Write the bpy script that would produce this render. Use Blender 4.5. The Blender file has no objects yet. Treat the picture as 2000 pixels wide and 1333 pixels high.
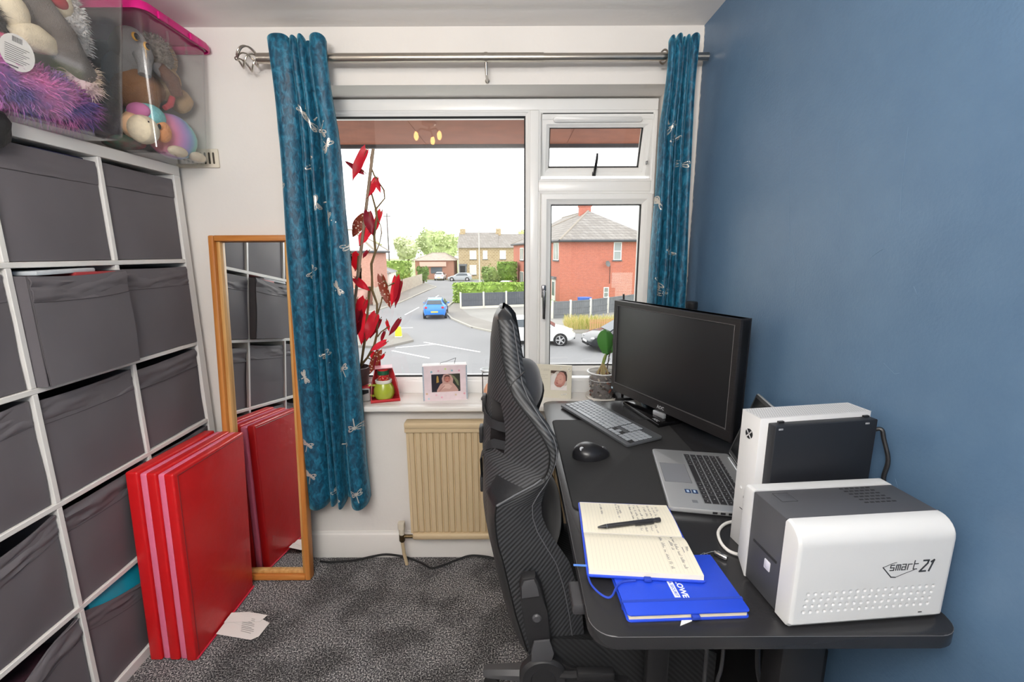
import bpy, bmesh, math, random
from mathutils import Vector, Matrix, Euler, noise
random.seed(7)
PI = math.pi
scene = bpy.context.scene
COL = scene.collection

# ------------------------------------------------------------------ camera, world, light, exposure
cam_data = bpy.data.cameras.new('camera')
cam = bpy.data.objects.new('camera', cam_data)
COL.objects.link(cam)
cam_data.sensor_width = 36.0
cam_data.lens = 15.84
cam_data.clip_start = 0.02
cam_data.clip_end = 600
PITCH, ROLL, EYE = 0.1935, -0.004, 1.466
fwd = Vector((0, math.cos(PITCH), -math.sin(PITCH)))
rgt = Vector((1, 0, 0))
upv = rgt.cross(fwd)
r2 = rgt * math.cos(ROLL) + upv * math.sin(ROLL)
u2 = upv * math.cos(ROLL) - rgt * math.sin(ROLL)
cam.matrix_world = Matrix(((r2.x, u2.x, -fwd.x, 0), (r2.y, u2.y, -fwd.y, 0), (r2.z, u2.z, -fwd.z, EYE), (0, 0, 0, 1)))
scene.camera = cam

scene.view_settings.view_transform = 'Standard'
scene.view_settings.look = 'None'
scene.view_settings.exposure = 0.0
scene.view_settings.gamma = 1.0
scene.view_settings.use_curve_mapping = False

SKY_STRENGTH = 3.0
world = bpy.data.worlds.new('world')
scene.world = world
world.use_nodes = True
bg = world.node_tree.nodes['Background']
bg.inputs[0].default_value = (0.985, 0.99, 1.0, 1)
bg.inputs[1].default_value = SKY_STRENGTH

def area_light(name, loc, target, size, power, color=(1, 1, 1), size_y=None):
    d = bpy.data.lights.new(name, 'AREA')
    d.energy = power
    d.color = color
    d.shape = 'RECTANGLE'
    d.size = size
    d.size_y = size_y or size
    o = bpy.data.objects.new(name, d)
    COL.objects.link(o)
    o.location = loc
    o.rotation_euler = (Vector(target) - Vector(loc)).to_track_quat('-Z', 'Y').to_euler()
    return o

# the photographer's flash, turned up at the ceiling, and the lit patch of ceiling behind the camera
area_light('bounced_flash', (-0.35, -0.35, 2.28), (-0.25, 1.3, 0.75), 1.2, 39, (1.0, 0.97, 0.935))
area_light('flash_head', (-0.30, -0.58, 1.86), (-0.28, -0.45, 2.34), 0.4, 62, (1.0, 0.97, 0.94))

# ------------------------------------------------------------------ helpers
def lin(h):
    h = h.lstrip('#')
    out = []
    for i in (0, 2, 4):
        c = int(h[i:i + 2], 16) / 255
        out.append(c / 12.92 if c <= 0.04045 else ((c + 0.055) / 1.055) ** 2.4)
    return (*out, 1.0)

MATS = {}
def M(name, col='#808080', rough=0.5, metal=0.0, spec=0.5, var=None, bump=None, sheen=0.0, coat=0.0, emit=None, trans=None, stretch=None, col2=None, alpha=None):
    """Principled material; var=(scale, amount) mottles the colour, bump=(scale, strength)."""
    if name in MATS:
        return MATS[name]
    m = bpy.data.materials.new(name)
    m.use_nodes = True
    nt = m.node_tree
    b = nt.nodes['Principled BSDF']
    c = lin(col) if isinstance(col, str) else col
    b.inputs['Base Color'].default_value = c
    b.inputs['Roughness'].default_value = rough
    b.inputs['Metallic'].default_value = metal
    b.inputs['Specular IOR Level'].default_value = spec
    b.inputs['Sheen Weight'].default_value = sheen
    b.inputs['Coat Weight'].default_value = coat
    if alpha is not None:
        b.inputs['Alpha'].default_value = alpha
    if trans is not None:
        b.inputs['Transmission Weight'].default_value = trans
    if emit:
        b.inputs['Emission Color'].default_value = lin(emit[0])
        b.inputs['Emission Strength'].default_value = emit[1]
    vec = None
    if var or bump:
        tc = nt.nodes.new('ShaderNodeTexCoord')
        vec = tc.outputs['Object']
        if stretch:
            mp = nt.nodes.new('ShaderNodeMapping')
            mp.inputs['Scale'].default_value = stretch
            nt.links.new(vec, mp.inputs[0])
            vec = mp.outputs[0]
    if var:
        n = nt.nodes.new('ShaderNodeTexNoise')
        n.inputs['Scale'].default_value = var[0]
        n.inputs['Detail'].default_value = 5
        nt.links.new(vec, n.inputs['Vector'])
        r = nt.nodes.new('ShaderNodeValToRGB')
        a = var[1]
        lo = [x * (1 - a) for x in c[:3]] + [1]
        hi = [min(1, x * (1 + a)) for x in c[:3]] + [1]
        if col2:
            lo, hi = c, lin(col2)
        r.color_ramp.elements[0].position = 0.35
        r.color_ramp.elements[1].position = 0.65
        r.color_ramp.elements[0].color = lo
        r.color_ramp.elements[1].color = hi
        nt.links.new(n.outputs['Fac'], r.inputs[0])
        nt.links.new(r.outputs[0], b.inputs['Base Color'])
    if bump:
        n = nt.nodes.new('ShaderNodeTexNoise')
        n.inputs['Scale'].default_value = bump[0]
        n.inputs['Detail'].default_value = 4
        nt.links.new(vec, n.inputs['Vector'])
        bp = nt.nodes.new('ShaderNodeBump')
        bp.inputs['Strength'].default_value = bump[1]
        bp.inputs['Distance'].default_value = bump[2] if len(bump) > 2 else 0.01
        nt.links.new(n.outputs['Fac'], bp.inputs['Height'])
        nt.links.new(bp.outputs[0], b.inputs['Normal'])
    MATS[name] = m
    return m

def glass_mat(name, tint=(1, 1, 1, 1), ior=1.45, rough=0.0, haze=0.0, hazecol=(1, 1, 1, 1)):
    """Thin clear sheet: see-through with Fresnel reflection (no refraction), optional milky haze."""
    m = bpy.data.materials.new(name)
    m.use_nodes = True
    nt = m.node_tree
    nt.nodes.remove(nt.nodes['Principled BSDF'])
    out = nt.nodes['Material Output']
    tr = nt.nodes.new('ShaderNodeBsdfTransparent'); tr.inputs[0].default_value = tint
    gl = nt.nodes.new('ShaderNodeBsdfGlossy'); gl.inputs['Roughness'].default_value = rough
    fr = nt.nodes.new('ShaderNodeFresnel')
    ge = nt.nodes.new('ShaderNodeNewGeometry')          # same reflectance on both faces of the thin sheet
    mf = nt.nodes.new('ShaderNodeMix'); mf.data_type = 'FLOAT'
    mf.inputs['A'].default_value = ior; mf.inputs['B'].default_value = 1.0 / ior
    nt.links.new(ge.outputs['Backfacing'], mf.inputs['Factor']); nt.links.new(mf.outputs[0], fr.inputs[0])
    mx = nt.nodes.new('ShaderNodeMixShader')
    nt.links.new(fr.outputs[0], mx.inputs[0])
    nt.links.new(tr.outputs[0], mx.inputs[1])
    nt.links.new(gl.outputs[0], mx.inputs[2])
    last = mx.outputs[0]
    if haze > 0:
        df = nt.nodes.new('ShaderNodeBsdfDiffuse'); df.inputs[0].default_value = hazecol
        m2 = nt.nodes.new('ShaderNodeMixShader'); m2.inputs[0].default_value = haze
        nt.links.new(last, m2.inputs[1]); nt.links.new(df.outputs[0], m2.inputs[2])
        last = m2.outputs[0]
    nt.links.new(last, out.inputs[0])
    MATS[name] = m
    return m

def wm(o):
    m = Matrix.Identity(4)
    while o is not None:
        m = o.matrix_basis @ m
        o = o.parent
    return m

def rot(rx=0, ry=0, rz=0):
    return Euler((rx, ry, rz)).to_matrix().to_4x4()

class MB:
    """Collects shapes in one bmesh; build() links them as ONE mesh object."""
    def __init__(s):
        s.bm = bmesh.new(); s.mi = 0
    def _fin(s, vs, fs, mat=None):
        if mat is not None:
            for v in vs: v.co = mat @ v.co
        for f in fs: f.material_index = s.mi
        return s
    def box(s, x0, x1, y0, y1, z0, z1, bevel=0.0, mat=None, seg=2):
        pts = [(x, y, z) for x in (x0, x1) for y in (y0, y1) for z in (z0, z1)]
        vs = [s.bm.verts.new(p) for p in pts]
        q = [(0, 1, 3, 2), (4, 6, 7, 5), (0, 4, 5, 1), (2, 3, 7, 6), (0, 2, 6, 4), (1, 5, 7, 3)]
        fs = [s.bm.faces.new([vs[i] for i in f]) for f in q]
        for f in fs: f.material_index = s.mi
        if bevel > 0:
            es = list({e for f in fs for e in f.edges})
            r = bmesh.ops.bevel(s.bm, geom=es, offset=bevel, segments=seg, profile=0.5, affect='EDGES')
            allv = {v for f in fs if f.is_valid for v in f.verts} | {v for v in r['verts'] if v.is_valid} | {v for f in r['faces'] if f.is_valid for v in f.verts}
            for f in r['faces']:
                if f.is_valid: f.material_index = s.mi
            vs = list(allv)
        if mat is not None:
            for v in vs:
                if v.is_valid: v.co = mat @ v.co
        return s
    def loft(s, rings, closed=True, cap=True, mat=None):
        """rings: lists of points of equal length"""
        R = [[s.bm.verts.new(p) for p in r] for r in rings]
        fs = []
        n = len(R[0])
        for a, b in zip(R[:-1], R[1:]):
            for i in range(n if closed else n - 1):
                j = (i + 1) % n
                try: fs.append(s.bm.faces.new((a[i], a[j], b[j], b[i])))
                except ValueError: pass
        if cap and closed:
            for r, rev in ((R[0], True), (R[-1], False)):
                try: fs.append(s.bm.faces.new(r[::-1] if rev else r))
                except ValueError: pass
        s._fin([v for r in R for v in r], fs, mat)
        return s
    def tube(s, pts, r, n=8, cap=True, closed=False, mat=None):
        P = [Vector(p) for p in pts]
        m = len(P)
        rr = r if isinstance(r, (list, tuple)) else [r] * m
        rings = []
        prev = None
        for i in range(m):
            if closed: t = P[(i + 1) % m] - P[i - 1]
            else: t = P[min(i + 1, m - 1)] - P[max(i - 1, 0)]
            if t.length < 1e-9: t = Vector((0, 0, 1))
            t.normalize()
            if prev is None:
                a = Vector((0, 0, 1)) if abs(t.z) < 0.9 else Vector((1, 0, 0))
                u = t.cross(a).normalized()
            else:
                u = prev - t * prev.dot(t)
                u = u.normalized() if u.length > 1e-6 else t.orthogonal().normalized()
            prev = u
            w = t.cross(u)
            rings.append([P[i] + (u * math.cos(2 * PI * k / n) + w * math.sin(2 * PI * k / n)) * rr[i] for k in range(n)])
        if closed:
            rings.append(rings[0])
            R = [[s.bm.verts.new(p) for p in q] for q in rings[:-1]]
            fs = []
            for i in range(m):
                a, b = R[i], R[(i + 1) % m]
                for k in range(n):
                    j = (k + 1) % n
                    fs.append(s.bm.faces.new((a[k], a[j], b[j], b[k])))
            s._fin([v for q in R for v in q], fs, mat)
            return s
        return s.loft(rings, True, cap, mat)
    def lathe(s, prof, n=24, c=(0, 0, 0), mat=None, cap=True):
        rings = [[(c[0] + r * math.cos(2 * PI * k / n), c[1] + r * math.sin(2 * PI * k / n), c[2] + z) for k in range(n)] for r, z in prof]
        return s.loft(rings, True, cap, mat)
    def prism(s, out, z0, z1, mat=None, bevel=0.0):
        """outline (x, y) counter-clockwise, extruded from z0 to z1"""
        a = [s.bm.verts.new((x, y, z0)) for x, y in out]
        b = [s.bm.verts.new((x, y, z1)) for x, y in out]
        n = len(out)
        fs = [s.bm.faces.new(a[::-1]), s.bm.faces.new(b)]
        for i in range(n):
            j = (i + 1) % n
            fs.append(s.bm.faces.new((a[i], a[j], b[j], b[i])))
        for f in fs: f.material_index = s.mi
        vs = a + b
        if bevel > 0:
            es = [e for e in set(fs[0].edges) | set(fs[1].edges)]
            r = bmesh.ops.bevel(s.bm, geom=es, offset=bevel, segments=2, profile=0.5, affect='EDGES')
            vs = list({v for f in fs if f.is_valid for v in f.verts} | {v for f in r['faces'] if f.is_valid for v in f.verts})
            for f in r['faces']:
                if f.is_valid: f.material_index = s.mi
        if mat is not None:
            for v in vs:
                if v.is_valid: v.co = mat @ v.co
        return s
    def ell(s, c, r, sub=2, mat=None, warp=0.0, seed=0):
        res = bmesh.ops.create_icosphere(s.bm, subdivisions=sub, radius=1.0)
        rx, ry, rz = (r, r, r) if isinstance(r, (int, float)) else tuple(r)
        fs = {f for v in res['verts'] for f in v.link_faces}
        for f in fs: f.material_index = s.mi
        for v in res['verts']:
            k = 1.0
            if warp:
                k += warp * noise.noise(v.co * 1.7 + Vector((seed, seed * 2.1, 0)))
            p = Vector((v.co.x * rx * k, v.co.y * ry * k, v.co.z * rz * k))
            if mat is not None: p = mat @ p
            v.co = p + Vector(c)
        return s
    def poly(s, pts, mat=None):
        vs = [s.bm.verts.new(p) for p in pts]
        return s._fin(vs, [s.bm.faces.new(vs)], mat)
    def grid(s, fn, nu, nv, closed_u=False):
        G = [[s.bm.verts.new(fn(i / nu, j / nv)) for i in range(nu if closed_u else nu + 1)] for j in range(nv + 1)]
        fs = []
        w = len(G[0])
        for j in range(nv):
            for i in range(nu):
                k = (i + 1) % w if closed_u else i + 1
                fs.append(s.bm.faces.new((G[j][i], G[j][k], G[j + 1][k], G[j + 1][i])))
        return s._fin([], fs)
    def disc(s, c, r, n=20, axis='z', ry=None):
        ry = ry or r
        pts = []
        for k in range(n):
            a, b = r * math.cos(2 * PI * k / n), ry * math.sin(2 * PI * k / n)
            pts.append({'z': (c[0] + a, c[1] + b, c[2]), 'y': (c[0] + a, c[1], c[2] + b), 'x': (c[0], c[1] + a, c[2] + b)}[axis])
        return s.poly(pts)
    def build(s, name, mats, parent=None, smooth=True, world=False, angle=38, thick=None):
        if thick:
            bmesh.ops.recalc_face_normals(s.bm, faces=s.bm.faces[:])
            bmesh.ops.solidify(s.bm, geom=s.bm.faces[:], thickness=thick)
        if world and parent is not None:
            s.bm.transform(wm(parent).inverted())
        bmesh.ops.recalc_face_normals(s.bm, faces=s.bm.faces[:])
        me = bpy.data.meshes.new(name)
        s.bm.to_mesh(me)
        s.bm.free()
        for m in (mats if isinstance(mats, (list, tuple)) else [mats]):
            me.materials.append(m)
        if smooth:
            me.polygons.foreach_set('use_smooth', [True] * len(me.polygons))
            me.set_sharp_from_angle(angle=math.radians(angle))
        o = bpy.data.objects.new(name, me)
        COL.objects.link(o)
        if parent is not None:
            o.parent = parent
        return o

def thing(name, label, cat, loc=(0, 0, 0), r=(0, 0, 0), group=None):
    o = bpy.data.objects.new(name, None)
    o.empty_display_size = 0.1
    COL.objects.link(o)
    o.location = loc
    o.rotation_euler = r
    return tag(o, label, cat, group)

def tag(o, label, cat, group=None, kind=None):
    if label: o['label'] = label
    if cat: o['category'] = cat
    if group: o['group'] = group
    if kind: o['kind'] = kind
    return o

def struct(o, label=None):
    o['kind'] = 'structure'
    if label: o['label'] = label
    return o

def lbl(o, text):
    o['label'] = text
    return o

def smooth_path(pts, k=6):
    """Catmull-Rom through the points"""
    P = [Vector(p) for p in pts]
    P = [P[0]] + P + [P[-1]]
    out = []
    for a, b, c, d in zip(P[:-3], P[1:-2], P[2:-1], P[3:]):
        for i in range(k):
            t = i / k
            out.append(0.5 * ((2 * b) + (c - a) * t + (2 * a - 5 * b + 4 * c - d) * t * t + (3 * b - a - 3 * c + d) * t ** 3))
    return out + [P[-1]]

def share(src, name, parent, loc=(0, 0, 0), r=(0, 0, 0), scale=(1, 1, 1)):
    c = src.copy()
    c.name = name
    COL.objects.link(c)
    c.parent = parent
    c.location = loc; c.rotation_euler = r; c.scale = scale
    return c

def round_rect(x0, x1, y0, y1, r, n=5):
    pts = []
    for cx, cy, a0 in ((x1 - r, y0 + r, -PI / 2), (x1 - r, y1 - r, 0), (x0 + r, y1 - r, PI / 2), (x0 + r, y0 + r, PI)):
        for k in range(n + 1):
            a = a0 + PI / 2 * k / n
            pts.append((cx + r * math.cos(a), cy + r * math.sin(a)))
    return pts

def text_mesh(txt, size, depth=0.0004, mat=None, bold=0.0, shear=0.0):
    """bmesh of a line of lettering in the XY plane, centred at the origin"""
    cu = bpy.data.curves.new('lettering', 'FONT')
    cu.body = txt
    cu.size = size
    cu.extrude = depth
    cu.offset = bold
    cu.shear = shear
    cu.align_x = 'CENTER'; cu.align_y = 'CENTER'
    cu.resolution_u = 3
    o = bpy.data.objects.new('lettering', cu)
    COL.objects.link(o)
    dg = bpy.context.evaluated_depsgraph_get()
    me = bpy.data.meshes.new_from_object(o.evaluated_get(dg))
    mb = MB()
    mb.bm.from_mesh(me)
    bpy.data.objects.remove(o)
    bpy.data.meshes.remove(me)
    bpy.data.curves.remove(cu)
    if mat is not None:
        mb.bm.transform(mat)
    return mb

def strokes(mb, lines, w, h, mat):
    """flat pen strokes: polylines of (x, y), width w, thickness h, mapped by mat"""
    for ln in lines:
        for (ax, ay), (bx, by) in zip(ln[:-1], ln[1:]):
            d = Vector((bx - ax, by - ay))
            if d.length < 1e-7: continue
            d.normalize()
            n = Vector((-d.y, d.x)) * w / 2
            e = d * w * 0.4
            q = [(ax - e.x + n.x, ay - e.y + n.y), (ax - e.x - n.x, ay - e.y - n.y), (bx + e.x - n.x, by + e.y - n.y), (bx + e.x + n.x, by + e.y + n.y)]
            lo = [mb.bm.verts.new(mat @ Vector((x, y, 0))) for x, y in q]
            hi = [mb.bm.verts.new(mat @ Vector((x, y, h))) for x, y in q]
            fs = [mb.bm.faces.new(hi), mb.bm.faces.new(lo[::-1])]
            for i in range(4):
                j = (i + 1) % 4
                fs.append(mb.bm.faces.new((lo[i], lo[j], hi[j], hi[i])))
            for f in fs: f.material_index = mb.mi

def frame_from(o, x, y):
    """matrix with origin o, x axis x, y axis y (orthogonalised)"""
    x = Vector(x).normalized(); z = x.cross(Vector(y)).normalized(); y = z.cross(x)
    return Matrix(((x.x, y.x, z.x, o[0]), (x.y, y.y, z.y, o[1]), (x.z, y.z, z.z, o[2]), (0, 0, 0, 1)))

def spikes(mb, pts, length, width, jitter=0.5, bend=0.35, rng=random):
    """thin fur tufts: pts = list of (position, normal)"""
    for p, n in pts:
        n = (n + Vector((rng.uniform(-1, 1), rng.uniform(-1, 1), rng.uniform(-1, 1))) * jitter).normalized()
        t = n.orthogonal().normalized()
        t = (Matrix.Rotation(rng.uniform(0, 6.28), 3, n) @ t)
        L = length * rng.uniform(0.6, 1.2)
        mid = p + n * L * 0.55
        tip = p + n * L + Vector((rng.uniform(-1, 1), rng.uniform(-1, 1), -0.8)) * L * bend
        a = mb.bm.verts.new(p - t * width); b = mb.bm.verts.new(p + t * width)
        c = mb.bm.verts.new(mid + t * width * 0.7); d = mb.bm.verts.new(mid - t * width * 0.7)
        e = mb.bm.verts.new(tip)
        f1 = mb.bm.faces.new((a, b, c, d)); f2 = mb.bm.faces.new((d, c, e))
        f1.material_index = mb.mi; f2.material_index = mb.mi

def ell_pts(c, r, n, rng=random):
    out = []
    for _ in range(n):
        v = Vector((rng.gauss(0, 1), rng.gauss(0, 1), rng.gauss(0, 1))).normalized()
        p = Vector((v.x * r[0], v.y * r[1], v.z * r[2]))
        nn = Vector((v.x / r[0], v.y / r[1], v.z / r[2])).normalized()
        out.append((p + Vector(c), nn))
    return out

# ------------------------------------------------------------------ special materials
def carpet_mat():
    m = M('carpet_pile', '#4a4a4e', 1.0, spec=0.1)
    nt = m.node_tree; b = nt.nodes['Principled BSDF']
    tc = nt.nodes.new('ShaderNodeTexCoord')
    n1 = nt.nodes.new('ShaderNodeTexNoise'); n1.inputs['Scale'].default_value = 180; n1.inputs['Detail'].default_value = 3; n1.inputs['Roughness'].default_value = 0.75
    n2 = nt.nodes.new('ShaderNodeTexNoise'); n2.inputs['Scale'].default_value = 5.5; n2.inputs['Detail'].default_value = 3
    for n in (n1, n2): nt.links.new(tc.outputs['Object'], n.inputs['Vector'])
    r = nt.nodes.new('ShaderNodeValToRGB')
    e = r.color_ramp.elements
    e[0].position = 0.41; e[0].color = lin('#38383c')
    e[1].position = 0.61; e[1].color = lin('#efedea')
    k = e.new(0.53); k.color = lin('#858486')
    nt.links.new(n1.outputs['Fac'], r.inputs[0])
    r2_ = nt.nodes.new('ShaderNodeValToRGB')
    r2_.color_ramp.elements[0].position = 0.40; r2_.color_ramp.elements[0].color = (0.55, 0.55, 0.55, 1)
    r2_.color_ramp.elements[1].position = 0.56; r2_.color_ramp.elements[1].color = (1, 1, 1, 1)
    nt.links.new(n2.outputs['Fac'], r2_.inputs[0])
    mx = nt.nodes.new('ShaderNodeMix'); mx.data_type = 'RGBA'; mx.blend_type = 'MULTIPLY'; mx.inputs['Factor'].default_value = 1
    nt.links.new(r.outputs[0], mx.inputs['A']); nt.links.new(r2_.outputs[0], mx.inputs['B'])
    nt.links.new(mx.outputs['Result'], b.inputs['Base Color'])
    bp = nt.nodes.new('ShaderNodeBump'); bp.inputs['Strength'].default_value = 0.9; bp.inputs['Distance'].default_value = 0.01
    nt.links.new(n1.outputs['Fac'], bp.inputs['Height']); nt.links.new(bp.outputs[0], b.inputs['Normal'])
    return m

def stripe_mat(name, col_hi, col_lo, direction, pitch, rough=0.45, bump=0.5, uv=False):
    """fine parallel ribs at right angles to DIRECTION (object space), woven carbon-look vinyl"""
    m = M(name, col_hi, rough)
    nt = m.node_tree; b = nt.nodes['Principled BSDF']
    tc = nt.nodes.new('ShaderNodeTexCoord')
    dt = nt.nodes.new('ShaderNodeVectorMath'); dt.operation = 'DOT_PRODUCT'
    d = Vector(direction).normalized() * (2 * PI / pitch)
    dt.inputs[1].default_value = d
    nt.links.new(tc.outputs['UV' if uv else 'Object'], dt.inputs[0])
    s = nt.nodes.new('ShaderNodeMath'); s.operation = 'SINE'
    nt.links.new(dt.outputs['Value'], s.inputs[0])
    mr = nt.nodes.new('ShaderNodeMapRange'); mr.inputs[1].default_value = -1
    nt.links.new(s.outputs[0], mr.inputs[0])
    r = nt.nodes.new('ShaderNodeValToRGB')
    r.color_ramp.elements[0].position = 0.25; r.color_ramp.elements[0].color = lin(col_lo)
    r.color_ramp.elements[1].position = 0.7; r.color_ramp.elements[1].color = lin(col_hi)
    nt.links.new(mr.outputs[0], r.inputs[0]); nt.links.new(r.outputs[0], b.inputs['Base Color'])
    bp = nt.nodes.new('ShaderNodeBump'); bp.inputs['Strength'].default_value = bump; bp.inputs['Distance'].default_value = 0.003
    nt.links.new(mr.outputs[0], bp.inputs['Height']); nt.links.new(bp.outputs[0], b.inputs['Normal'])
    return m

def velvet_mat():
    m = M('crushed_velvet', '#10627f', 0.45, sheen=0.8)
    nt = m.node_tree; b = nt.nodes['Principled BSDF']
    b.inputs['Sheen Tint'].default_value = lin('#7cc4dc'); b.inputs['Sheen Roughness'].default_value = 0.3
    tc = nt.nodes.new('ShaderNodeTexCoord')
    mp = nt.nodes.new('ShaderNodeMapping'); mp.inputs['Scale'].default_value = (1, 1, 0.55)
    nt.links.new(tc.outputs['Object'], mp.inputs[0])
    n1 = nt.nodes.new('ShaderNodeTexNoise'); n1.inputs['Scale'].default_value = 62; n1.inputs['Detail'].default_value = 6; n1.inputs['Roughness'].default_value = 0.62; n1.inputs['Distortion'].default_value = 0.6
    nt.links.new(mp.outputs[0], n1.inputs['Vector'])
    r = nt.nodes.new('ShaderNodeValToRGB'); e = r.color_ramp.elements
    e[0].position = 0.36; e[0].color = lin('#083a52')
    e[1].position = 0.66; e[1].color = lin('#267896')
    k = e.new(0.50); k.color = lin('#0e5470')
    nt.links.new(n1.outputs['Fac'], r.inputs[0]); nt.links.new(r.outputs[0], b.inputs['Base Color'])
    bp = nt.nodes.new('ShaderNodeBump'); bp.inputs['Strength'].default_value = 0.55; bp.inputs['Distance'].default_value = 0.006
    nt.links.new(n1.outputs['Fac'], bp.inputs['Height']); nt.links.new(bp.outputs[0], b.inputs['Normal'])
    return m

def wood_mat(name, a, c, scale=(1, 1, 0.12), sc=26, rough=0.45):
    return M(name, a, rough, var=(sc, 0.2), col2=c, stretch=scale, bump=(sc * 2, 0.15, 0.003))

def brick_mat(name, a, c, mortar, scale=1.0, bw=0.225, bh=0.075, axis='XZ'):
    m = M(name, a, 0.9)
    nt = m.node_tree; b = nt.nodes['Principled BSDF']
    tc = nt.nodes.new('ShaderNodeTexCoord')
    sp = nt.nodes.new('ShaderNodeSeparateXYZ'); nt.links.new(tc.outputs['Object'], sp.inputs[0])
    ad = nt.nodes.new('ShaderNodeMath'); ad.operation = 'ADD'
    nt.links.new(sp.outputs['X'], ad.inputs[0]); nt.links.new(sp.outputs['Y'], ad.inputs[1])
    cb = nt.nodes.new('ShaderNodeCombineXYZ')
    nt.links.new(ad.outputs[0], cb.inputs['X']); nt.links.new(sp.outputs['Z'], cb.inputs['Y'])
    br = nt.nodes.new('ShaderNodeTexBrick')
    br.inputs['Color1'].default_value = lin(a); br.inputs['Color2'].default_value = lin(c); br.inputs['Mortar'].default_value = lin(mortar)
    br.inputs['Scale'].default_value = scale; br.inputs['Brick Width'].default_value = bw; br.inputs['Row Height'].default_value = bh; br.inputs['Mortar Size'].default_value = bh * 0.13
    nt.links.new(cb.outputs[0], br.inputs['Vector'])
    nt.links.new(br.outputs['Color'], b.inputs['Base Color'])
    return m

WHITE_WALL = M('white_emulsion', '#e6e2dd', 0.75, spec=0.25, var=(3.0, 0.02), bump=(60, 0.12, 0.004))
CEIL_M = M('ceiling_paint', '#efece9', 0.85, spec=0.2, bump=(40, 0.15, 0.004))
def blue_wall_mat():
    m = M('blue_emulsion', '#4b6c8c', 0.40, spec=0.4, bump=(150, 0.22, 0.003))
    nt = m.node_tree; b = nt.nodes['Principled BSDF']
    tc = nt.nodes.new('ShaderNodeTexCoord')
    n = nt.nodes.new('ShaderNodeTexNoise'); n.inputs['Scale'].default_value = 9; n.inputs['Detail'].default_value = 8; n.inputs['Roughness'].default_value = 0.75
    nt.links.new(tc.outputs['Object'], n.inputs['Vector'])
    r = nt.nodes.new('ShaderNodeValToRGB'); e = r.color_ramp.elements
    e[0].position = 0.30; e[0].color = lin('#54708d'); e[1].position = 0.72; e[1].color = lin('#5d7995')
    k = e.new(0.765); k.color = lin('#93a9bd')
    nt.links.new(n.outputs['Fac'], r.inputs[0]); nt.links.new(r.outputs[0], b.inputs['Base Color'])
    return m
BLUE_WALL = blue_wall_mat()
GLOSS_WHITE = M('white_gloss_paint', '#ece9e4', 0.3)
UPVC = M('white_upvc', '#eeeeec', 0.28)
CARPET = carpet_mat()
VELVET = velvet_mat()
CHROME = M('brushed_nickel', '#b9b2a8', 0.28, metal=1.0)
STEEL = M('polished_steel', '#c9c9c9', 0.15, metal=1.0)
BLACK = M('black_plastic', '#1c1c1e', 0.42)
BLACK_GLOSS = M('black_gloss_plastic', '#111113', 0.12)
RUBBER = M('black_rubber', '#18181a', 0.7)
GASKET = M('dark_gasket', '#1f2022', 0.6)
PANE = glass_mat('window_glass', (0.985, 0.99, 0.985, 1), 1.42)
CLEAR_POT = glass_mat('hazy_clear_pot', (0.96, 0.96, 0.96, 1), 1.45, 0.15, haze=0.10, hazecol=(0.85, 0.85, 0.85, 1))
CLEAR_PLASTIC = glass_mat('clear_polypropylene', (0.975, 0.975, 0.975, 1), 1.45, 0.10, haze=0.02, hazecol=(0.8, 0.8, 0.8, 1))

# ------------------------------------------------------------------ room shell
WX0, WX1, WY, WYB = -1.77, 0.765, 1.985, 2.28     # left wall, right wall, back wall inner / outer face
CEIL = 2.345
OX0, OX1, OZ0, OZ1 = -0.88, 0.655, 0.765, 2.133   # window opening

mb = MB(); mb.box(WX0 - 0.1, WX1 + 0.1, -1.6, WYB, -0.06, 0)
struct(mb.build('floor', CARPET, smooth=False), 'dark grey speckled carpet')
mb = MB(); mb.box(WX0 - 0.1, WX1 + 0.1, -1.6, WYB, CEIL, CEIL + 0.1)
struct(mb.build('ceiling', CEIL_M, smooth=False))
mb = MB()
mb.box(WX0 - 0.1, OX0, WY, WYB, 0, CEIL); mb.box(OX1, WX1 + 0.1, WY, WYB, 0, CEIL)
mb.box(OX0, OX1, WY, WYB, 0, OZ0); mb.box(OX0, OX1, WY, WYB, OZ1, CEIL)
struct(mb.build('wall_back', WHITE_WALL, smooth=False))
mb = MB(); mb.box(WX0 - 0.1, WX0, -1.6, WY, 0, CEIL)
struct(mb.build('wall_left', WHITE_WALL, smooth=False))
mb = MB(); mb.box(WX1, WX1 + 0.1, -1.6, WY, 0, CEIL)
wr = struct(mb.build('wall_right', BLUE_WALL, smooth=False))
mb = MB(); mb.box(WX0 - 0.1, WX1 + 0.1, -1.7, -1.6, 0, CEIL)
struct(mb.build('wall_front', WHITE_WALL, smooth=False))
# fine scratches in the blue paint, slivers of pale plaster showing
SCRATCH = M('bare_plaster_scratch', '#6f8aa6', 0.6)
random.seed(5)
scr = [[(1.32, 1.79), (1.30, 1.70), (1.30, 1.66), (1.28, 1.56), (1.27, 1.50), (1.25, 1.47), (1.23, 1.44)],
       [(1.12, 1.72), (1.12, 1.66), (1.11, 1.63), (1.095, 1.59), (1.10, 1.55)],
       [(0.93, 1.70), (0.925, 1.60), (0.915, 1.52)], [(1.44, 1.56), (1.445, 1.53)], [(0.98, 1.45), (0.95, 1.47), (0.93, 1.475)],
       [(0.9, 1.24), (0.87, 1.225), (0.86, 1.23)], [(0.86, 1.40), (0.85, 1.385)], [(1.22, 1.40), (1.22, 1.34)], [(0.83, 1.02), (0.80, 0.97), (0.79, 0.95)],
       [(1.02, 1.05), (0.98, 1.02)], [(1.70, 1.77), (1.69, 1.76)], [(1.72, 1.36), (1.71, 1.35)]]
mb = MB()
fm = Matrix(((0, 0, -1, WX1 - 0.0003), (1, 0, 0, 0), (0, 1, 0, 0), (0, 0, 0, 1)))
strokes(mb, scr, 0.0007, 0.0003, fm)
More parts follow.
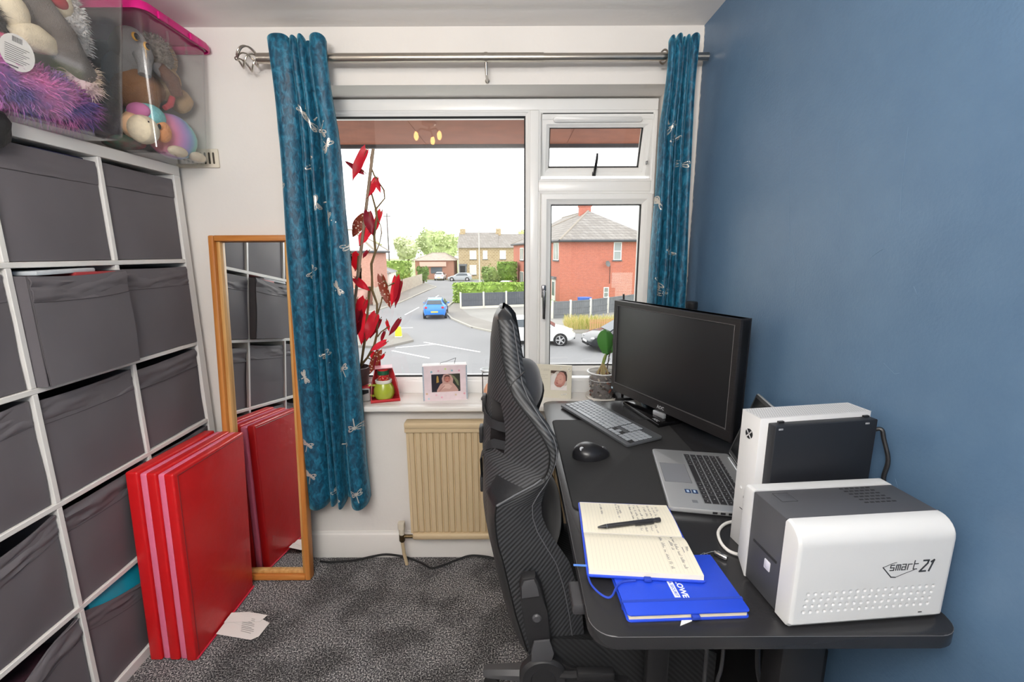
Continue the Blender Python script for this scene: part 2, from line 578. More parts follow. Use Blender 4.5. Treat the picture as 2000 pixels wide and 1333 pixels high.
mb.build('paint_scratch', SCRATCH, wr, smooth=False)['kind'] = 'stuff'
# ragged strip where the white return meets the blue paint
mb = MB()
pts_l, pts_r = [], []
z = 0.85
while z < 2.34:
    w = 0.006 + 0.006 * abs(noise.noise(Vector((z * 31, 0, 0)))) + (0.004 if random.random() < .3 else 0)
    pts_l.append((WX1 - 0.0004, WY, z)); pts_r.append((WX1 - 0.0004, WY - w, z)); z += 0.012
mb.loft([[a, b] for a, b in zip(pts_l, pts_r)], closed=False, cap=False)
struct(mb.build('trim_1', M('rough_plaster', '#e8e4de', 0.9), smooth=False), 'ragged white plaster edge where the blue paint stops')
# skirting
def skirting(name, x0, x1, y):
    prof = [(0, 0), (-0.018, 0), (-0.018, 0.105), (-0.014, 0.120), (-0.006, 0.126), (-0.004, 0.134), (0, 0.134)]
    mb = MB()
    mb.loft([[(x, y + a, b) for a, b in prof] for x in (x0, x1)])
    return struct(mb.build(name, GLOSS_WHITE))
skirting('baseboard_back', WX0 + 0.001, WX1 - 0.02, WY)
mb = MB()
prof = [(0, 0), (-0.018, 0), (-0.018, 0.105), (-0.006, 0.126), (0, 0.134)]
mb.loft([[(WX1 + a, y, b) for a, b in prof] for y in (-1.59, WY - 0.001)])
struct(mb.build('baseboard_right', GLOSS_WHITE))
# window board (inner sill) and its bull-nosed front edge
mb = MB()
mb.box(-0.945, WX1 - 0.002, 1.93, WY, 0.762, 0.788, bevel=0.006)
mb.box(OX0, OX1, WY - 0.004, 2.135, 0.764, 0.788)
struct(mb.build('trim_2', GLOSS_WHITE, angle=50), 'white painted window board')
# outside: sill, eaves and gutter
mb = MB()
mb.box(-1.9, 1.6, WYB, 2.93, 2.118, 2.138)
for x in (-0.52, 0.34): mb.box(x - 0.002, x + 0.002, WYB, 2.93, 2.115, 2.118)
struct(mb.build('roof_1', M('brown_soffit', '#7f4c38', 0.6, var=(9, 0.12)), smooth=False), 'brown soffit board under the eaves outside')
mb = MB()
mb.box(-1.9, 1.6, 2.93, 2.955, 2.098, 2.36)
mb.lathe([(0.05, -1.9), (0.05, 1.6)], 14, mat=Matrix.Translation((0, 3.0, 2.165)) @ rot(0, PI / 2, 0))
struct(mb.build('roof_2', M('dark_fascia', '#4a4a4c', 0.5)), 'dark fascia and gutter at the eaves')
mb = MB()
mb.box(-1.9, 1.6, 2.285, 2.3, 2.145, 3.2)
struct(mb.build('roof_3', M('outer_brick', '#9a4f3c', 0.9), smooth=False))
mb = MB(); mb.box(-0.91, 0.68, 2.2, 2.34, 0.735, 0.764, bevel=0.004)
struct(mb.build('trim_3', GLOSS_WHITE), 'outer window ledge')

# ------------------------------------------------------------------ window
win = bpy.data.objects.new('window_1', None); COL.objects.link(win)
win.location = (0, 2.13, 0.788); struct(win, 'white upvc window with a fixed pane, a casement and a tilted top vent')
def rect_ring(mb, x0, x1, z0, z1, prof):
    """mitred frame: prof = [(inset, y), ...] swept around a rectangle"""
    rings = []
    for ins, y in prof:
        rings.append([(x0 + ins, y, z0 + ins), (x1 - ins, y, z0 + ins), (x1 - ins, y, z1 - ins), (x0 + ins, y, z1 - ins)])
    mb.loft(rings, True, False)
def frame_part(name, x0, x1, z0, z1, prof, mat=UPVC, parent=win, world=True):
    mb = MB(); rect_ring(mb, x0, x1, z0, z1, prof)
    return mb.build(name, mat, parent, smooth=False, world=world)
F0, FB = 2.13, 2.20
def member(name, x0, x1, z0, z1):
    mb = MB(); mb.box(x0, x1, F0, FB, z0, z1, bevel=0.003)
    return mb.build(name, UPVC, win, world=True)
member('frame_head', -0.87, 0.645, 2.079, 2.126)
member('frame_foot', -0.87, 0.645, 0.788, 0.848)
member('frame_jamb', -0.87, -0.84, 0.848, 2.079)
member('frame_jamb', 0.630, 0.645, 0.848, 2.079)
member('mullion', 0.083, 0.122, 0.848, 2.079)
member('transom', 0.122, 0.630, 1.738, 1.782)
bead = [(0, F0 + .07), (0, F0 + 0.001), (0.006, F0 + 0.004), (0.009, F0 + 0.010), (0.019, F0 + 0.016), (0.021, F0 + 0.045), (0.021, F0 + .07)]
frame_part('glazing_bead', -0.84, 0.083, 0.848, 2.079, bead)
gk = [(0.0195, F0 + 0.017), (0.025, F0 + 0.024), (0.025, F0 + 0.034), (0.02, F0 + 0.04)]
frame_part('gasket', -0.84, 0.083, 0.848, 2.079, gk, GASKET)
mb = MB(); mb.box(-0.82, 0.063, F0 + 0.028, F0 + 0.032, 0.868, 2.059)
mb.build('pane', PANE, win, smooth=False, world=True)
rb = [(0, F0 + .07), (0, F0 + 0.001), (0.008, F0 + 0.004), (0.012, F0 + .01), (0.012, F0 + 0.07)]
frame_part('vent_rebate', 0.122, 0.636, 1.782, 2.079, rb)
frame_part('casement_rebate', 0.122, 0.645, 0.848, 1.738, rb)
# casement sash
sp_ = [(0, F0 + 0.03), (0, F0 - 0.014), (0.004, F0 - 0.018), (0.024, F0 - 0.018), (0.030, F0 - 0.012), (0.034, F0 - 0.008), (0.044, F0 - 0.002), (0.047, F0 + 0.004), (0.047, F0 + 0.05), (0, F0 + 0.05), (0, F0 + 0.03)]
sash = frame_part('casement_sash', 0.134, 0.638, 0.879, 1.727, sp_)
def handle(parent, loc, r, L=0.11):
    mb = MB()
    mb.box(-0.011, 0.011, -0.012, 0, -0.03, 0.03, bevel=0.005)
    mb.lathe([(0.009, 0), (0.009, 0.022), (0.006, 0.026)], 14, mat=Matrix.Translation((0, -0.008, 0.0)) @ rot(PI / 2))
    mb.tube([(0, -0.026, 0.006), (0, -0.032, -0.02), (0, -0.034, -0.06), (0, -0.030, -L)], [0.0085, 0.0085, 0.008, 0.0065], 10)
    o = mb.build('handle', M('darkened_chrome', '#77777a', 0.16, metal=1.0), parent)  # chrome toned down, its dark reflections put into the metal colour
    o.location = loc; o.rotation_euler = r
    return o
STEEL_D = M('darkened_chrome', '#77777a', 0.16, metal=1.0)
h1 = handle(win, (0.149, -0.018, 0.50), (0, 0, 0), 0.125)
mb = MB(); mb.box(0.178, 0.594, F0 + 0.012, F0 + 0.016, 0.923, 1.683)
mb.build('pane', PANE, win, smooth=False, world=True)
frame_part('gasket', 0.134, 0.638, 0.879, 1.727, [(0.0465, F0 + 0.002), (0.0505, F0 + 0.008), (0.0505, F0 + 0.02), (0.046, F0 + 0.02)], GASKET)
# top vent: sash hinged along its top edge, pushed out at the foot
vent = bpy.data.objects.new('vent_sash_frame', None); COL.objects.link(vent); vent.parent = win
vent.location = (0, 0.004, 2.064 - 0.788); vent.rotation_euler = (0.33, 0, 0)
W0, W1, VH = 0.136, 0.628, 0.262
vp = [(0, 0.03), (0, -0.004), (0.004, -0.008), (0.020, -0.008), (0.026, -0.002), (0.034, 0.004), (0.037, 0.012), (0.037, 0.05), (0, 0.05), (0, 0.03)]
mb = MB(); rect_ring(mb, W0, W1, -VH, -0.020, vp); mb.box(W0, W1, -0.008, 0.05, -0.0205, 0.0); mb.build('sash', UPVC, vent, smooth=False)
mb = MB(); rect_ring(mb, W0, W1, -VH, -0.020, [(0.0365, 0.01), (0.0405, 0.016), (0.0405, 0.026), (0.036, 0.026)]); mb.build('gasket', GASKET, vent, smooth=False)
mb = MB(); mb.box(W0 + 0.033, W1 - 0.033, 0.018, 0.022, -VH + 0.033, -0.053); mb.build('pane', PANE, vent, smooth=False)
mb = MB()
mb.prism(round_rect(0.185, 0.575, -0.031, -0.010, 0.0100), 0, 0.012, mat=rot(PI / 2) @ Matrix.Translation((0, 0, 0.008)), bevel=0.002)
lbl(mb.build('trickle_vent', M('vent_plastic', '#d9dad9', 0.3), vent), 'slim white trickle vent along the top of the sash')
mb = MB()
mb.box(0.375, 0.392, -0.02, -0.008, -VH + 0.004, -VH + 0.022, bevel=0.003)
mb.tube([(0.383, -0.022, -VH + 0.012), (0.384, -0.034, -VH + 0.04), (0.387, -0.036, -VH + 0.075), (0.388, -0.034, -VH + 0.105)], [0.006, 0.0065, 0.006, 0.0045], 10)
lbl(mb.build('stay_handle', M('dark_steel', '#4a4a4c', 0.25, metal=1.0), vent), 'dark upright vent handle')
mb = MB(); mb.box(0.14, 0.626, 2.137, 2.15, 2.0625, 2.078); mb.build('hinge_strip', GASKET, win, smooth=False, world=True)
for x in (0.62,):
    mb = MB(); mb.box(x - 0.004, x, 2.165, 2.185, 1.86, 1.875, bevel=0.001, mat=None); mb.build('stay_arm', M('zinc_stay', '#77777a', 0.35, metal=1.0), win, world=True)

# ------------------------------------------------------------------ cube bookcase with fabric bins
FOIL_WHITE = M('white_foil_board', '#e9e7e3', 0.42)
FABRIC = M('grey_bin_fabric', '#6a666a', 0.62, spec=0.35, var=(3, 0.06), bump=(900, 0.10, 0.001))
FABRIC_DK = M('grey_bin_seam', '#545053', 0.8)
bc = thing('cube_bookcase', 'tall white cube bookcase filled with grey fabric bins along the left wall', 'bookcase', (-1.366, 1.955, 0), (0, 0, 0.027))
D, W5 = 0.385, 1.82
def bpart(name, x0, x1, y0, y1, z0, z1, bev=0.0015):
    mb = MB(); mb.box(x0, x1, y0, y1, z0, z1, bevel=bev, seg=1)
    return mb.build(name, FOIL_WHITE, bc, smooth=False)
bpart('top_panel', -D, 0, -W5, 0, 1.782, 1.82)
bpart('base_panel', -D, 0, -W5, 0, 0, 0.038)
bpart('side_panel', -D, 0, -0.038, 0, 0.038, 1.782)
bpart('side_panel', -D, 0, -W5, -W5 + 0.038, 0.038, 1.782)
for k in range(4):
    bpart('shelf', -D, -0.001, -W5 + 0.038, -0.038, 0.374 + 0.352 * k, 0.390 + 0.352 * k)
for k in range(4):
    for r in range(5):
        z0 = 0.038 + 0.352 * r
        bpart('divider', -D, -0.0012, -0.390 - 0.352 * k, -0.374 - 0.352 * k, z0, z0 + 0.336)

def bin_(label, c, r, pull=0.0, sag=0.004, tilt=0.0, wrinkle=0.002, seed=0, dip=0.0):
    """fabric cube bin in column c (0 = by the window) and row r (0 = top)"""
    yc = -(0.038 + 0.168) - 0.352 * c
    z0 = 0.040 + 0.352 * (4 - r)
    wl = wm(bc) @ Vector((-0.004 + pull, yc, z0))
    t = thing('fabric_storage_bin', label, 'storage bin', wl, (0, 0, 0.027), 'grey fabric bins in the cube bookcase')
    w, h = 0.326, 0.318
    sv = Vector((seed * 7.3, seed * 3.1, 0))
    def top(u):
        return h - abs(tilt) / 2 - sag * 4 * u * (1 - u) - dip * max(0, 1 - abs(u - 0.35) / 0.4) + tilt * (u - 0.5)
    def front(u, v, off=0.0):
        bul = 0.006 * math.sin(PI * u) * math.sin(PI * v)
        n = noise.noise(Vector((u * 3, v * 2.2, 1)) + sv)
        return Vector((-0.010 + bul + n * wrinkle * 1.2 + off, (u - 0.5) * w, v * top(u)))
    mb = MB()
    mb.grid(lambda u, v: front(u, v), 14, 14)
    mb.build('front_panel', FABRIC, t, thick=0.004)
    def band(u, v):
        vv = 0.775 + 0.228 * v
        lip = 0.0035 + 0.0015 * math.sin(PI * v)
        n = noise.noise(Vector((u * 2.0, v * 3.4, 4)) + sv * 1.3) + 0.6 * noise.noise(Vector((u * 6 - v * 2, v * 4, 9)) + sv)
        p = front(u, vv, lip + n * wrinkle * 2.2)
        p.z += wrinkle * 1.5 * noise.noise(Vector((u * 4, 7, 1)) + sv) * (1 - v)
        return p
    mb = MB(); mb.grid(band, 30, 12)
    mb.build('folded_top_band', FABRIC, t, thick=0.0035)
    dp = 0.355
    mb = MB()
    for s in (-1, 1):
        y = s * w / 2
        pts = [(-0.012, y, 0), (-dp, y, 0), (-dp, y, h), (-0.012, y, top(0 if s < 0 else 1))]
        mb.poly([Vector(p) for p in pts])
    mb.poly([(-dp, -w / 2, 0), (-dp, w / 2, 0), (-dp, w / 2, h), (-dp, -w / 2, h)])
    mb.poly([(-dp, -w / 2, 0.003), (-0.012, -w / 2, 0.003), (-0.012, w / 2, 0.003), (-dp, w / 2, 0.003)])
    mb.build('side_walls', FABRIC, t, smooth=False, thick=0.003)
    mb = MB()
    for s in (0.0, 1.0):
        mb.tube([front(s, i / 10, 0.001) for i in range(11)], 0.0022, 6)
    mb.tube([front(i / 16, 0.772, 0.0045) for i in range(17)], 0.0011, 5)
    mb.build('corner_seam', FABRIC_DK, t)
    return t
bin_('grey fabric bin in the top row beside the window wall, taut front', 0, 0, 0.0, 0.002, -0.004, 0.0012, 1)
bin_('grey fabric bin in the top row, second from the window wall', 1, 0, 0.0, 0.002, -0.003, 0.0012, 2)
bin_('grey fabric bin in the top row cut by the left edge of the photo', 2, 0, 0.0, 0.003, 0, 0.002, 3)
bin_('grey fabric bin with creased band, second row, beside the window wall', 0, 1, 0.012, 0.002, 0.0, 0.0036, 4)
bin_('grey fabric bin pulled forward with papers poking out of its top', 1, 1, 0.045, 0.008, 0.006, 0.0042, 5)
bin_('grey fabric bin left of the pulled-out bin, second row from the top', 2, 1, 0.0, 0.003, 0.004, 0.0036, 6)
bin_('grey fabric bin in the middle row beside the window wall, above the red mats', 0, 2, 0.0, 0.004, 0.012, 0.003, 7)
bin_('grey fabric bin in the middle row directly below the pulled-out bin', 1, 2, 0.002, 0.004, 0.008, 0.003, 8)
bin_('grey fabric bin in the middle row cut by the left edge of the photo', 2, 2, 0.0, 0.006, 0.008, 0.0046, 9)
bin_('grey fabric bin, fourth row from the top, half hidden behind the red mats', 0, 3, 0.0, 0.004, 0.0, 0.003, 10)
bin_('dark-looking grey fabric bin left of the red mats, fourth row from the top', 1, 3, 0.0, 0.004, 0.004, 0.0036, 11)
bin_('grey fabric bin sagging along its top, fourth row, at the left edge', 2, 3, 0.0, 0.016, 0.034, 0.0046, 12)
bin_('grey fabric bin in the bottom row behind the red mats', 0, 4, 0.0, 0.004, 0.0, 0.003, 13)
bin_('grey fabric bin in the bottom row with a turquoise folder in it', 1, 4, 0.0, 0.02, -0.085, 0.003, 14)
bin_('bottom-left grey fabric bin with a deep dip showing dark contents', 2, 4, 0.0, 0.012, 0.03, 0.004, 15, 0.045)
def inbin(name, label, cat, c, r, mat, x0, x1, y0, y1, z0, z1, tilt=(0, 0, 0)):
    """something lying in a bin: coordinates relative to the bin's front centre"""
    yc = -(0.038 + 0.168) - 0.352 * c
    base = wm(bc) @ Vector((0, yc, 0.043 + 0.352 * (4 - r)))
    mb = MB(); mb.box(x0, x1, y0, y1, z0, z1, bevel=0.003)
    o = mb.build(name, mat)
    o.location = base; o.rotation_euler = (tilt[0], tilt[1], 0.027 + tilt[2])
    return tag(o, label, cat)
inbin('paper_wallet', 'white and teal paper wallet sticking out of the pulled-out bin', 'paper', 1, 1, M('pale_card', '#c7cdd2', 0.6), -0.20, 0.022, -0.13, 0.07, 0.312, 0.324, (0.02, 0, 0.06))
inbin('red_book', 'red booklet peeping over the rim of the pulled-out bin', 'book', 1, 1, M('red_card', '#a83438', 0.5), -0.21, 0.028, -0.02, 0.13, 0.300, 0.314, (-0.01, 0, 0))
inbin('turquoise_folder', 'turquoise plastic folder in the bottom-row bin', 'folder', 1, 4, M('turquoise_plastic', '#1ba3bd', 0.35), -0.045, -0.018, -0.13, 0.145, 0.006, 0.325, (0.02, 0, 0))
inbin('blue_folder', 'blue plastic wallet behind the turquoise folder', 'folder', 1, 4, M('blue_plastic', '#2451c4', 0.35), -0.10, -0.07, 0.02, 0.15, 0.006, 0.328)
inbin('navy_notebook', 'navy sliver of cloth above the second top-row bin', 'cloth', 1, 0, M('navy_cloth', '#26284f', 0.8), -0.10, -0.03, -0.02, 0.15, 0.25, 0.322)
inbin('dark_clothes', 'dark folded clothes seen through the dip of the bottom-left bin', 'clothes', 2, 4, M('maroon_cloth', '#3a1f2a', 0.9, var=(20, 0.5)), -0.30, -0.03, -0.14, 0.14, 0.01, 0.25)
# dark bag hanging over the top edge at the far left
mb = MB()
mb.ell((0, 0, 0), (0.025, 0.05, 0.055), 3, warp=0.25, seed=4)
o = mb.build('black_bag_corner', M('black_nylon', '#232324', 0.6, bump=(80, 0.3)))
o.location = (-1.325, 1.225, 1.79)
tag(o, 'corner of a black bag hanging at the bookcase top, left edge', 'bag')

# ------------------------------------------------------------------ clear boxes of soft toys on the bookcase
PINK_LID = M('pink_lid_plastic', '#d3127c', 0.35)
def clear_box(label, loc, rz, w, d, h, flare, lidded):
    """open clear tub: x 0 (front) .. -d, y -w/2 .. w/2"""
    t = thing('clear_storage_box', label, 'storage box', loc, (0, 0, rz), 'clear boxes of soft toys on the bookcase')
    def ring(k, z, inset=0.0):
        f = flare * k
        return [(x, y, z) for x, y in round_rect(-d - f + inset, f - inset, -w / 2 - f + inset, w / 2 + f - inset, 0.022 + 0.01 * k, 5)]
    mb = MB()
    mb.loft([ring(0, 0.0, 0.03), ring(0, 0.002, 0.008), ring(0.03, 0.012), ring(0.5, h * 0.5), ring(1, h - 0.012), ring(1.15, h - 0.01), ring(1.15, h)], True, False)
    mb.poly([Vector(p) for p in ring(0, 0.0, 0.03)])
    mb.build('clear_tub', CLEAR_PLASTIC, t, thick=0.0022)
    if not lidded: return t
    mb = MB()
    mb.loft([ring(1.35, h - 0.012), ring(1.5, h - 0.012), ring(1.5, h + 0.004), ring(1.3, h + 0.016), ring(1.0, h + 0.020), ring(0.6, h + 0.014), ring(0.6, h + 0.012)], True, False)
    mb.poly([Vector(p) for p in ring(0.6, h + 0.012)])
    lid = mb.build('lid', PINK_LID, t, thick=0.002)
    for y in (-w * 0.36, w * 0.22, w * 0.36):
        mb = MB(); mb.box(flare * 1.5 - 0.002, flare * 1.5 + 0.006, y - 0.02, y + 0.02, h - 0.016, h + 0.006, bevel=0.002)
        mb.build('rim_rib', PINK_LID, lid)
    for y in (-w * 0.22, w * 0.12):
        mb = MB()
        mb.box(flare * 0.9 + 0.001, flare * 0.9 + 0.006, y - 0.004, y + 0.004, h - 0.07, h - 0.03, bevel=0.002)
        mb.build('moulded_lug', CLEAR_PLASTIC, t)
    return t
boxA = clear_box('clear plastic box of fluffy purple and grey soft toys, nearer the camera', (-1.252, 1.366, 1.8215), -0.09, 0.36, 0.42, 0.44, 0.042, False)
boxB = clear_box('clear plastic box with pink lid holding rainbow and brown soft toys, by the wall', (-1.225, 1.802, 1.8215), 0.0, 0.265, 0.43, 0.435, 0.030, True)

random.seed(11)
def plush(name, label, mat, ells, furmat=None, nfur=0, flen=0.02, fw=0.0012, warp=0.12):
    """soft toy body: overlapping rounded lumps as one mesh, optional fur part"""
    o = None
    t = thing(name, label, 'soft toy', ells[0][0])
    mb = MB()
    for k, (c, r) in enumerate(ells):
        mb.ell(c, r, 3, warp=warp, seed=k + len(name))
    mb.build('body', mat, t, world=True, angle=80)
    if nfur:
        mb = MB()
        for c, r in ells:
            n = int(nfur * r[1] * r[2] / 0.01)
            spikes(mb, ell_pts(c, r, n), flen, fw)
        mb.build('fur', furmat or mat, t, world=True, smooth=False)['kind'] = 'stuff'
    return t
def tpart(t, name, mat, fn, label=None):
    mb = MB(); fn(mb)
    o = mb.build(name, mat, t, world=True, angle=60)
    if label: o['label'] = label
    return o
EYE_B = M('toy_eye', '#0b0b0c', 0.1)
CREAM = M('cream_plush', '#e6d9bd', 0.9, var=(60, 0.06), bump=(300, 0.3))
GREY_PL = M('grey_plush', '#8e8d8d', 0.9, bump=(300, 0.4))
GREY_MK = M('grey_brown_plush', '#6f6863', 0.95, var=(40, 0.1), bump=(300, 0.5))
BROWN_PL = M('brown_plush', '#8f6440', 0.95, var=(14, 0.15), bump=(260, 0.5))
RED_FELT = M('red_felt', '#b3303f', 0.8)
PURPLE = M('purple_pink_fur', '#6a5aa8', 0.8, var=(16, 0.4), col2='#e77fc0')
# box A
pm = plush('fluffy_purple_toy', 'long-haired purple and pink fluffy toy at the bottom of the nearer box', PURPLE,
      [((-1.372, 1.36, 1.912), (0.07, 0.150, 0.060)), ((-1.37, 1.265, 1.926), (0.06, 0.08, 0.062)), ((-1.365, 1.44, 1.896), (0.055, 0.05, 0.044))], PURPLE, 2300, 0.028, 0.0016)
def tagf(mb):
    m = frame_from((-1.292, 1.262, 1.965), (0.15, 1, -0.10), (0.12, 0.0, 1))
    mb.prism([(0.034 * math.cos(a * PI / 12), 0.04 * math.sin(a * PI / 12)) for a in range(24)], 0, 0.0012, mat=m)
tg = tpart(pm, 'swing_tag', M('white_card', '#ebe9e6', 0.6), tagf, 'round white swing tag with a barcode')
mb = MB()
m = frame_from((-1.2905, 1.262, 1.965), (0.15, 1, -0.10), (0.12, 0.0, 1))
strokes(mb, [[(-0.010 + 0.0022 * k, 0.022), (-0.010 + 0.0022 * k, 0.033)] for k in range(9)], 0.001, 0.0003, m)
strokes(mb, [[(-0.024, 0.012 - 0.0045 * k), (0.022 - 0.006 * (k % 3), 0.012 - 0.0045 * k)] for k in range(9)], 0.0012, 0.0003, m)
strokes(mb, [[(-0.02, -0.033), (0.0, -0.033)]], 0.003, 0.0003, m)
mb.build('print', M('grey_print', '#55575a', 0.7), tg, smooth=False, world=True)
mk = plush('sock_monkey', 'grey-brown monkey soft toy with cream belly in the nearer box', GREY_MK,
      [((-1.375, 1.36, 2.075), (0.05, 0.05, 0.055)), ((-1.36, 1.34, 2.12), (0.045, 0.06, 0.05))])
tpart(mk, 'arm', GREY_MK, lambda mb: mb.tube([(-1.35, 1.33, 2.15), (-1.325, 1.37, 2.13), (-1.312, 1.405, 2.08), (-1.312, 1.415, 2.035), (-1.315, 1.47, 2.0)], [0.03, 0.034, 0.032, 0.038, 0.022], 14))
tpart(mk, 'belly', CREAM, lambda mb: (mb.ell((-1.325, 1.345, 2.045), (0.028, 0.055, 0.032), 3, warp=.15), mb.ell((-1.33, 1.31, 2.09), (0.025, 0.03, 0.04), 3)))
tpart(mk, 'muzzle', CREAM, lambda mb: mb.ell((-1.335, 1.425, 2.17), (0.032, 0.042, 0.040), 3))
tpart(mk, 'mouth', RED_FELT, lambda mb: mb.ell((-1.313, 1.415, 2.163), (0.013, 0.024, 0.018), 3))
wl_ = plush('white_curly_lamb', 'white curly-haired soft toy at the top of the nearer box', M('white_curls', '#dddad8', 0.9, bump=(120, 0.8)),
      [((-1.345, 1.475, 2.16), (0.035, 0.040, 0.055)), ((-1.345, 1.495, 2.115), (0.025, 0.02, 0.05)), ((-1.355, 1.44, 2.21), (0.035, 0.045, 0.035))], None, 2600, 0.014, 0.0022, 0.3)
tpart(wl_, 'eye', EYE_B, lambda mb: mb.ell((-1.311, 1.452, 2.178), (0.004, 0.005, 0.005), 2))
plush('pastel_plush', 'pale yellow and pink fluffy toy beside the purple one', M('pastel_fur', '#ead9b8', 0.9, var=(12, 0.2), col2='#e6c6d6'),
      [((-1.335, 1.475, 1.985), (0.038, 0.030, 0.052))], None, 3000, 0.02, 0.0014)
plush('dark_fur_toy', 'dark furry soft toy at the left of the nearer box', M('dark_fur', '#4e4844', 0.95),
      [((-1.37, 1.235, 2.055), (0.055, 0.05, 0.05))], None, 2400, 0.018, 0.0012)
plush('multicolour_toy', 'small pink and teal knitted toy behind the white tag', M('pink_teal_knit', '#2a8a86', 0.8, var=(30, 0.3), col2='#d4557f'), [((-1.345, 1.285, 2.01), (0.025, 0.04, 0.018))])
plush('slate_cushion', 'dark slate cushion filling the back of the nearer box', M('slate_cloth', '#3d474d', 0.85, var=(20, 0.12)), [((-1.53, 1.36, 2.04), (0.075, 0.15, 0.145))], warp=0.05)
# box B
plush('brown_bear_back', 'mid-brown furry bulk filling the back of the pink-lidded box', M('umber_plush', '#7c6450', 0.95, var=(20, .2), bump=(200, .5)), [((-1.47, 1.80, 2.02), (0.09, 0.125, 0.12)), ((-1.47, 1.79, 2.13), (0.08, 0.11, 0.06))])
el = plush('grey_elephant', 'grey elephant soft toy with yellow-rimmed eyes in the pink-lidded box', GREY_PL,
      [((-1.345, 1.715, 2.15), (0.055, 0.055, 0.075)), ((-1.37, 1.70, 2.09), (0.05, 0.05, 0.06))])
tpart(el, 'trunk', GREY_PL, lambda mb: mb.tube([(-1.295, 1.685, 2.135), (-1.282, 1.68, 2.10), (-1.283, 1.675, 2.07)], [0.02, 0.019, 0.017], 12))
tpart(el, 'ear', GREY_PL, lambda mb: mb.ell((-1.30, 1.775, 2.118), (0.012, 0.038, 0.022), 3))
for y, z in ((1.672, 2.178), (1.715, 2.168)):
    tpart(el, 'eye_rim', M('yellow_felt', '#d79d2a', 0.7), lambda mb: mb.ell((-1.293, y, z), (0.006, 0.0125, 0.0125), 2))
    tpart(el, 'eye', EYE_B, lambda mb: mb.ell((-1.288, y, z), (0.0055, 0.0095, 0.0095), 2))
plush('shaggy_grey_toy', 'shaggy grey soft toy under the pink lid', M('salt_pepper_fur', '#8a837b', 0.95, var=(90, 0.4)), [((-1.35, 1.835, 2.185), (0.055, 0.055, 0.06))], None, 3000, 0.016, 0.001)
bd = plush('brown_dog', 'brown plush dog with a red collar, middle of the pink-lidded box', BROWN_PL, [((-1.345, 1.715, 2.030), (0.065, 0.068, 0.066)), ((-1.38, 1.80, 2.06), (0.06, 0.05, 0.05))])
tpart(bd, 'collar', RED_FELT, lambda mb: mb.tube([(-1.292, 1.802, 2.035), (-1.297, 1.792, 2.008), (-1.302, 1.77, 1.992)], [0.009, 0.01, 0.008], 8))
tpart(bd, 'ear', M('dark_brown_plush', '#6b4330', 0.95, bump=(200, .6)), lambda mb: mb.tube([(-1.30, 1.765, 2.115), (-1.283, 1.798, 2.085), (-1.285, 1.818, 2.045)], [0.02, 0.024, 0.018], 10))
plush('tan_bear', 'light tan teddy paw at the right of the pink-lidded box', M('tan_plush', '#b5966f', 0.95, bump=(300, .5)), [((-1.31, 1.89, 2.045), (0.038, 0.036, 0.038)), ((-1.35, 1.865, 2.10), (0.06, 0.05, 0.06)), ((-1.36, 1.875, 2.175), (0.06, 0.045, 0.06))])
def rainbow_mat():
    m = M('rainbow_plush', '#e8a0c0', 0.95)
    nt = m.node_tree; b = nt.nodes['Principled BSDF']
    tc = nt.nodes.new('ShaderNodeTexCoord'); sp = nt.nodes.new('ShaderNodeSeparateXYZ')
    nt.links.new(tc.outputs['Object'], sp.inputs[0])
    mr = nt.nodes.new('ShaderNodeMapRange'); mr.inputs[1].default_value = 0.035; mr.inputs[2].default_value = 0.2
    nt.links.new(sp.outputs['Y'], mr.inputs[0])
    r = nt.nodes.new('ShaderNodeValToRGB'); e = r.color_ramp.elements
    cols = ['#f4c9a0', '#f3a387', '#eb8bb6', '#c194d6', '#93a5dd', '#8fd3d6', '#a9dccb']
    e[0].position = 0; e[0].color = lin(cols[0]); e[1].position = 1; e[1].color = lin(cols[-1])
    for i, c in enumerate(cols[1:-1]): k = e.new((i + 1) / 6); k.color = lin(c)
    nt.links.new(mr.outputs[0], r.inputs[0]); nt.links.new(r.outputs[0], b.inputs['Base Color'])
    return m
lb = plush('rainbow_lamb', 'round rainbow-striped soft toy with cream face at the foot of the pink-lidded box', rainbow_mat(),
      [((-1.335, 1.69, 1.905), (0.05, 0.05, 0.05)), ((-1.335, 1.832, 1.905), (0.065, 0.092, 0.075))], warp=0.05)
tpart(lb, 'head_wool', M('turquoise_wool', '#86cdd0', 0.95, var=(14, .1), bump=(150, .5)), lambda mb: mb.ell((-1.325, 1.71, 1.938), (0.054, 0.052, 0.042), 3))
tpart(lb, 'forelock', M('pink_wool', '#d880b4', 0.95), lambda mb: mb.ell((-1.315, 1.668, 1.945), (0.035, 0.022, 0.024), 3))
tpart(lb, 'face', CREAM, lambda mb: mb.ell((-1.308, 1.668, 1.889), (0.042, 0.042, 0.044), 3))
tpart(lb, 'ear', M('orange_wool', '#f0a268', 0.95, bump=(150, .5)), lambda mb: mb.ell((-1.287, 1.722, 1.896), (0.022, 0.030, 0.034), 3))
tpart(lb, 'eye', EYE_B, lambda mb: (mb.ell((-1.270, 1.688, 1.903), (0.004, 0.006, 0.009), 2), mb.ell((-1.277, 1.652, 1.903), (0.004, 0.005, 0.008), 2)))
tpart(lb, 'foot', CREAM, lambda mb: (mb.ell((-1.285, 1.78, 1.846), (0.022, 0.04, 0.018), 3), mb.ell((-1.285, 1.88, 1.846), (0.022, 0.035, 0.018), 3)))
plush('red_toy', 'red and green soft toy lying under the rainbow one', M('red_green_knit', '#a52a3c', 0.9, var=(14, .3), col2='#3f7a66'), [((-1.40, 1.69, 1.85), (0.06, 0.05, 0.022))])

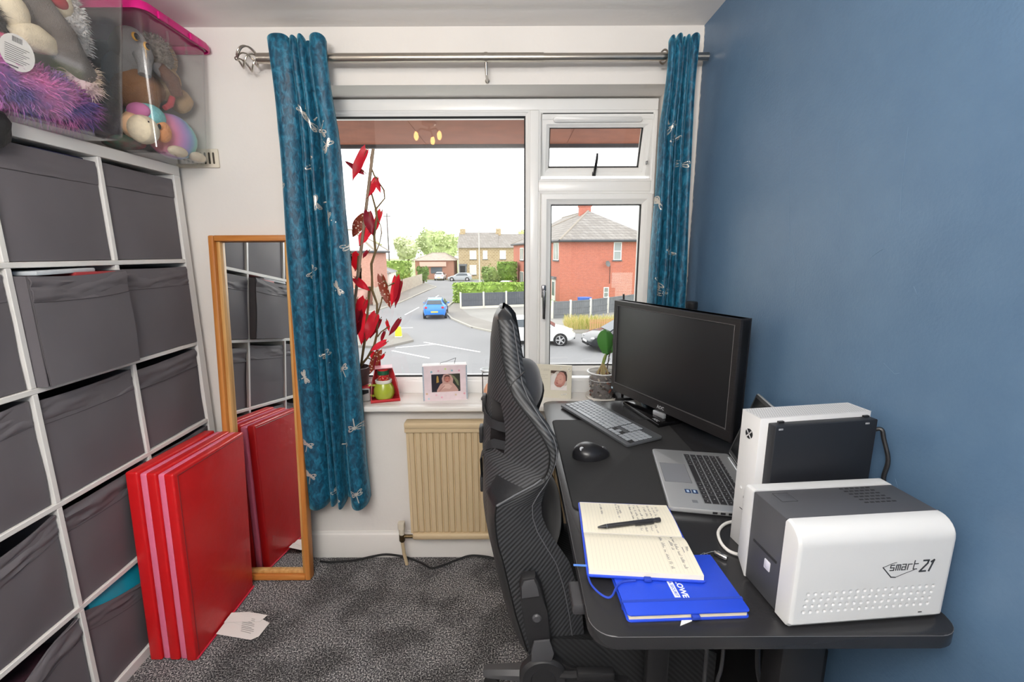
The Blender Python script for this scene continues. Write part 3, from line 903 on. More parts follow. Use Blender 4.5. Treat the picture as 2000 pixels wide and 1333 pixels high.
# the toys fill their boxes: spread and swell each group a little inside its box
for o in list(COL.objects):
    if o.get('category') == 'soft toy':
        y = o.location.y
        if y > 1.6:
            o.scale = (1.1, 1.08, 1.1); o.location.y = 1.712 + (y - 1.692) * 0.97; o.location.z += 0.006; o.location.x += 0.022
        else:
            o.scale = (1.06, 1.12, 1.10); o.location.y = 1.392 + (y - 1.36) * 1.08; o.location.z += 0.006; o.location.x += 0.016
# painted-over air vent beside the box
av = thing('air_vent', 'cream painted wall vent with dark slots beside the toy box', 'vent', (-1.30, WY, 1.845))
mb = MB(); mb.box(-1.39, -1.212, WY - 0.010, WY - 0.0005, 1.818, 1.892, bevel=0.004)
mb.build('plate', M('cream_vent_paint', '#dcd3c2', 0.6), av, world=True)
for k in range(9):
    x = -1.375 + 0.0175 * k
    mb = MB(); mb.prism(round_rect(x, x + 0.008, 1.832, 1.878, 0.0038, 3), -0.0006, 0.0002, mat=Matrix.Translation((0, WY - 0.0102, 0)) @ rot(PI / 2))
    mb.build('slot', M('slot_dark', '#4a443c', 0.9), av, world=True, smooth=False)

# ------------------------------------------------------------------ curtain pole and curtains
pole = thing('curtain_pole', 'brushed metal curtain pole with a cage finial above the window', 'curtain pole', (-0.10, 1.90, 2.20))
RY, RZ = 1.90, 2.20
def xrod(x0, x1, r, n=20):
    mb = MB(); mb.lathe([(r, x0), (r, x1)], n, mat=Matrix.Translation((0, RY, RZ)) @ rot(0, PI / 2, 0)); return mb
xrod(-0.955, 0.125, 0.0165).build('outer_tube', CHROME, pole, world=True)
xrod(0.12, 0.755, 0.0145).build('inner_tube', CHROME, pole, world=True)
mb = xrod(-0.968, -0.915, 0.0185); mb.lathe([(0.0205, -0.918), (0.0205, -0.905)], 20, mat=Matrix.Translation((0, RY, RZ)) @ rot(0, PI / 2, 0))
mb.build('end_collar', CHROME, pole, world=True)
fin = bpy.data.objects.new('cage_finial', None); COL.objects.link(fin); fin.parent = pole
fin.location = Vector((-0.968, RY, RZ)) - pole.location
for k in range(5):
    pts = []
    for i in range(17):
        t = i / 16
        a = k * 2 * PI / 5 + t * PI * 0.9
        r = 0.006 + 0.038 * math.sin(PI * t) ** 0.8
        pts.append((-0.076 * t, r * math.cos(a), r * math.sin(a)))
    mb = MB(); mb.tube(pts, 0.0032, 8); mb.build('cage_wire', CHROME, fin)
mb = MB(); mb.ell((-0.081, 0, 0), 0.0080, 2); mb.build('end_ball', CHROME, fin)
mb = MB()
mb.lathe([(0.0185, -0.101), (0.0185, -0.089)], 20, mat=Matrix.Translation((0, RY, RZ)) @ rot(0, PI / 2, 0))
mb.tube([(-0.095, RY, RZ - 0.016), (-0.095, RY + 0.01, RZ - 0.055), (-0.095, WY - 0.002, RZ - 0.058)], 0.005, 10)
mb.lathe([(0.009, 0), (0.009, 0.006), (0.006, 0.009)], 16, mat=Matrix.Translation((-0.095, WY - 0.001, RZ - 0.055)) @ rot(PI / 2))
mb.build('bracket', CHROME, pole, world=True)
for x in (-0.90, 0.70):
    mb = MB()
    mb.tube([(x, RY, RZ - 0.016), (x, RY + 0.02, RZ - 0.03), (x, WY - 0.002, RZ - 0.03)], 0.005, 10)
    mb.build('bracket', CHROME, pole, world=True)

FOIL = M('silver_foil_print', '#cfc9c0', 0.35, metal=0.4)
def curtain(name, label, xt, xb, ztop, zbot, creases, amps, yc, motifs, nu=150, nv=60, eyex=()):
    """pleated panel: creases are the folds' valley positions across the width (0..1), amps their depth"""
    t = thing(name, label, 'curtain', ((xt[0] + xt[1]) / 2, yc, ztop))
    def depth(s, v):
        for k in range(len(amps)):
            if s <= creases[k + 1] or k == len(amps) - 1:
                f = (s - creases[k]) / (creases[k + 1] - creases[k])
                f = min(1, max(0, f))
                a = amps[k] * (0.55 + 0.45 * min(1, v * 3))
                return a * (abs(math.sin(PI * f)) ** (0.34 if creases[k + 1] - creases[k] > 0.24 else 0.62))
        return 0
    def surf(s, v):
        x = (xt[0] + (xb[0] - xt[0]) * v) * (1 - s) + (xt[1] + (xb[1] - xt[1]) * v) * s
        pinch = 0.012 * math.sin(PI * min(1, v * 6)) if v < 1 / 6 else 0
        x += 0.006 * noise.noise(Vector((s * 3, v * 5, 2.2))) * min(1, v * 4) - pinch * (s - 0.5)
        d = depth(s, v)
        q = min(1, v / 0.22)
        y = yc - d * (0.55 + 0.45 * q) - 0.050 * (1 - q * q * (3 - 2 * q)) + 0.007 * noise.noise(Vector((s * 5, v * 4, 7.7)))
        z = ztop + (zbot - ztop) * v
        if v < 0.06: z += (d - 0.03) * 0.6 * (1 - v / 0.06)
        z += -(d - 0.02) * 0.55 * max(0, v - 0.9) * 10
        return Vector((x, y, z))
    mb = MB(); mb.grid(surf, nu, nv)
    mb.build('fabric_panel', VELVET, t, world=True, angle=180, thick=0.0025)
    W = abs(xb[1] - xb[0]); Hh = ztop - zbot
    for (mx, mz, ang, size) in motifs:
        v0 = (ztop - mz) / Hh
        xa = xt[0] + (xb[0] - xt[0]) * v0; xe = xt[1] + (xb[1] - xt[1]) * v0
        s0 = (mx - xa) / (xe - xa)
        if not -0.05 < s0 < 1.05: continue
        ca, sa = math.cos(ang), math.sin(ang)
        lines = []
        for wa, L in ((0.35, 0.9), (-0.25, 0.8), (PI - 0.35, 0.9), (PI + 0.25, 0.8)):
            loop = []
            for i in range(11):
                tt = i / 10 * 2 * PI
                a = 0.5 * L * (1 - math.cos(tt)); b = 0.14 * math.sin(tt) * (0.5 + a)
                loop.append((a * math.cos(wa) - b * math.sin(wa), a * math.sin(wa) + b * math.cos(wa)))
            lines.append(loop)
            lines.append([(0, 0), (0.8 * L * math.cos(wa), 0.8 * L * math.sin(wa))])
            lines.append([(0.2 * L * math.cos(wa + .1), 0.2 * L * math.sin(wa + .1)), (0.85 * L * math.cos(wa + .1), 0.85 * L * math.sin(wa + .1))])
        lines += [[(0, 0.25), (0, 0)], [(0, 0), (0, -0.5)], [(0, -0.5), (0, -1.1)]]
        mb = MB()
        for ln in lines:
            w = 0.045 if len(ln) > 2 else 0.06
            for (ax, ay), (bx, by) in zip(ln[:-1], ln[1:]):
                dx, dy = bx - ax, by - ay
                l = math.hypot(dx, dy) or 1
                nx, ny = -dy / l * w, dx / l * w
                q = []
                for px, py in ((ax + nx, ay + ny), (ax - nx, ay - ny), (bx - nx, by - ny), (bx + nx, by + ny)):
                    rx, ry = (px * ca - py * sa) * size, (px * sa + py * ca) * size
                    s_ = min(1, max(0, s0 + rx / (xe - xa) * 0.75)); v_ = min(1, max(0, v0 - ry / Hh))
                    p = surf(s_, v_); e = 0.004
                    pu = surf(min(1, s_ + e), v_) - surf(max(0, s_ - e), v_); pv = surf(s_, min(1, v_ + e)) - surf(s_, max(0, v_ - e))
                    n = pu.cross(pv); n = n.normalized() if n.length > 1e-9 else Vector((0, -1, 0))
                    if n.y > 0: n = -n
                    q.append(p + n * 0.0032)
                mb.poly(q)
        mb.build('dragonfly_print', FOIL, t, world=True, smooth=False)
    for ex in eyex:
        mb = MB()
        R, r_ = 0.024, 0.004
        mb.grid(lambda a, b: (ex[0] + (R + r_ * math.cos(b * 2 * PI)) * math.cos(a * 2 * PI) * ex[1], RY + (R + r_ * math.cos(b * 2 * PI)) * math.cos(a * 2 * PI) * -0.55, RZ + (R + r_ * math.cos(b * 2 * PI)) * math.sin(a * 2 * PI) + r_ * 0.3 * math.sin(b * 2 * PI)), 20, 8)
        mb.build('eyelet', CHROME, t, world=True)
    return t
rnd = random.Random(2)
lm = [(-0.809, 2.004), (-0.78, 1.963), (-0.717, 1.879), (-0.91, 1.717), (-0.78, 1.666), (-0.73, 1.602), (-0.825, 1.391), (-0.714, 1.325), (-0.674, 1.497), (-0.793, 1.045), (-0.721, 0.986), (-0.689, 0.719), (-0.737, 0.618), (-0.899, 0.643), (-0.941, 1.108), (-0.795, 1.817), (-0.736, 1.935), (-0.80, 0.40), (-0.70, 0.42), (-0.90, 0.50), (-0.88, 0.95)]
lm = [(x, z, rnd.uniform(-2.6, 2.6) if (x, z) != (-0.689, 0.719) else PI + 0.1, 0.036 if (x, z) != (-0.689, 0.719) else 0.040) for x, z in lm]
curtain('velvet_curtain', 'long teal crushed-velvet curtain with silver dragonflies, left of the window', (-0.905, -0.69), (-0.948, -0.662), 2.262, 0.350,
        [0, 0.38, 0.51, 0.645, 0.73, 1.0], [0.066, 0.050, 0.062, 0.008, 0.066], 1.920, lm, eyex=((-0.706, 0.5), (-0.895, 0.45)))
rm = [(0.623, 1.943), (0.64, 1.899), (0.672, 1.804), (0.59, 1.657), (0.643, 1.466), (0.607, 1.343), (0.628, 1.301), (0.578, 2.041)]
rm = [(x, z, rnd.uniform(-2.6, 2.6), 0.034) for x, z in rm]
curtain('velvet_curtain', 'narrow teal crushed-velvet curtain bunched beside the blue wall', (0.590, 0.700), (0.565, 0.742), 2.255, 0.42,
        [0, 0.20, 0.44, 0.54, 0.70, 1.0], [0.050, 0.062, 0.040, 0.056, 0.064], 1.915, rm, 110, 50, eyex=((0.585, 0.5),))

# ------------------------------------------------------------------ leaning mirror
OAK = wood_mat('orange_pine', '#b8702f', '#d08b45', (6, 6, 0.35), 9)
OAK_L = wood_mat('pale_pine', '#bd8a4a', '#d9ab6c', (6, 6, 0.35), 9)
OAK_H = wood_mat('orange_pine_rail', '#b8702f', '#d08b45', (0.35, 6, 6), 9)
mir = thing('standing_mirror', 'tall pine-framed mirror leaning against the wall behind the red mats', 'mirror', (-1.098, 1.803, 0.004), (-0.086, 0, 0))
mw, mh, rw = 0.352, 1.545, 0.024
for s in (-1, 1):
    x0, x1 = sorted((s * mw / 2, s * (mw / 2 - rw)))
    mb = MB(); mb.box(x0, x1, 0, 0.045, 0, mh, bevel=0.006); mb.build('stile', OAK, mir)
    x0, x1 = sorted((s * (mw / 2 - rw), s * (mw / 2 - rw - 0.016)))
    mb = MB(); mb.box(x0, x1, 0.016, 0.045, rw, mh - rw, bevel=0.003); mb.build('inner_moulding', OAK_L, mir)
for z0 in (0.0, mh - rw):
    mb = MB(); mb.box(-mw / 2 + rw, mw / 2 - rw, 0.001, 0.045, z0, z0 + rw, bevel=0.004); mb.build('rail', OAK_H, mir)
mb = MB(); mb.box(-mw / 2 + rw, mw / 2 - rw, 0.018, 0.045, rw, rw + 0.012, bevel=0.003); mb.build('inner_moulding', OAK_L, mir)
mb = MB(); mb.box(-mw / 2 + rw + 0.012, mw / 2 - rw - 0.012, 0.034, 0.040, rw + .005, mh - rw - .002)
mb.build('mirror_glass', M('silvered_glass', '#e8ecec', 0.0, metal=1.0), mir, smooth=False)
mb = MB(); mb.box(-mw / 2 + 0.01, mw / 2 - 0.01, 0.0405, 0.044, 0.01, mh - 0.01)
mb.build('backing_board', M('hardboard', '#7a5a3c', 0.8), mir, smooth=False)

# ------------------------------------------------------------------ folded gym mat
VIN_R = M('red_vinyl', '#d2181d', 0.36, spec=0.5, bump=(9, 0.25, 0.02))
VIN_P = M('pink_vinyl', '#ea7898', 0.36, spec=0.5, bump=(14, 0.35, 0.02))
gm = thing('folded_gym_mat', 'red and pink vinyl gym mat folded upright against the bookcase', 'gym mat', (-1.25, 1.6, 0))
for i in range(5):
    wid = (0.045, 0.027, 0.037, 0.027, 0.036)
    a = sum(wid[:i]); b = a + wid[i] - 0.0008
    dz = (0.004, -0.004, 0.0, -0.006, -0.002)[i]
    dy = (0.0, 0.006, 0.0, 0.004, -0.004)[i]
    mb = MB()
    nb = 8
    for f in range(1):
        P = [(-1.332 + a, 1.397 + dy, 0.002), (-1.332 + b, 1.397 + dy, 0.002), (-1.332 + b, 1.772 + dy, 0.002), (-1.332 + a, 1.772 + dy, 0.002),
             (-1.345 + a, 1.444 + dy, 0.720 + dz), (-1.345 + b, 1.444 + dy, 0.720 + dz), (-1.345 + b, 1.860 + dy, 0.706 + dz), (-1.345 + a, 1.860 + dy, 0.706 + dz)]
        vs = [mb.bm.verts.new(p) for p in P]
        fs = [mb.bm.faces.new([vs[k] for k in q]) for q in ((3, 2, 1, 0), (4, 5, 6, 7), (0, 1, 5, 4), (1, 2, 6, 5), (2, 3, 7, 6), (3, 0, 4, 7))]
        es = list({e for f_ in fs for e in f_.edges})
        bmesh.ops.bevel(mb.bm, geom=es, offset=0.007, segments=3, profile=0.5, affect='EDGES')
    p = mb.build('mat_panel', VIN_R if i % 2 == 0 else VIN_P, gm, world=True)
    lbl(p, ('red' if i % 2 == 0 else 'pink') + ' vinyl mat panel')
mb = MB()
mb.tube([(-1.1735, 1.458, 0.704), (-1.1605, 1.412, 0.012)], 0.0022, 5); mb.tube([(-1.1735, 1.458, 0.704), (-1.174, 1.846, 0.692)], 0.0022, 5)
mb.build('face_seam', M('dark_red_seam', '#8e1015', 0.5), gm, world=True)
mb = MB()
mb.tube([(-1.160, 1.40, 0.006), (-1.159, 1.58, 0.006), (-1.159, 1.768, 0.006)], 0.0035, 6)
mb.build('piping', M('pink_piping', '#d0304a', 0.5), gm, world=True)
LABEL = M('white_label', '#e9e5e1', 0.7)
for k, (out, zz) in enumerate((([(-1.155, 1.50), (-1.011, 1.483), (-0.988, 1.497), (-0.979, 1.56), (-1.06, 1.60), (-1.155, 1.57)], 0.004), ([(-1.155, 1.55), (-1.02, 1.565), (-1.005, 1.597), (-1.09, 1.612), (-1.155, 1.60)], 0.009))):
    mb = MB()
    n = len(out)
    c = Vector((sum(p[0] for p in out) / n, sum(p[1] for p in out) / n, zz + 0.006))
    lo = [Vector((x, y, zz + (0.012 if x < -1.15 else 0.0015 * i))) for i, (x, y) in enumerate(out)]
    for i in range(n): mb.poly([lo[i], lo[(i + 1) % n], c])
    cl = mb.build('care_label', LABEL, gm, world=True, thick=0.0006)
    if k == 0:
        mb = MB()
        for q in range(9):
            y = 1.585 - 0.0085 * q
            strokes(mb, [[(-1.10 + 0.004 * q, y), (-1.045 + 0.004 * q - 0.01 * (q % 3 == 2), y - 0.012)]], 0.0016, 0.0004, Matrix.Translation((0, 0, 0.0135)))
        mb.build('print', M('faint_print', '#8d8a88', 0.8), cl, smooth=False, world=True)

# ------------------------------------------------------------------ radiator
RAD = M('cream_radiator_paint', '#cdb894', 0.45)
rad = thing('radiator', 'cream ribbed panel radiator under the window', 'radiator', (-0.11, 1.93, 0.12))
X0, X1, Z0, Z1 = -0.482, 0.268, 0.152, 0.728
prof = []
n = 25
pitch = (X1 - X0 - 0.03) / n
for k in range(n):
    x = X0 + 0.015 + pitch * k
    prof += [(x, 1.906), (x + pitch * 0.14, 1.8985), (x + pitch * 0.78, 1.8985), (x + pitch * 0.90, 1.906)]
prof = [(X0 + 0.004, 1.906)] + prof + [(X1 - 0.004, 1.906)]
back = [(x, 1.93) for x, y in (prof[-1], prof[0])]
mb = MB()
zs = ((Z0 + 0.02, 0.0), (Z0 + 0.035, 1.0), (Z1 - 0.045, 1.0), (Z1 - 0.035, 0.0))
mb.loft([[(x, 1.906 + (y - 1.906) * k, z) for x, y in prof] + [(x, y, z) for x, y in back] for z, k in zs])
mb.build('ribbed_panel', RAD, rad, world=True, angle=20)
mb = MB(); mb.box(X0, X1, 1.886, 1.945, Z1 - 0.03, Z1, bevel=0.008); mb.box(X0, X1, 1.892, 1.94, Z1 - 0.05, Z1 - 0.028, bevel=0.004)
mb.build('top_rail', RAD, rad, world=True)
mb = MB(); mb.box(X0 + 0.012, X1 - 0.012, 1.888, 1.94, Z0 - 0.006, Z0 + 0.026, bevel=0.010, seg=3)
mb.build('bottom_rail', RAD, rad, world=True)
for x in (X0 + 0.12, X1 - 0.12):
    mb = MB(); mb.box(x - 0.02, x + 0.02, 1.93, WY - 0.001, 0.3, 0.6); mb.build('wall_bracket', RAD, rad, world=True)
mb = MB()
mb.prism(round_rect(-0.537, -0.507, 1.893, 1.923, 0.005), 0.198, 0.228, bevel=0.003)
mb.lathe([(0.012, 0.165), (0.016, 0.198)], 14, c=(-0.522, 1.908, 0))
lbl(mb.build('valve_cap', M('aged_white_plastic', '#d9d0bd', 0.5), rad, world=True), 'square cream valve cap')
BRASS = M('tarnished_brass', '#6b5a40', 0.4, metal=0.9)
mb = MB()
mb.lathe([(0.010, 0.128), (0.014, 0.135), (0.014, 0.165), (0.010, 0.168)], 12, c=(-0.522, 1.908, 0))
mb.lathe([(0.009, -0.522), (0.009, -0.468)], 10, mat=Matrix.Translation((0, 1.908, 0.155)) @ rot(0, PI / 2, 0))
lbl(mb.build('valve_body', BRASS, rad, world=True), 'tarnished brass valve')
mb = MB(); mb.tube([(-0.522, 1.908, 0.13), (-0.518, 1.912, 0.06), (-0.508, 1.915, 0.0)], 0.008, 10)
lbl(mb.build('feed_pipe', RAD, rad, world=True), 'painted feed pipe into the carpet')
# black cable along the skirting
mb = MB()
pts = [(-0.93, 1.93, 0.008), (-0.88, 1.925, 0.007), (-0.83, 1.93, 0.007), (-0.76, 1.935, 0.01), (-0.68, 1.945, 0.022), (-0.62, 1.948, 0.03), (-0.56, 1.945, 0.026), (-0.5, 1.938, 0.016), (-0.43, 1.91, 0.008), (-0.385, 1.882, 0.006), (-0.33, 1.90, 0.008), (-0.26, 1.928, 0.018), (-0.2, 1.942, 0.026), (-0.12, 1.945, 0.016), (-0.05, 1.93, 0.008), (0.1, 1.93, 0.007), (0.3, 1.94, 0.007)]
mb.tube(smooth_path(pts), 0.0052, 8)
tag(mb.build('power_cable', BLACK), 'black power cable trailing along the white skirting board', 'cable')

# ------------------------------------------------------------------ window sill: begonia
SILL = 0.788
LEAVES= [(-0.615, 2.037, 1.898, -0.682, 2.033, 1.773, 0.043, 'r'), (-0.636, 2.043, 1.81, -0.711, 2.042, 1.854, 0.021, 'd'), (-0.589, 2.056, 1.785, -0.629, 2.038, 1.698, 0.033, 'r'), (-0.574, 2.026, 1.776, -0.563, 2.031, 1.72, 0.021, 'r'), (-0.622, 2.038, 1.644, -0.608, 2.025, 1.543, 0.043, 'd'), (-0.578, 2.075, 1.647, -0.616, 2.069, 1.545, 0.033, 'b'), (-0.649, 2.067, 1.625, -0.708, 2.061, 1.538, 0.048, 's'), (-0.625, 2.057, 1.569, -0.675, 2.041, 1.498, 0.048, 'b'), (-0.682, 2.057, 1.462, -0.708, 2.063, 1.387, 0.057, 'r'), (-0.721, 2.051, 1.464, -0.737, 2.053, 1.388, 0.029, 'k'), (-0.643, 2.059, 1.475, -0.662, 2.04, 1.444, 0.019, 'd'), (-0.684, 2.063, 1.403, -0.69, 2.061, 1.327, 0.031, 'k'), (-0.702, 2.04, 1.358, -0.633, 2.021, 1.302, 0.033, 'r'), (-0.59, 2.068, 1.363, -0.557, 2.062, 1.216, 0.043, 's'), (-0.523, 2.061, 1.361, -0.556, 2.067, 1.223, 0.029, 'r'), (-0.501, 2.061, 1.34, -0.537, 2.068, 1.22, 0.021, 'd'), (-0.664, 2.045, 1.259, -0.721, 2.049, 1.138, 0.052, 'r'), (-0.697, 2.047, 1.207, -0.727, 2.055, 1.077, 0.043, 'd'), (-0.668, 2.069, 1.183, -0.7, 2.052, 1.046, 0.048, 'b'), (-0.613, 2.032, 1.192, -0.664, 2.018, 1.072, 0.052, 'r'), (-0.611, 2.073, 1.165, -0.664, 2.066, 1.075, 0.033, 'd'), (-0.578, 2.056, 1.158, -0.564, 2.045, 1.11, 0.021, 'r'), (-0.517, 2.05, 1.168, -0.568, 2.042, 1.093, 0.019, 'd'), (-0.582, 2.043, 1.062, -0.657, 2.04, 1.019, 0.029, 'b'), (-0.623, 2.054, 1.021, -0.684, 2.061, 0.898, 0.033, 's'), (-0.627, 2.059, 0.983, -0.64, 2.067, 0.891, 0.031, 'd'), (-0.602, 2.068, 1.001, -0.624, 2.078, 0.971, 0.014, 'r'), (-0.706, 2.059, 1.26, -0.722, 2.043, 1.191, 0.019, 'r'), (-0.591, 2.068, 1.106, -0.616, 2.077, 1.055, 0.017, 'd'), (-0.657, 2.07, 1.013, -0.661, 2.067, 0.976, 0.024, 'r')]
STEMS= {'main': [(-0.594, 2.055, 1.656), (-0.592, 2.055, 1.621), (-0.608, 2.055, 1.544), (-0.608, 2.055, 1.473), (-0.629, 2.055, 1.419), (-0.631, 2.055, 1.362), (-0.635, 2.055, 1.3), (-0.617, 2.055, 1.239), (-0.62, 2.055, 1.163), (-0.626, 2.055, 1.099), (-0.644, 2.055, 1.043), (-0.681, 2.055, 0.984), (-0.715, 2.055, 0.945)], 'up1': [(-0.594, 2.055, 1.656), (-0.608, 2.055, 1.712), (-0.617, 2.055, 1.749)], 'up2': [(-0.594, 2.055, 1.656), (-0.553, 2.055, 1.701), (-0.556, 2.055, 1.736), (-0.574, 2.055, 1.766), (-0.592, 2.055, 1.797), (-0.603, 2.055, 1.829), (-0.603, 2.055, 1.866), (-0.597, 2.055, 1.889)], 'loop': [(-0.591, 2.055, 1.624), (-0.576, 2.055, 1.582), (-0.575, 2.055, 1.555), (-0.587, 2.055, 1.511), (-0.605, 2.055, 1.473)], 'br1': [(-0.615, 2.055, 1.196), (-0.596, 2.055, 1.248), (-0.59, 2.055, 1.271)], 'br2': [(-0.574, 2.055, 1.346), (-0.561, 2.055, 1.32), (-0.533, 2.055, 1.334)], 'br3': [(-0.624, 2.055, 1.086), (-0.604, 2.055, 1.11), (-0.574, 2.055, 1.13), (-0.562, 2.055, 1.137)], 'cane2': [(-0.645, 2.055, 1.318), (-0.661, 2.055, 1.211), (-0.684, 2.055, 1.082), (-0.713, 2.055, 0.945)], 'cane3': [(-0.682, 2.055, 1.455), (-0.713, 2.055, 1.272), (-0.735, 2.055, 1.106), (-0.732, 2.055, 0.945)], 'low': [(-0.681, 2.055, 0.984), (-0.648, 2.055, 0.969), (-0.624, 2.055, 1.009)]}
STAKE= [(-0.589, 2.045, 1.904), (-0.792, 2.045, 0.987)]
def leaf_mat(name, col, spot=None, trans=0.58, vein=None):
    m = bpy.data.materials.new(name); m.use_nodes = True
    nt = m.node_tree; b = nt.nodes['Principled BSDF']; out = nt.nodes['Material Output']
    b.inputs['Roughness'].default_value = 0.4
    src = nt.nodes.new('ShaderNodeRGB'); src.outputs[0].default_value = lin(col)
    cs = src.outputs[0]
    if spot:
        tc = nt.nodes.new('ShaderNodeTexCoord')
        v = nt.nodes.new('ShaderNodeTexVoronoi'); v.inputs['Scale'].default_value = 75
        nt.links.new(tc.outputs['Object'], v.inputs['Vector'])
        lt = nt.nodes.new('ShaderNodeMath'); lt.operation = 'LESS_THAN'; lt.inputs[1].default_value = 0.28
        nt.links.new(v.outputs['Distance'], lt.inputs[0])
        mx = nt.nodes.new('ShaderNodeMix'); mx.data_type = 'RGBA'
        nt.links.new(lt.outputs[0], mx.inputs['Factor']); nt.links.new(cs, mx.inputs['A']); mx.inputs['B'].default_value = lin(spot)
        cs = mx.outputs['Result']
    nt.links.new(cs, b.inputs['Base Color'])
    tl = nt.nodes.new('ShaderNodeBsdfTranslucent'); nt.links.new(cs, tl.inputs[0])
    ms = nt.nodes.new('ShaderNodeMixShader'); ms.inputs[0].default_value = trans
    nt.links.new(b.outputs[0], ms.inputs[1]); nt.links.new(tl.outputs[0], ms.inputs[2]); nt.links.new(ms.outputs[0], out.inputs[0])
    return m
LEAF_M = {'r': leaf_mat('begonia_red', '#e83a50'), 'b': leaf_mat('begonia_bright_red', '#f2526a', trans=0.68), 'd': leaf_mat('begonia_wine', '#b02a42', trans=0.55),
          's': leaf_mat('begonia_spotted', '#a85038', '#f4e4d2', 0.45), 'k': leaf_mat('begonia_dark_spotted', '#332a16', '#efe6d2', 0.2)}
STEM_M = M('begonia_stem', '#6f5a35', 0.6, var=(30, 0.2))
bg_ = thing('cane_begonia', 'tall cane begonia with red wing-shaped leaves in a pot behind the left curtain', 'pot plant', (-0.735, 2.05, SILL))
mb = MB(); mb.lathe([(0.045, 0.0), (0.048, 0.003), (0.060, 0.12), (0.064, 0.122), (0.066, 0.155), (0.061, 0.156), (0.058, 0.13)], 28, cap=True)
mb.build('plant_pot', M('brown_plastic_pot', '#5b4d4c', 0.45), bg_)
mb = MB(); mb.lathe([(0.0585, 0.128), (0.05, 0.14), (0.0, 0.142)], 24, cap=False); mb.build('compost', M('compost', '#3b2a20', 1.0, bump=(120, 1.0)), bg_)
for k, pts in STEMS.items():
    q = []
    for i, p in enumerate(pts):
        w = noise.noise(Vector(p) * 9) * 0.02
        q.append((p[0], p[1] + w, p[2]))
    r = {'main': 0.0055, 'cane2': 0.006, 'cane3': 0.005}.get(k, 0.0030 if k != 'up1' else 0.004)
    if k == 'loop': r = 0.0022
    mb = MB(); mb.tube(q, [r * (1.15 if i % 2 == 0 else 0.9) for i in range(len(q))], 8)
    mb.build('stem', STEM_M, bg_, world=True)
mb = MB(); mb.tube([STAKE[0], (-0.775, 2.045, 0.93)], 0.0072, 8)
lbl(mb.build('support_cane', M('bamboo_cane', '#8d7a66', 0.6, var=(20, .15)), bg_, world=True), 'straight support cane')
rl = random.Random(4)
for (ax, ay, az, bx, by, bz, w, kind) in LEAVES:
    A, B = Vector((ax, ay, az)), Vector((bx, by, bz))
    d = B - A; L = d.length; d.normalize()
    side = d.cross(Vector((rl.uniform(-.5, .5), -1, rl.uniform(-.3, .3)))).normalized()
    nrm = side.cross(d).normalized()
    sg = rl.choice((-1, 1))
    w = max(w, L * 0.28) * 0.52
    def lf(u, v, A=A, d=d, L=L, side=side, nrm=nrm, w=w, sg=sg):
        # u across -1..1, v along 0..1; angel-wing outline: one lobe longer than the other
        k = (u * 2 - 1)
        wid = max(0.0, math.sin(PI * min(1, (v + 0.06) / 1.06) ** 0.72)) ** 0.75
        lob = 1.25 if k * sg > 0 else 0.75
        back = -0.10 * k * k * (1.2 if k * sg > 0 else 0.6) * (1 - v) ** 2
        wav = 0.06 * math.sin(v * 9 + k * 3)
        return A + d * L * (v + back) + side * k * w * wid * lob * (1 + wav) + nrm * (w * (0.22 * k * k - 0.35 * (v - 0.4) ** 2) + 0.14 * w * math.sin(v * 12) * k)
    mb = MB(); mb.grid(lf, 6, 10)
    mb.build('leaf', LEAF_M[kind], bg_, world=True, angle=80, thick=0.0008)
    mb = MB()
    mb.tube([A - d * 0.012 - nrm * 0.004, A, A + d * L * 0.5 - nrm * 0.001], [0.0018, 0.0016, 0.0008], 5)
    mb.build('leaf_stalk', STEM_M, bg_, world=True)

# ------------------------------------------------------------------ window sill: small things
# red topped gadget
gd = thing('bedside_speaker', 'small grey rounded gadget with a red top, beside the begonia pot', 'speaker', (-0.70, 2.01, SILL), (0, 0, 0.20))
def rbox(name, mat, parent, x0, x1, y0, y1, z0, z1, r, world=False, **k):
    mb = MB(); mb.box(x0, x1, y0, y1, z0, z1, bevel=r, seg=4)
    return mb.build(name, mat, parent, world=world, **k)
rbox('case', M('silver_plastic', '#bab6b2', 0.35), gd, -0.04, 0.04, -0.02, 0.035, 0.0, 0.072, 0.012)
rbox('top_shell', M('red_gloss_plastic', '#b3262c', 0.25), gd, -0.041, 0.041, -0.019, 0.036, 0.064, 0.0745, 0.005)
mb = MB(); mb.prism([(-0.034, 0.026), (0.034, 0.045), (0.034, 0.060), (-0.034, 0.062)], 0, 0.001, mat=Matrix.Translation((0, -0.0198, 0)) @ rot(PI / 2))
mb.build('dark_face', BLACK, gd, smooth=False)
# mug gift pack
RCARD = M('red_gift_card', '#c01a24', 0.35, coat=0.3)
gp = thing('mug_gift_carton', 'red card gift carton open at the front, holding a green mug and a tin', 'carton', (-0.600, 2.04, SILL), (0, 0, 0.30))
mb = MB(); mb.box(-0.066, 0.066, -0.048, 0.048, 0, 0.004); mb.box(-0.066, 0.066, -0.048, -0.046, 0, 0.014); mb.build('base_tray', RCARD, gp, smooth=False)
for s in (-1, 1):
    mb = MB()
    mb.loft([[(s * 0.066, -0.047, 0.0), (s * 0.066, 0.047, 0.0), (s * 0.064, 0.047, 0.0), (s * 0.064, -0.047, 0.0)], [(s * 0.058, -0.022, 0.08), (s * 0.058, 0.022, 0.08), (s * 0.056, 0.022, 0.08), (s * 0.056, -0.022, 0.08)], [(s * 0.038, -0.03, 0.158), (s * 0.038, 0.03, 0.158), (s * 0.036, 0.03, 0.158), (s * 0.036, -0.03, 0.158)]])
    mb.build('side_flap', RCARD, gp, smooth=False)
mb = MB(); mb.box(-0.039, 0.039, -0.031, 0.031, 0.156, 0.1595); mb.build('top_flap', M('pale_pink_card', '#e9a9b2', 0.4), gp, smooth=False)
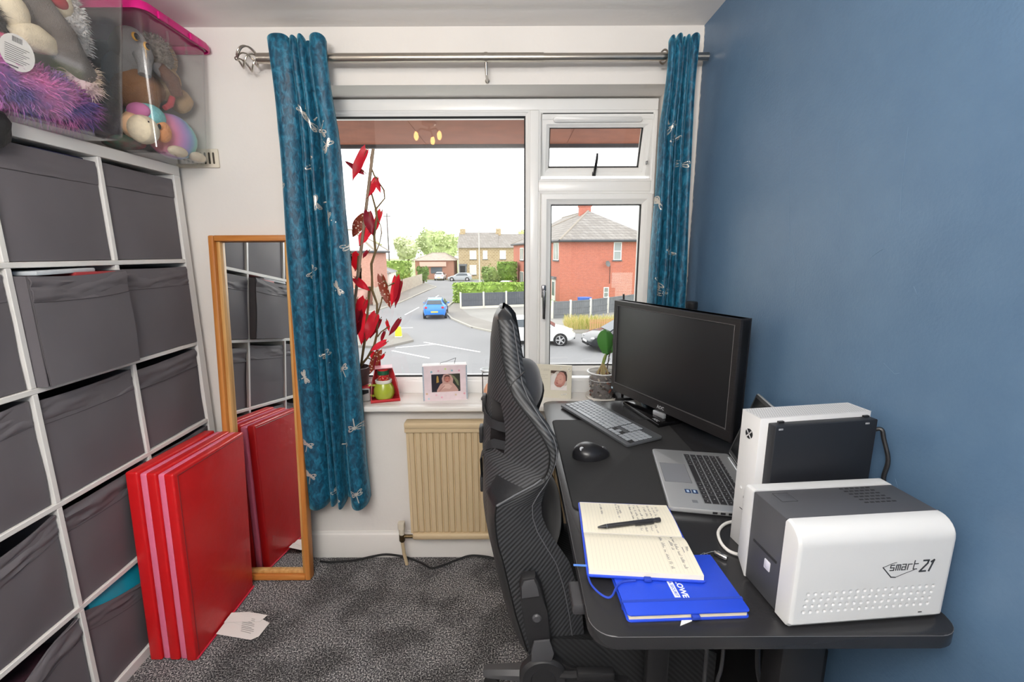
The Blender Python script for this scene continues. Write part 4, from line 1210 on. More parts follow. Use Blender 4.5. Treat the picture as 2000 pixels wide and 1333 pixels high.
mb = MB(); mb.loft([[(-0.066, 0.048, 0), (0.066, 0.048, 0), (0.066, 0.046, 0), (-0.066, 0.046, 0)], [(-0.038, 0.031, 0.158), (0.038, 0.031, 0.158), (0.038, 0.029, 0.158), (-0.038, 0.029, 0.158)]]); mb.build('back_flap', RCARD, gp, smooth=False)
GMUG = M('lime_glaze', '#a9b53a', 0.2, coat=0.5)
mg = thing('green_mug', 'round lime-green glazed mug inside the red gift carton', 'mug', (-0.602, 2.035, SILL + 0.005), (0, 0, 0.30))
mb = MB(); mb.lathe([(0.026, 0), (0.040, 0.006), (0.049, 0.028), (0.046, 0.055), (0.036, 0.075), (0.034, 0.084), (0.031, 0.083), (0.032, 0.075), (0.042, 0.05), (0.03, 0.01)], 28); mb.build('bowl', GMUG, mg)
mb = MB(); mb.lathe([(0.0345, 0.078), (0.038, 0.082), (0.038, 0.092), (0.034, 0.095), (0.031, 0.09)], 28, cap=False); mb.build('white_rim', M('white_glaze', '#e6e3d8', 0.3), mg)
mb = MB(); mb.tube([(-0.040, 0, 0.068), (-0.062, -0.004, 0.072), (-0.078, -0.006, 0.055), (-0.074, -0.006, 0.028), (-0.047, 0, 0.016)], [0.006, 0.0065, 0.007, 0.0065, 0.006], 10); mb.build('handle', GMUG, mg)
tn = thing('festive_tin', 'red printed tin with a dark green band standing in the green mug', 'tin', (-0.602, 2.036, SILL + 0.012), (0, 0, 0.30))
mb = MB(); mb.lathe([(0.026, 0), (0.026, 0.138), (0.024, 0.14)], 28); mb.build('can', M('red_tin_print', '#bf2128', 0.3, var=(120, .1)), tn)
mb = MB(); mb.lathe([(0.0264, 0.112), (0.0264, 0.132)], 28, cap=False); mb.build('green_band', M('green_tin_print', '#1d5a3c', 0.35), tn)
mb = MB()
rd = random.Random(1)
for k in range(22):
    a = rd.uniform(-2.6, -0.6); z = rd.uniform(0.085, 0.11)
    mb.ell((0.0262 * math.cos(a), 0.0262 * math.sin(a), z), (0.0022, 0.0022, 0.0018), 1)
mb.build('speckle_print', M('cream_print', '#e3cf9d', 0.4), tn)
# pink keepsake picture box
PINKF = M('pale_pink_paper', '#e2d0d4', 0.6, var=(30, .05), col2='#ecd9de')
kb = thing('keepsake_picture_box', 'pale pink keepsake box with a baby photo in its front, on the sill', 'picture frame', (-0.312, 2.022, SILL), (0, 0, 0.16))
kw, kh, kd = 0.205, 0.168, 0.055
px0, px1, pz0, pz1 = -kw / 2 + 0.040, -kw / 2 + 0.172, 0.042, 0.128
mb = MB()
mb.box(-kw / 2, px0, -0.004, 0, 0, kh); mb.box(px1, kw / 2, -0.004, 0, 0, kh)
mb.box(px0, px1, -0.004, 0, 0, pz0); mb.box(px0, px1, -0.004, 0, pz1, kh)
mb.build('front_mount', PINKF, kb, smooth=False)
mb = MB(); mb.box(-kw / 2, kw / 2, 0.0005, kd, 0, kh, bevel=0.002); mb.build('box_body', M('white_paper_board', '#eceaea', 0.5), kb)
mb = MB()
for s in (-1, 1):
    for k in range(38):
        z = 0.004 + k * 0.0043
        x0, x1 = sorted((s * (kw / 2), s * (kw / 2 - 0.006)))
        mb.box(x0, x1, -0.0046, -0.004, z, z + 0.0022)
mb.build('stitch_print', M('blue_stitch', '#6aa0b4', 0.7), kb, smooth=False)['kind'] = 'stuff'
cols = ['#7fb5c4', '#e6a7bd', '#cfe08c', '#7fb5c4', '#e6a7bd', '#d7b28c', '#e7b7c4', '#bcd6dd', '#e6a7bd', '#d9c1a2', '#e7a0b0']
spots = [(0.041, 0.14), (0.073, 0.144), (0.105, 0.152), (0.135, 0.143), (0.168, 0.142), (0.017, 0.036), (0.06, 0.028), (0.025, 0.012), (0.085, 0.016), (0.15, 0.026), (0.19, 0.03)]
for (x, z), c in zip(spots, cols):
    mb = MB()
    for a in range(5): mb.disc((-kw / 2 + x + 0.0028 * math.cos(a * 1.257), -0.0045, z + 0.0028 * math.sin(a * 1.257)), 0.0022, 8, 'y')
    mb.build('printed_flower', M('flower_' + c[1:], c, 0.7), kb, smooth=False, thick=0.0003)
mb = MB()
mb.tube([(-0.02, 0.03, kh), (-0.018, 0.03, kh + 0.006), (0.01, 0.03, kh + 0.012), (0.048, 0.028, kh + 0.026), (0.053, 0.028, kh + 0.028), (0.046, 0.028, kh)], 0.0013, 6)
mb.build('wire_handle', M('grey_wire', '#77797c', 0.3, metal=0.9), kb)
SKIN = M('photo_skin', '#c98f80', 0.5); SKIN_D = M('photo_skin_shadow', '#8f5a4e', 0.5)
def photo(parent, name, x0, x1, z0, z1, y, shapes):
    ph = None
    mb = MB(); mats = []
    mb.box(x0, x1, y, y + 0.0012, z0, z1)
    mats.append(M('photo_' + shapes[0], shapes[0], 0.3))
    for k, (col, pts) in enumerate(shapes[1:]):
        mats.append(M('photo_' + col, col, 0.3)); mb.mi = len(mats) - 1
        W, Hh = x1 - x0, z1 - z0
        yy = y - 0.00012 * (k + 1)
        if isinstance(pts, tuple):
            cx, cz, rx, rz = pts
            pts = [(cx + rx * math.cos(a * PI / 10), cz + rz * math.sin(a * PI / 10)) for a in range(20)]
        P = [(x0 + W * min(1, max(0, a)), yy, z0 + Hh * min(1, max(0, b))) for a, b in pts]
        vs = [mb.bm.verts.new(p) for p in P]
        f = mb.bm.faces.new(vs); f.material_index = mb.mi
    return mb.build(name, mats, parent, smooth=False)
photo(kb, 'photograph', px0, px1, pz0, pz1, -0.0012, ['#2b2833',
      ('#3d4038', [(0.55, 1), (1, 1), (1, 0.1), (0.9, 0)]), ('#7d8466', [(0.66, 0.98), (0.8, 0.85), (0.93, 0.6), (0.96, 0.3), (0.9, 0.35), (0.78, 0.72), (0.66, 0.9)]),
      ('#b08d4a', [(0.17, 0.5), (0.26, 0.55), (0.24, 0.85), (0.2, 0.93), (0.18, 0.8)]),
      ('#c79f95', [(0.18, 0), (0.18, 0.1), (0.3, 0.42), (0.38, 0.5), (0.36, 0.75), (0.42, 0.95), (0.55, 1), (0.68, 0.92), (0.76, 0.7), (0.74, 0.5), (0.84, 0.3), (0.93, 0.08), (0.92, 0)]),
      ('#dbb8ae', [(0.32, 0.1), (0.45, 0.2), (0.62, 0.14), (0.72, 0.3), (0.6, 0.44), (0.42, 0.42)]), ('#b58880', [(0.2, 0.02), (0.44, 0.36), (0.47, 0.34), (0.28, 0.02)]),
      ('#8c5a50', (0.545, 0.72, 0.115, 0.2)), ('#c07f70', (0.55, 0.68, 0.095, 0.17)), ('#5b3530', [(0.47, 0.72), (0.52, 0.705), (0.52, 0.73)]), ('#5b3530', [(0.58, 0.71), (0.63, 0.725), (0.58, 0.735)]),
      ('#8a3b3b', (0.545, 0.575, 0.03, 0.02)), ('#d3958a', (0.545, 0.65, 0.018, 0.04)), ('#4b3634', [(0.43, 0.85), (0.5, 0.93), (0.6, 0.93), (0.66, 0.84), (0.56, 0.88)])])
# cream baby frame
CREAMF = M('cream_lacquer', '#ddd8c6', 0.35)
bf = thing('baby_photo_frame', 'cream photo frame with a sleeping newborn, beside the orchid on the sill', 'picture frame', (0.176, 2.052, SILL), (-0.10, 0, -0.20))
fw, fh = 0.206, 0.158
qx0, qx1, qz0, qz1 = 0.004, 0.082, 0.038, 0.132
mb = MB()
mb.box(-fw / 2, qx0, 0, 0.016, 0, fh); mb.box(qx1, fw / 2, 0, 0.016, 0, fh); mb.box(qx0, qx1, 0, 0.016, 0, qz0); mb.box(qx0, qx1, 0, 0.016, qz1, fh)
mb.build('frame', CREAMF, bf, smooth=False)
mb = MB(); mb.box(-fw / 2 + .002, fw / 2 - .002, 0.0165, 0.019, 0.002, fh - .002); mb.build('backing', BLACK, bf, smooth=False)
mb = MB(); mb.box(-0.012, 0.012, 0.020, 0.022, 0, 0.1, mat=Matrix.Translation((0, 0.0, 0)) @ rot(-0.25)); mb.build('easel_strut', BLACK, bf, smooth=False)
photo(bf, 'photograph', qx0, qx1, qz0, qz1, 0.006, ['#cfc6bd',
      ('#4b3a30', [(0, 1), (0, 0.86), (0.2, 0.84), (0.35, 0.95), (0.9, 1)]), ('#e6e2de', [(0, 0), (0, 0.72), (0.3, 0.86), (0.4, 0.6), (0.3, 0.2), (1, 0.25), (1, 0)]),
      ('#4a3730', [(0.45, 0.92), (0.7, 1.0), (0.92, 0.95), (1, 0.75), (0.98, 0.5), (0.9, 0.45), (0.8, 0.85)]), ('#c58f83', [(0.22, 0.36), (0.3, 0.6), (0.42, 0.84), (0.6, 0.94), (0.78, 0.9), (0.9, 0.72), (0.92, 0.48), (0.82, 0.28), (0.62, 0.14), (0.4, 0.16), (0.26, 0.26)]),
      ('#d7a597', [(0.34, 0.5), (0.42, 0.74), (0.6, 0.82), (0.76, 0.74), (0.8, 0.5), (0.66, 0.32), (0.44, 0.34)]), ('#b3776d', [(0.26, 0.3), (0.4, 0.18), (0.62, 0.16), (0.78, 0.28), (0.6, 0.24), (0.4, 0.26)]),
      ('#6b4038', [(0.33, 0.62), (0.4, 0.6), (0.43, 0.63), (0.38, 0.61)]), ('#6b4038', [(0.52, 0.55), (0.6, 0.53), (0.66, 0.57), (0.6, 0.55)]), ('#c98a7c', (0.41, 0.47, 0.055, 0.05)), ('#a8504e', [(0.32, 0.36), (0.4, 0.39), (0.47, 0.36), (0.4, 0.32)]),
      ('#efe9e6', [(0.0, 0.0), (0, 0.26), (0.2, 0.3), (0.4, 0.12), (0.7, 0.06), (0.9, 0.2), (1, 0.3), (1, 0)])])
mb = MB()
fmx = Matrix(((1, 0, 0, 0), (0, 0, -1, -0.0004), (0, 1, 0, 0), (0, 0, 0, 1)))
tl = [[(-0.06, 0.14), (-0.057, 0.133), (-0.053, 0.140), (-0.05, 0.132), (-0.047, 0.137)], [(-0.043, 0.13), (-0.038, 0.139), (-0.036, 0.131)]]
for k in range(4):
    x = -0.031 + k * 0.0078
    tl.append([(x, 0.129), (x + 0.0066, 0.129), (x + 0.0066, 0.138), (x, 0.138), (x, 0.129)]); tl.append([(x + .002, 0.132), (x + .0045, 0.135)])
for r_, (z, n) in enumerate(((0.108, 5), (0.099, 3), (0.090, 4))):
    for k in range(n):
        x = -0.05 + k * 0.0085 + r_ * 0.004
        tl.append([(x, z), (x + 0.002, z + 0.0035), (x + 0.004, z), (x + 0.006, z + 0.003)])
strokes(mb, tl, 0.0005, 0.0003, fmx)
mb.build('fine_lettering', M('grey_ink', '#a8a294', 0.6), bf, smooth=False)
mb = MB()
for x, z in ((0.052, 0.145), (0.094, 0.134), (0.088, 0.144), (0.07, 0.020), (0.078, 0.022), (0.060, 0.018)): mb.ell((x, -0.0008, z), (0.004, 0.002, 0.0045), 2)
mb.build('silver_charm', M('pewter', '#e6e4dc', 0.3), bf)
# wax burner
br = thing('wax_burner', 'small black wire burner with a glass dish and peach dome, behind the chair', 'oil burner', (-0.112, 2.03, SILL))
mb = MB(); mb.lathe([(0.034, 0), (0.036, 0.004), (0.034, 0.010), (0.028, 0.010)], 24); mb.build('base', BLACK, br)
mb = MB(); mb.lathe([(0.022, 0.010), (0.024, 0.02), (0.021, 0.05), (0.010, 0.075), (0, 0.082)], 24); mb.build('dome', M('peach_glass', '#e2ab8c', 0.3), br)
mb = MB(); mb.tube([(-0.026, 0, 0.004), (-0.026, 0, 0.13)], 0.0022, 8); mb.tube([(-0.026, 0, 0.13), (0.0, 0.0, 0.131), (0.03, 0, 0.130)], 0.0022, 8); mb.build('rod', BLACK, br)
mb = MB(); mb.lathe([(0.010, 0.133), (0.03, 0.138), (0.037, 0.148), (0.034, 0.148), (0.028, 0.141)], 24); mb.build('glass_dish', M('milky_glass', '#dfe6e8', 0.15), br)
# orchid
sc_ = thing('plant_saucer', 'white saucer under the clear orchid pot', 'saucer', (0.425, 2.045, SILL))
mb = MB(); mb.lathe([(0.066, 0), (0.078, 0.012), (0.080, 0.018), (0.076, 0.018), (0.068, 0.006), (0, 0.005)], 32, cap=False); mb.build('dish', M('white_ceramic', '#ece8e0', 0.3), sc_)
oc = thing('orchid_plant', 'small orchid with one upright leaf in a clear pot on the sill', 'pot plant', (0.425, 2.045, SILL + 0.0065))
mb = MB(); mb.lathe([(0.0, 0.0), (0.050, 0.0), (0.053, 0.004), (0.060, 0.082), (0.0625, 0.083), (0.0635, 0.088), (0.0605, 0.089), (0.0655, 0.118), (0.072, 0.120), (0.072, 0.126), (0.0665, 0.127)], 36, cap=False)
mb.build('clear_pot', CLEAR_POT, oc, thick=0.0014)
mb = MB(); mb.tube([(0.072 * math.cos(k * PI / 16), 0.072 * math.sin(k * PI / 16), 0.1235) for k in range(32)], 0.0028, 6, closed=True); mb.tube([(0.0635 * math.cos(k * PI / 16), 0.0635 * math.sin(k * PI / 16), 0.0885) for k in range(32)], 0.0012, 5, closed=True)
mb.build('pot_rim', M('milky_rim', '#dfe0e0', 0.3), oc)
BARK = [M('bark_dark', '#3a2a22', 0.9), M('bark_red', '#7a4030', 0.9), M('bark_grey', '#6d6a66', 0.9), M('bark_pale', '#a79a8a', 0.9)]
mb = MB(); rk = random.Random(6)
for k in range(420):
    z = rk.uniform(0.006, 0.112); a = rk.uniform(0, 6.28); R = (0.051 + z * 0.09) * (rk.uniform(0.75, 1) if z < 0.1 else rk.uniform(0.1, 1))
    mb.mi = rk.choice((0, 0, 0, 2, 2, 3, 1) if z < 0.1 else (1, 1, 0, 3, 1))
    m = Matrix.Translation((R * math.cos(a), R * math.sin(a), z)) @ rot(rk.uniform(0, 3), rk.uniform(0, 3), rk.uniform(0, 3))
    s = rk.uniform(0.003, 0.0075)
    mb.box(-s, s, -s * .6, s * .6, -s * .4, s * .4, mat=m)
mb.build('bark_chips', BARK, oc, smooth=False)['kind'] = 'stuff'
mb = MB(); mb.lathe([(0.046, 0.006), (0.055, 0.10), (0, 0.104)], 20); mb.build('bark_core', BARK[0], oc)
ROOT = M('aerial_root', '#9b8a5e', 0.6)
for x, lx in ((-0.02, -0.028), (-0.008, -0.012), (0.004, 0.006), (0.012, 0.022), (0.0, -0.002)):
    mb = MB(); mb.tube([(lx, -0.02, 0.112), (lx * 0.8, -0.012, 0.13), (x * 0.4, -0.004, 0.152), (0.0, 0, 0.168)], [0.004, 0.0042, 0.0045, 0.005], 8); mb.build('aerial_root', ROOT, oc)
OLEAF = leaf_mat('orchid_leaf', '#5a9a4a', trans=0.4)
mb = MB(); mb.tube([(0.0, 0, 0.16), (0.006, 0, 0.185), (0.012, 0, 0.205)], [0.007, 0.008, 0.006], 10); mb.build('stem', M('orchid_stem', '#7e9048', 0.5), oc)
def oleaf(mb, base, tip, w, fold, facing):
    B0, T0 = Vector(base), Vector(tip); d = (T0 - B0); L = d.length; d.normalize()
    sd = d.cross(Vector(facing)).normalized(); nn = sd.cross(d)
    mb.grid(lambda u, v: B0 + d * L * v + sd * (u * 2 - 1) * w * (math.sin(PI * min(1, 0.12 + 0.88 * v)) ** 0.55) * (0.55 + 0.6 * v if v < .75 else 1.0) + nn * (fold * w * (1 - abs(u * 2 - 1)) - 0.03 * L * v * v), 10, 14)
mb = MB(); oleaf(mb, (0.012, 0, 0.212), (0.004, 0.005, 0.322), 0.045, 0.5, (0.1, -1, 0)); mb.build('leaf', OLEAF, oc, angle=80, thick=0.0014)
mb = MB(); oleaf(mb, (0.012, 0.004, 0.205), (0.075, 0.01, 0.275), 0.024, 0.3, (0, -1, 0.4)); mb.build('leaf', OLEAF, oc, angle=80, thick=0.0014)
mb = MB(); mb.tube([(0.018, 0.0, 0.12), (0.026, 0.0, 0.19), (0.040, 0.004, 0.26), (0.05, 0.004, 0.31), (0.052, 0.004, 0.36)], 0.0026, 8)
for z, x in ((0.22, 0.034), (0.27, 0.043), (0.315, 0.051)): mb.ell((x, 0.002, z), (0.004, 0.004, 0.005), 2)
mb.build('flower_spike', M('dark_spike', '#4a3a30', 0.6), oc)
mb = MB(); mb.tube([(0.012, -0.006, 0.16), (0.02, -0.016, 0.17), (0.03, -0.008, 0.185), (0.022, 0.0, 0.2)], 0.0012, 6); mb.build('tie_wire', BLACK, oc)
dr = thing('dried_flower', 'scrap of dried orange and black flower beside the saucer', 'dried flower', (0.522, 2.02, SILL))
mb = MB()
for k in range(5): mb.ell((rk.uniform(-0.012, 0.006), rk.uniform(-0.01, 0.01), 0.006 + 0.004 * (k % 2)), (0.006, 0.005, 0.006), 2, warp=.3, seed=k)
mb.build('black_seed', M('black_seed', '#1d1a1a', 0.6), dr)
mb = MB(); mb.ell((0.014, 0.0, 0.008), (0.011, 0.007, 0.008), 2, warp=.4); mb.build('orange_petal', M('dry_petal', '#d99a54', 0.7), dr)

# ------------------------------------------------------------------ standing desk
DZ = 0.845
DESK_TOP = M('black_laminate', '#29292b', 0.27, spec=0.5, bump=(420, 0.05, 0.001))
DESK_FR = M('black_powder_coat', '#19191b', 0.5, bump=(500, 0.1, 0.001))
desk = thing('standing_desk', 'black height-adjustable desk with rounded corners along the blue wall', 'desk', (0.44, 1.23, 0))
mb = MB(); mb.prism(round_rect(0.130, 0.750, 0.634, 1.834, 0.042, 7), DZ - 0.0255, DZ, bevel=0.0016)
mb.build('desk_top', DESK_TOP, desk, world=True)
mb = MB()
def ring_edge():
    out = round_rect(0.1305, 0.7495, 0.6345, 1.8335, 0.042, 7)
    mb.tube([(x, y, DZ - 0.0012) for x, y in out], 0.0009, 5, closed=True)
ring_edge(); mb.build('edge_line', M('edge_line_grey', '#5c5c5e', 0.45), desk, world=True)  # thin lighter grey line all round the top edge
for y in (0.76, 1.70):
    mb = MB()
    mb.prism([(0.25, 0.818), (0.25, 0.800), (0.44, 0.772), (0.68, 0.772), (0.70, 0.79), (0.735, 0.812), (0.735, 0.818)], -0.04, 0.04, mat=Matrix.Translation((0, y, 0)) @ rot(PI / 2), bevel=0.004)
    mb.build('support_arm', DESK_FR, desk, world=True)
    mb = MB(); mb.box(0.515, 0.598, y - 0.03, y + 0.03, 0.40, 0.775, bevel=0.004); mb.build('upper_column', DESK_FR, desk, world=True)
    mb = MB(); mb.box(0.521, 0.592, y - 0.025, y + 0.025, 0.03, 0.41, bevel=0.004); mb.build('lower_column', DESK_FR, desk, world=True)
    mb = MB(); mb.box(0.24, 0.74, y - 0.035, y + 0.035, 0.0, 0.032, bevel=0.008); mb.build('foot', DESK_FR, desk, world=True)
for x in (0.50, 0.60):
    mb = MB(); mb.box(x - 0.012, x + 0.012, 0.79, 1.67, 0.788, 0.8185, bevel=0.002); mb.build('cross_rail', DESK_FR, desk, world=True)
mb = MB(); mb.box(0.112, 0.19, 0.732, 0.796, 0.796, 0.8185, bevel=0.004); kp = mb.build('height_keypad', M('keypad_grey', '#3a3a3d', 0.4), desk, world=True)
for k in range(3):
    mb = MB(); mb.box(0.1112, 0.1125, 0.738 + 0.02 * k, 0.750 + 0.02 * k, 0.800, 0.811, bevel=0.0005); mb.build('button', BLACK, kp, world=True)
# things under the desk
CABLE = M('dark_cable', '#3b3b3d', 0.45)
def cable(pts, r, label, mat=CABLE, name='hanging_cable', group=None):
    mb = MB(); mb.tube(smooth_path(pts), r, 8)
    return tag(mb.build(name, mat), label, 'cable', group)
cable([(0.44, 0.88, 0.815), (0.435, 0.86, 0.60), (0.437, 0.86, 0.45), (0.45, 0.86, 0.22), (0.46, 0.88, 0.006)], 0.0042, 'straight grey cable hanging under the desk, leftmost of the three')
cable([(0.472, 0.88, 0.815), (0.478, 0.87, 0.56), (0.466, 0.865, 0.47), (0.460, 0.87, 0.2), (0.48, 0.90, 0.006)], 0.0042, 'bowed grey cable hanging under the desk, middle of the three')
cable([(0.54, 0.87, 0.815), (0.552, 0.86, 0.56), (0.568, 0.86, 0.46), (0.56, 0.86, 0.22), (0.54, 0.88, 0.006)], 0.0055, 'thick grey cable hanging beside the desk column')
pct = thing('computer_tower', 'dark computer tower standing on the carpet under the desk', 'computer', (0.64, 1.16, 0))
mb = MB(); mb.box(0.615, 0.745, 0.90, 1.40, 0.012, 0.545, bevel=0.006); mb.build('case', M('tower_black', '#161618', 0.4), pct, world=True)
mb = MB(); mb.box(0.625, 0.735, 0.8965, 0.8995, 0.03, 0.53, bevel=0.001); bk = mb.build('rear_plate', M('tower_grey', '#2b2b2d', 0.5, metal=0.4), pct, world=True)
for k in range(2):
    mb = MB(); mb.box(0.632, 0.652 + 0.01 * k, 0.8952, 0.8968, 0.44 + 0.04 * k, 0.463 + 0.04 * k, bevel=0.0005); mb.build('port', M('port_beige', '#8f8279', 0.5), bk, world=True)
for x in (0.63, 0.73):
    for y in (0.94, 1.36):
        mb = MB(); mb.lathe([(0.012, 0), (0.012, 0.013)], 10, c=(x, y, 0)); mb.build('foot', RUBBER, pct, world=True)

# ------------------------------------------------------------------ on the desk
dm = thing('desk_mat', 'large black cloth desk mat under the keyboard and mouse', 'desk mat', (0.36, 1.31, DZ), (0, 0, 0.0))
mb = MB(); mb.prism([(x - 0.36, y - 1.31) for x, y in round_rect(0.150, 0.57, 1.005, 1.604, 0.018, 4)], 0.0003, 0.003, bevel=0.0008)
mb.build('cloth_pad', M('mat_cloth', '#252526', 0.85, bump=(700, 0.2, 0.001)), dm)
mb = MB(); mb.tube([(x - 0.36, y - 1.31, 0.0022) for x, y in round_rect(0.1503, 0.5697, 1.0053, 1.6037, 0.018, 4)], 0.0015, 6, closed=True)
mb.build('stitched_edge', M('mat_edge', '#161617', 0.9), dm)
MZ = DZ + 0.003
# keyboard
kb2 = thing('computer_keyboard', 'slim grey wireless keyboard with black-edged keys on the desk mat', 'keyboard', (0.349, 1.582, MZ), (0.03, 0, math.radians(-66.3)))
KB = M('keyboard_grey', '#5f6266', 0.35, metal=0.3); KEY = M('key_grey', '#9aa0a6', 0.32); KWELL = M('key_well', '#0e0e10', 0.6)
mb = MB(); mb.prism(round_rect(-0.215, 0.215, -0.073, 0.073, 0.008, 4), 0.0026, 0.0125, bevel=0.002); mb.build('body', KB, kb2)
mb = MB(); mb.box(-0.212, 0.212, 0.045, 0.07, 0.0, 0.006, bevel=0.001); mb.build('rear_foot', BLACK, kb2)
def keymesh(w, d, h, mat, name='key'):
    mb = MB()
    mb.loft([[(x, y, 0) for x, y in ((-w / 2, -d / 2), (w / 2, -d / 2), (w / 2, d / 2), (-w / 2, d / 2))], [(x, y, h) for x, y in ((-w / 2 + .0006, -d / 2 + .0006), (w / 2 - .0006, -d / 2 + .0006), (w / 2 - .0006, d / 2 - .0006), (-w / 2 + .0006, d / 2 - .0006))]])
    me = bpy.data.meshes.new(name); bmesh.ops.recalc_face_normals(mb.bm, faces=mb.bm.faces[:]); mb.bm.to_mesh(me); mb.bm.free(); me.materials.append(mat)
    return me
KEYM = {}
def key(parent, x, y, z, w, d, mat, h=0.0022):
    k = (round(w, 4), round(d, 4), mat.name)
    if k not in KEYM: KEYM[k] = keymesh(w, d, h, mat)
    o = bpy.data.objects.new('key', KEYM[k]); COL.objects.link(o); o.parent = parent; o.location = (x, y, z)
U = 0.0182
rows = [[1] * 16, [1] * 13 + [2], [1.5] + [1] * 12 + [1.5], [1.75] + [1] * 11 + [2.25], [1.25] + [1] * 11 + [2.75], [1.25, 1.25, 1.25, 5.75, 1.25, 1.25, 1, 1, 1]]
mb = MB()
mb.box(-0.208, 0.079, -0.056, 0.056, 0.0124, 0.0131); mb.box(0.083, 0.139, 0.0, 0.056, 0.0124, 0.0131); mb.box(0.083, 0.139, -0.056, -0.018, 0.0124, 0.0131); mb.box(0.1415, 0.2085, -0.056, 0.038, 0.0124, 0.0131)
mb.build('key_well', KWELL, kb2, smooth=False)
for r, row in enumerate(rows):
    x = -0.2065; tot = sum(row); sc_u = 0.285 / tot
    y = 0.0465 - r * 0.0186
    for w in row:
        key(kb2, x + w * sc_u / 2, y, 0.0131, w * sc_u - 0.0034, 0.0152, KEY); x += w * sc_u
for r in range(3):
    for c in range(3): key(kb2, 0.0925 + c * U, 0.0465 - r * 0.0186, 0.0131, 0.0149, 0.0152, KEY)
for c in range(3): key(kb2, 0.0925 + c * U, -0.0465, 0.0131, 0.0149, 0.0152, KEY)
key(kb2, 0.0925 + U, -0.0279, 0.0131, 0.0149, 0.0152, KEY)
for r in range(5):
    for c in range(4):
        if r == 4 and c == 3: continue
        key(kb2, 0.150 + c * 0.0168, 0.0279 - r * 0.0186, 0.0131, 0.0136, 0.0152, KEY)
# mouse
ms = thing('computer_mouse', 'black ergonomic wireless mouse on the desk mat', 'mouse', (0.243, 1.298, MZ), (0, 0, 0.18))
def mouse_surf(u, v):
    a = u * 2 * PI
    r = math.sin(PI * v / 2)
    L, Wd = 0.060, 0.037
    x = math.cos(a) * L * r; y = math.sin(a) * Wd * r * (1 - 0.16 * math.cos(a)) * (1.0 - 0.10 * math.cos(2 * a))
    hgt = 0.040 * (1 - 0.30 * (x / L) - 0.18 * (x / L) ** 2) * (1 + 0.10 * y / Wd)
    return Vector((x, y, max(0.0008, hgt * math.cos(PI * v / 2) ** 0.62)))
mb = MB(); mb.grid(mouse_surf, 36, 14, closed_u=True); mb.poly([mouse_surf(i / 36, 1.0) for i in range(36)]); bmesh.ops.remove_doubles(mb.bm, verts=mb.bm.verts[:], dist=0.00004)
mb.build('shell', M('mouse_black', '#222225', 0.3), ms, angle=60)
mb = MB(); mb.tube([(0.010, 0.0, 0.0345), (0.028, 0, 0.0275), (0.045, 0, 0.0195), (0.056, 0, 0.011)], 0.0009, 5); mb.build('button_split', BLACK_GLOSS, ms)
mb = MB(); mb.lathe([(0.011, -0.004), (0.0118, 0), (0.011, 0.004)], 16, mat=Matrix.Translation((0.038, 0, 0.016)) @ rot(PI / 2)); mb.build('scroll_wheel', M('wheel_grey', '#77787c', 0.3, metal=0.6), ms)
lg = Matrix.Translation((-0.036, -0.0158, 0.0335)) @ rot(0.55, -0.62, 0.6)
mb = MB(); mb.prism([(0.0068 * math.cos(a * PI / 10), 0.0068 * math.sin(a * PI / 10)) for a in range(20)], -0.001, 0.0006, mat=lg); mb.build('logo_disc', M('logo_silver', '#c9cbce', 0.3, metal=0.5), ms)
mb = text_mesh('hp', 0.0085, 0.0002, lg @ Matrix.Translation((0, 0, 0.0009)), shear=0.25); mb.build('logo', BLACK, ms, smooth=False)
mb = MB(); mb.ell((0.004, -0.032, 0.017), (0.016, 0.004, 0.004), 2); mb.build('side_button', M('mouse_trim', '#3c3d41', 0.25), ms)

# monitor
mon = thing('monitor', 'large black widescreen monitor, switched off, angled beside the window', 'monitor', (0.555, 1.607, DZ), (0, 0, math.radians(-66.4)))
mb_w, z0, z1 = 0.623 / 2, 0.033, 0.425
BEZ = M('monitor_bezel', '#232122', 0.38, var=(40, 0.2), stretch=(0.1, 1, 6))
mb = MB(); rect_ring(mb, -mb_w, mb_w, z0, z1, [(0.0, 0.045), (0.0, 0.004), (0.003, 0.0), (0.020, 0.0), (0.0205, 0.005)])
mb.box(-mb_w + 0.004, mb_w - 0.004, -0.0008, 0.004, z0 + 0.003, z0 + 0.036)
mb.build('bezel', BEZ, mon)
mb = MB(); mb.box(-mb_w + 0.018, mb_w - 0.018, 0.0042, 0.006, z0 + 0.018, z1 - 0.018)
mb.build('screen', M('dark_screen', '#3b3330', 0.36, spec=0.6, coat=0.1), mon, smooth=False)  # brown-grey of the room's reflection is put into the screen colour
mb = MB(); rect_ring(mb, -mb_w + 0.0195, mb_w - 0.0195, z0 + 0.036, z1 - 0.0195, [(0, 0.001), (0.0022, -0.0006), (0.0042, 0.0045)]); mb.build('inner_trim', M('trim_dark_silver', '#6d6b6c', 0.3, metal=0.6), mon, smooth=False)
mb = MB(); mb.box(-mb_w, mb_w, 0.004, 0.046, z0, z1, bevel=0.006)
mb.loft([[(x, 0.046, z) for x, z in ((-.25, .08), (.25, .08), (.25, .38), (-.25, .38))], [(x, 0.066, z) for x, z in ((-.2, .11), (.2, .11), (.2, .34), (-.2, .34))]])
mb.build('back_shell', BLACK, mon)
for tx, sz, loc, rr in (('AOC', 0.017, (0.0, -0.0011, z0 + 0.016), (PI / 2, 0, 0)),):
    tm = text_mesh(tx, sz, 0.0003, Matrix.Translation(loc) @ rot(*rr), bold=0.0006); tm.build('logo', M('logo_silver', '#c9cbce'), mon, smooth=False)
mb = MB(); mb.box(-mb_w + 0.006, -mb_w + 0.016, -0.0014, 0, z0 + 0.008, z0 + 0.016); lbl(mb.build('energy_sticker', M('pale_blue_sticker', '#b9d3e6', 0.4), mon, smooth=False), 'pale blue corner sticker')
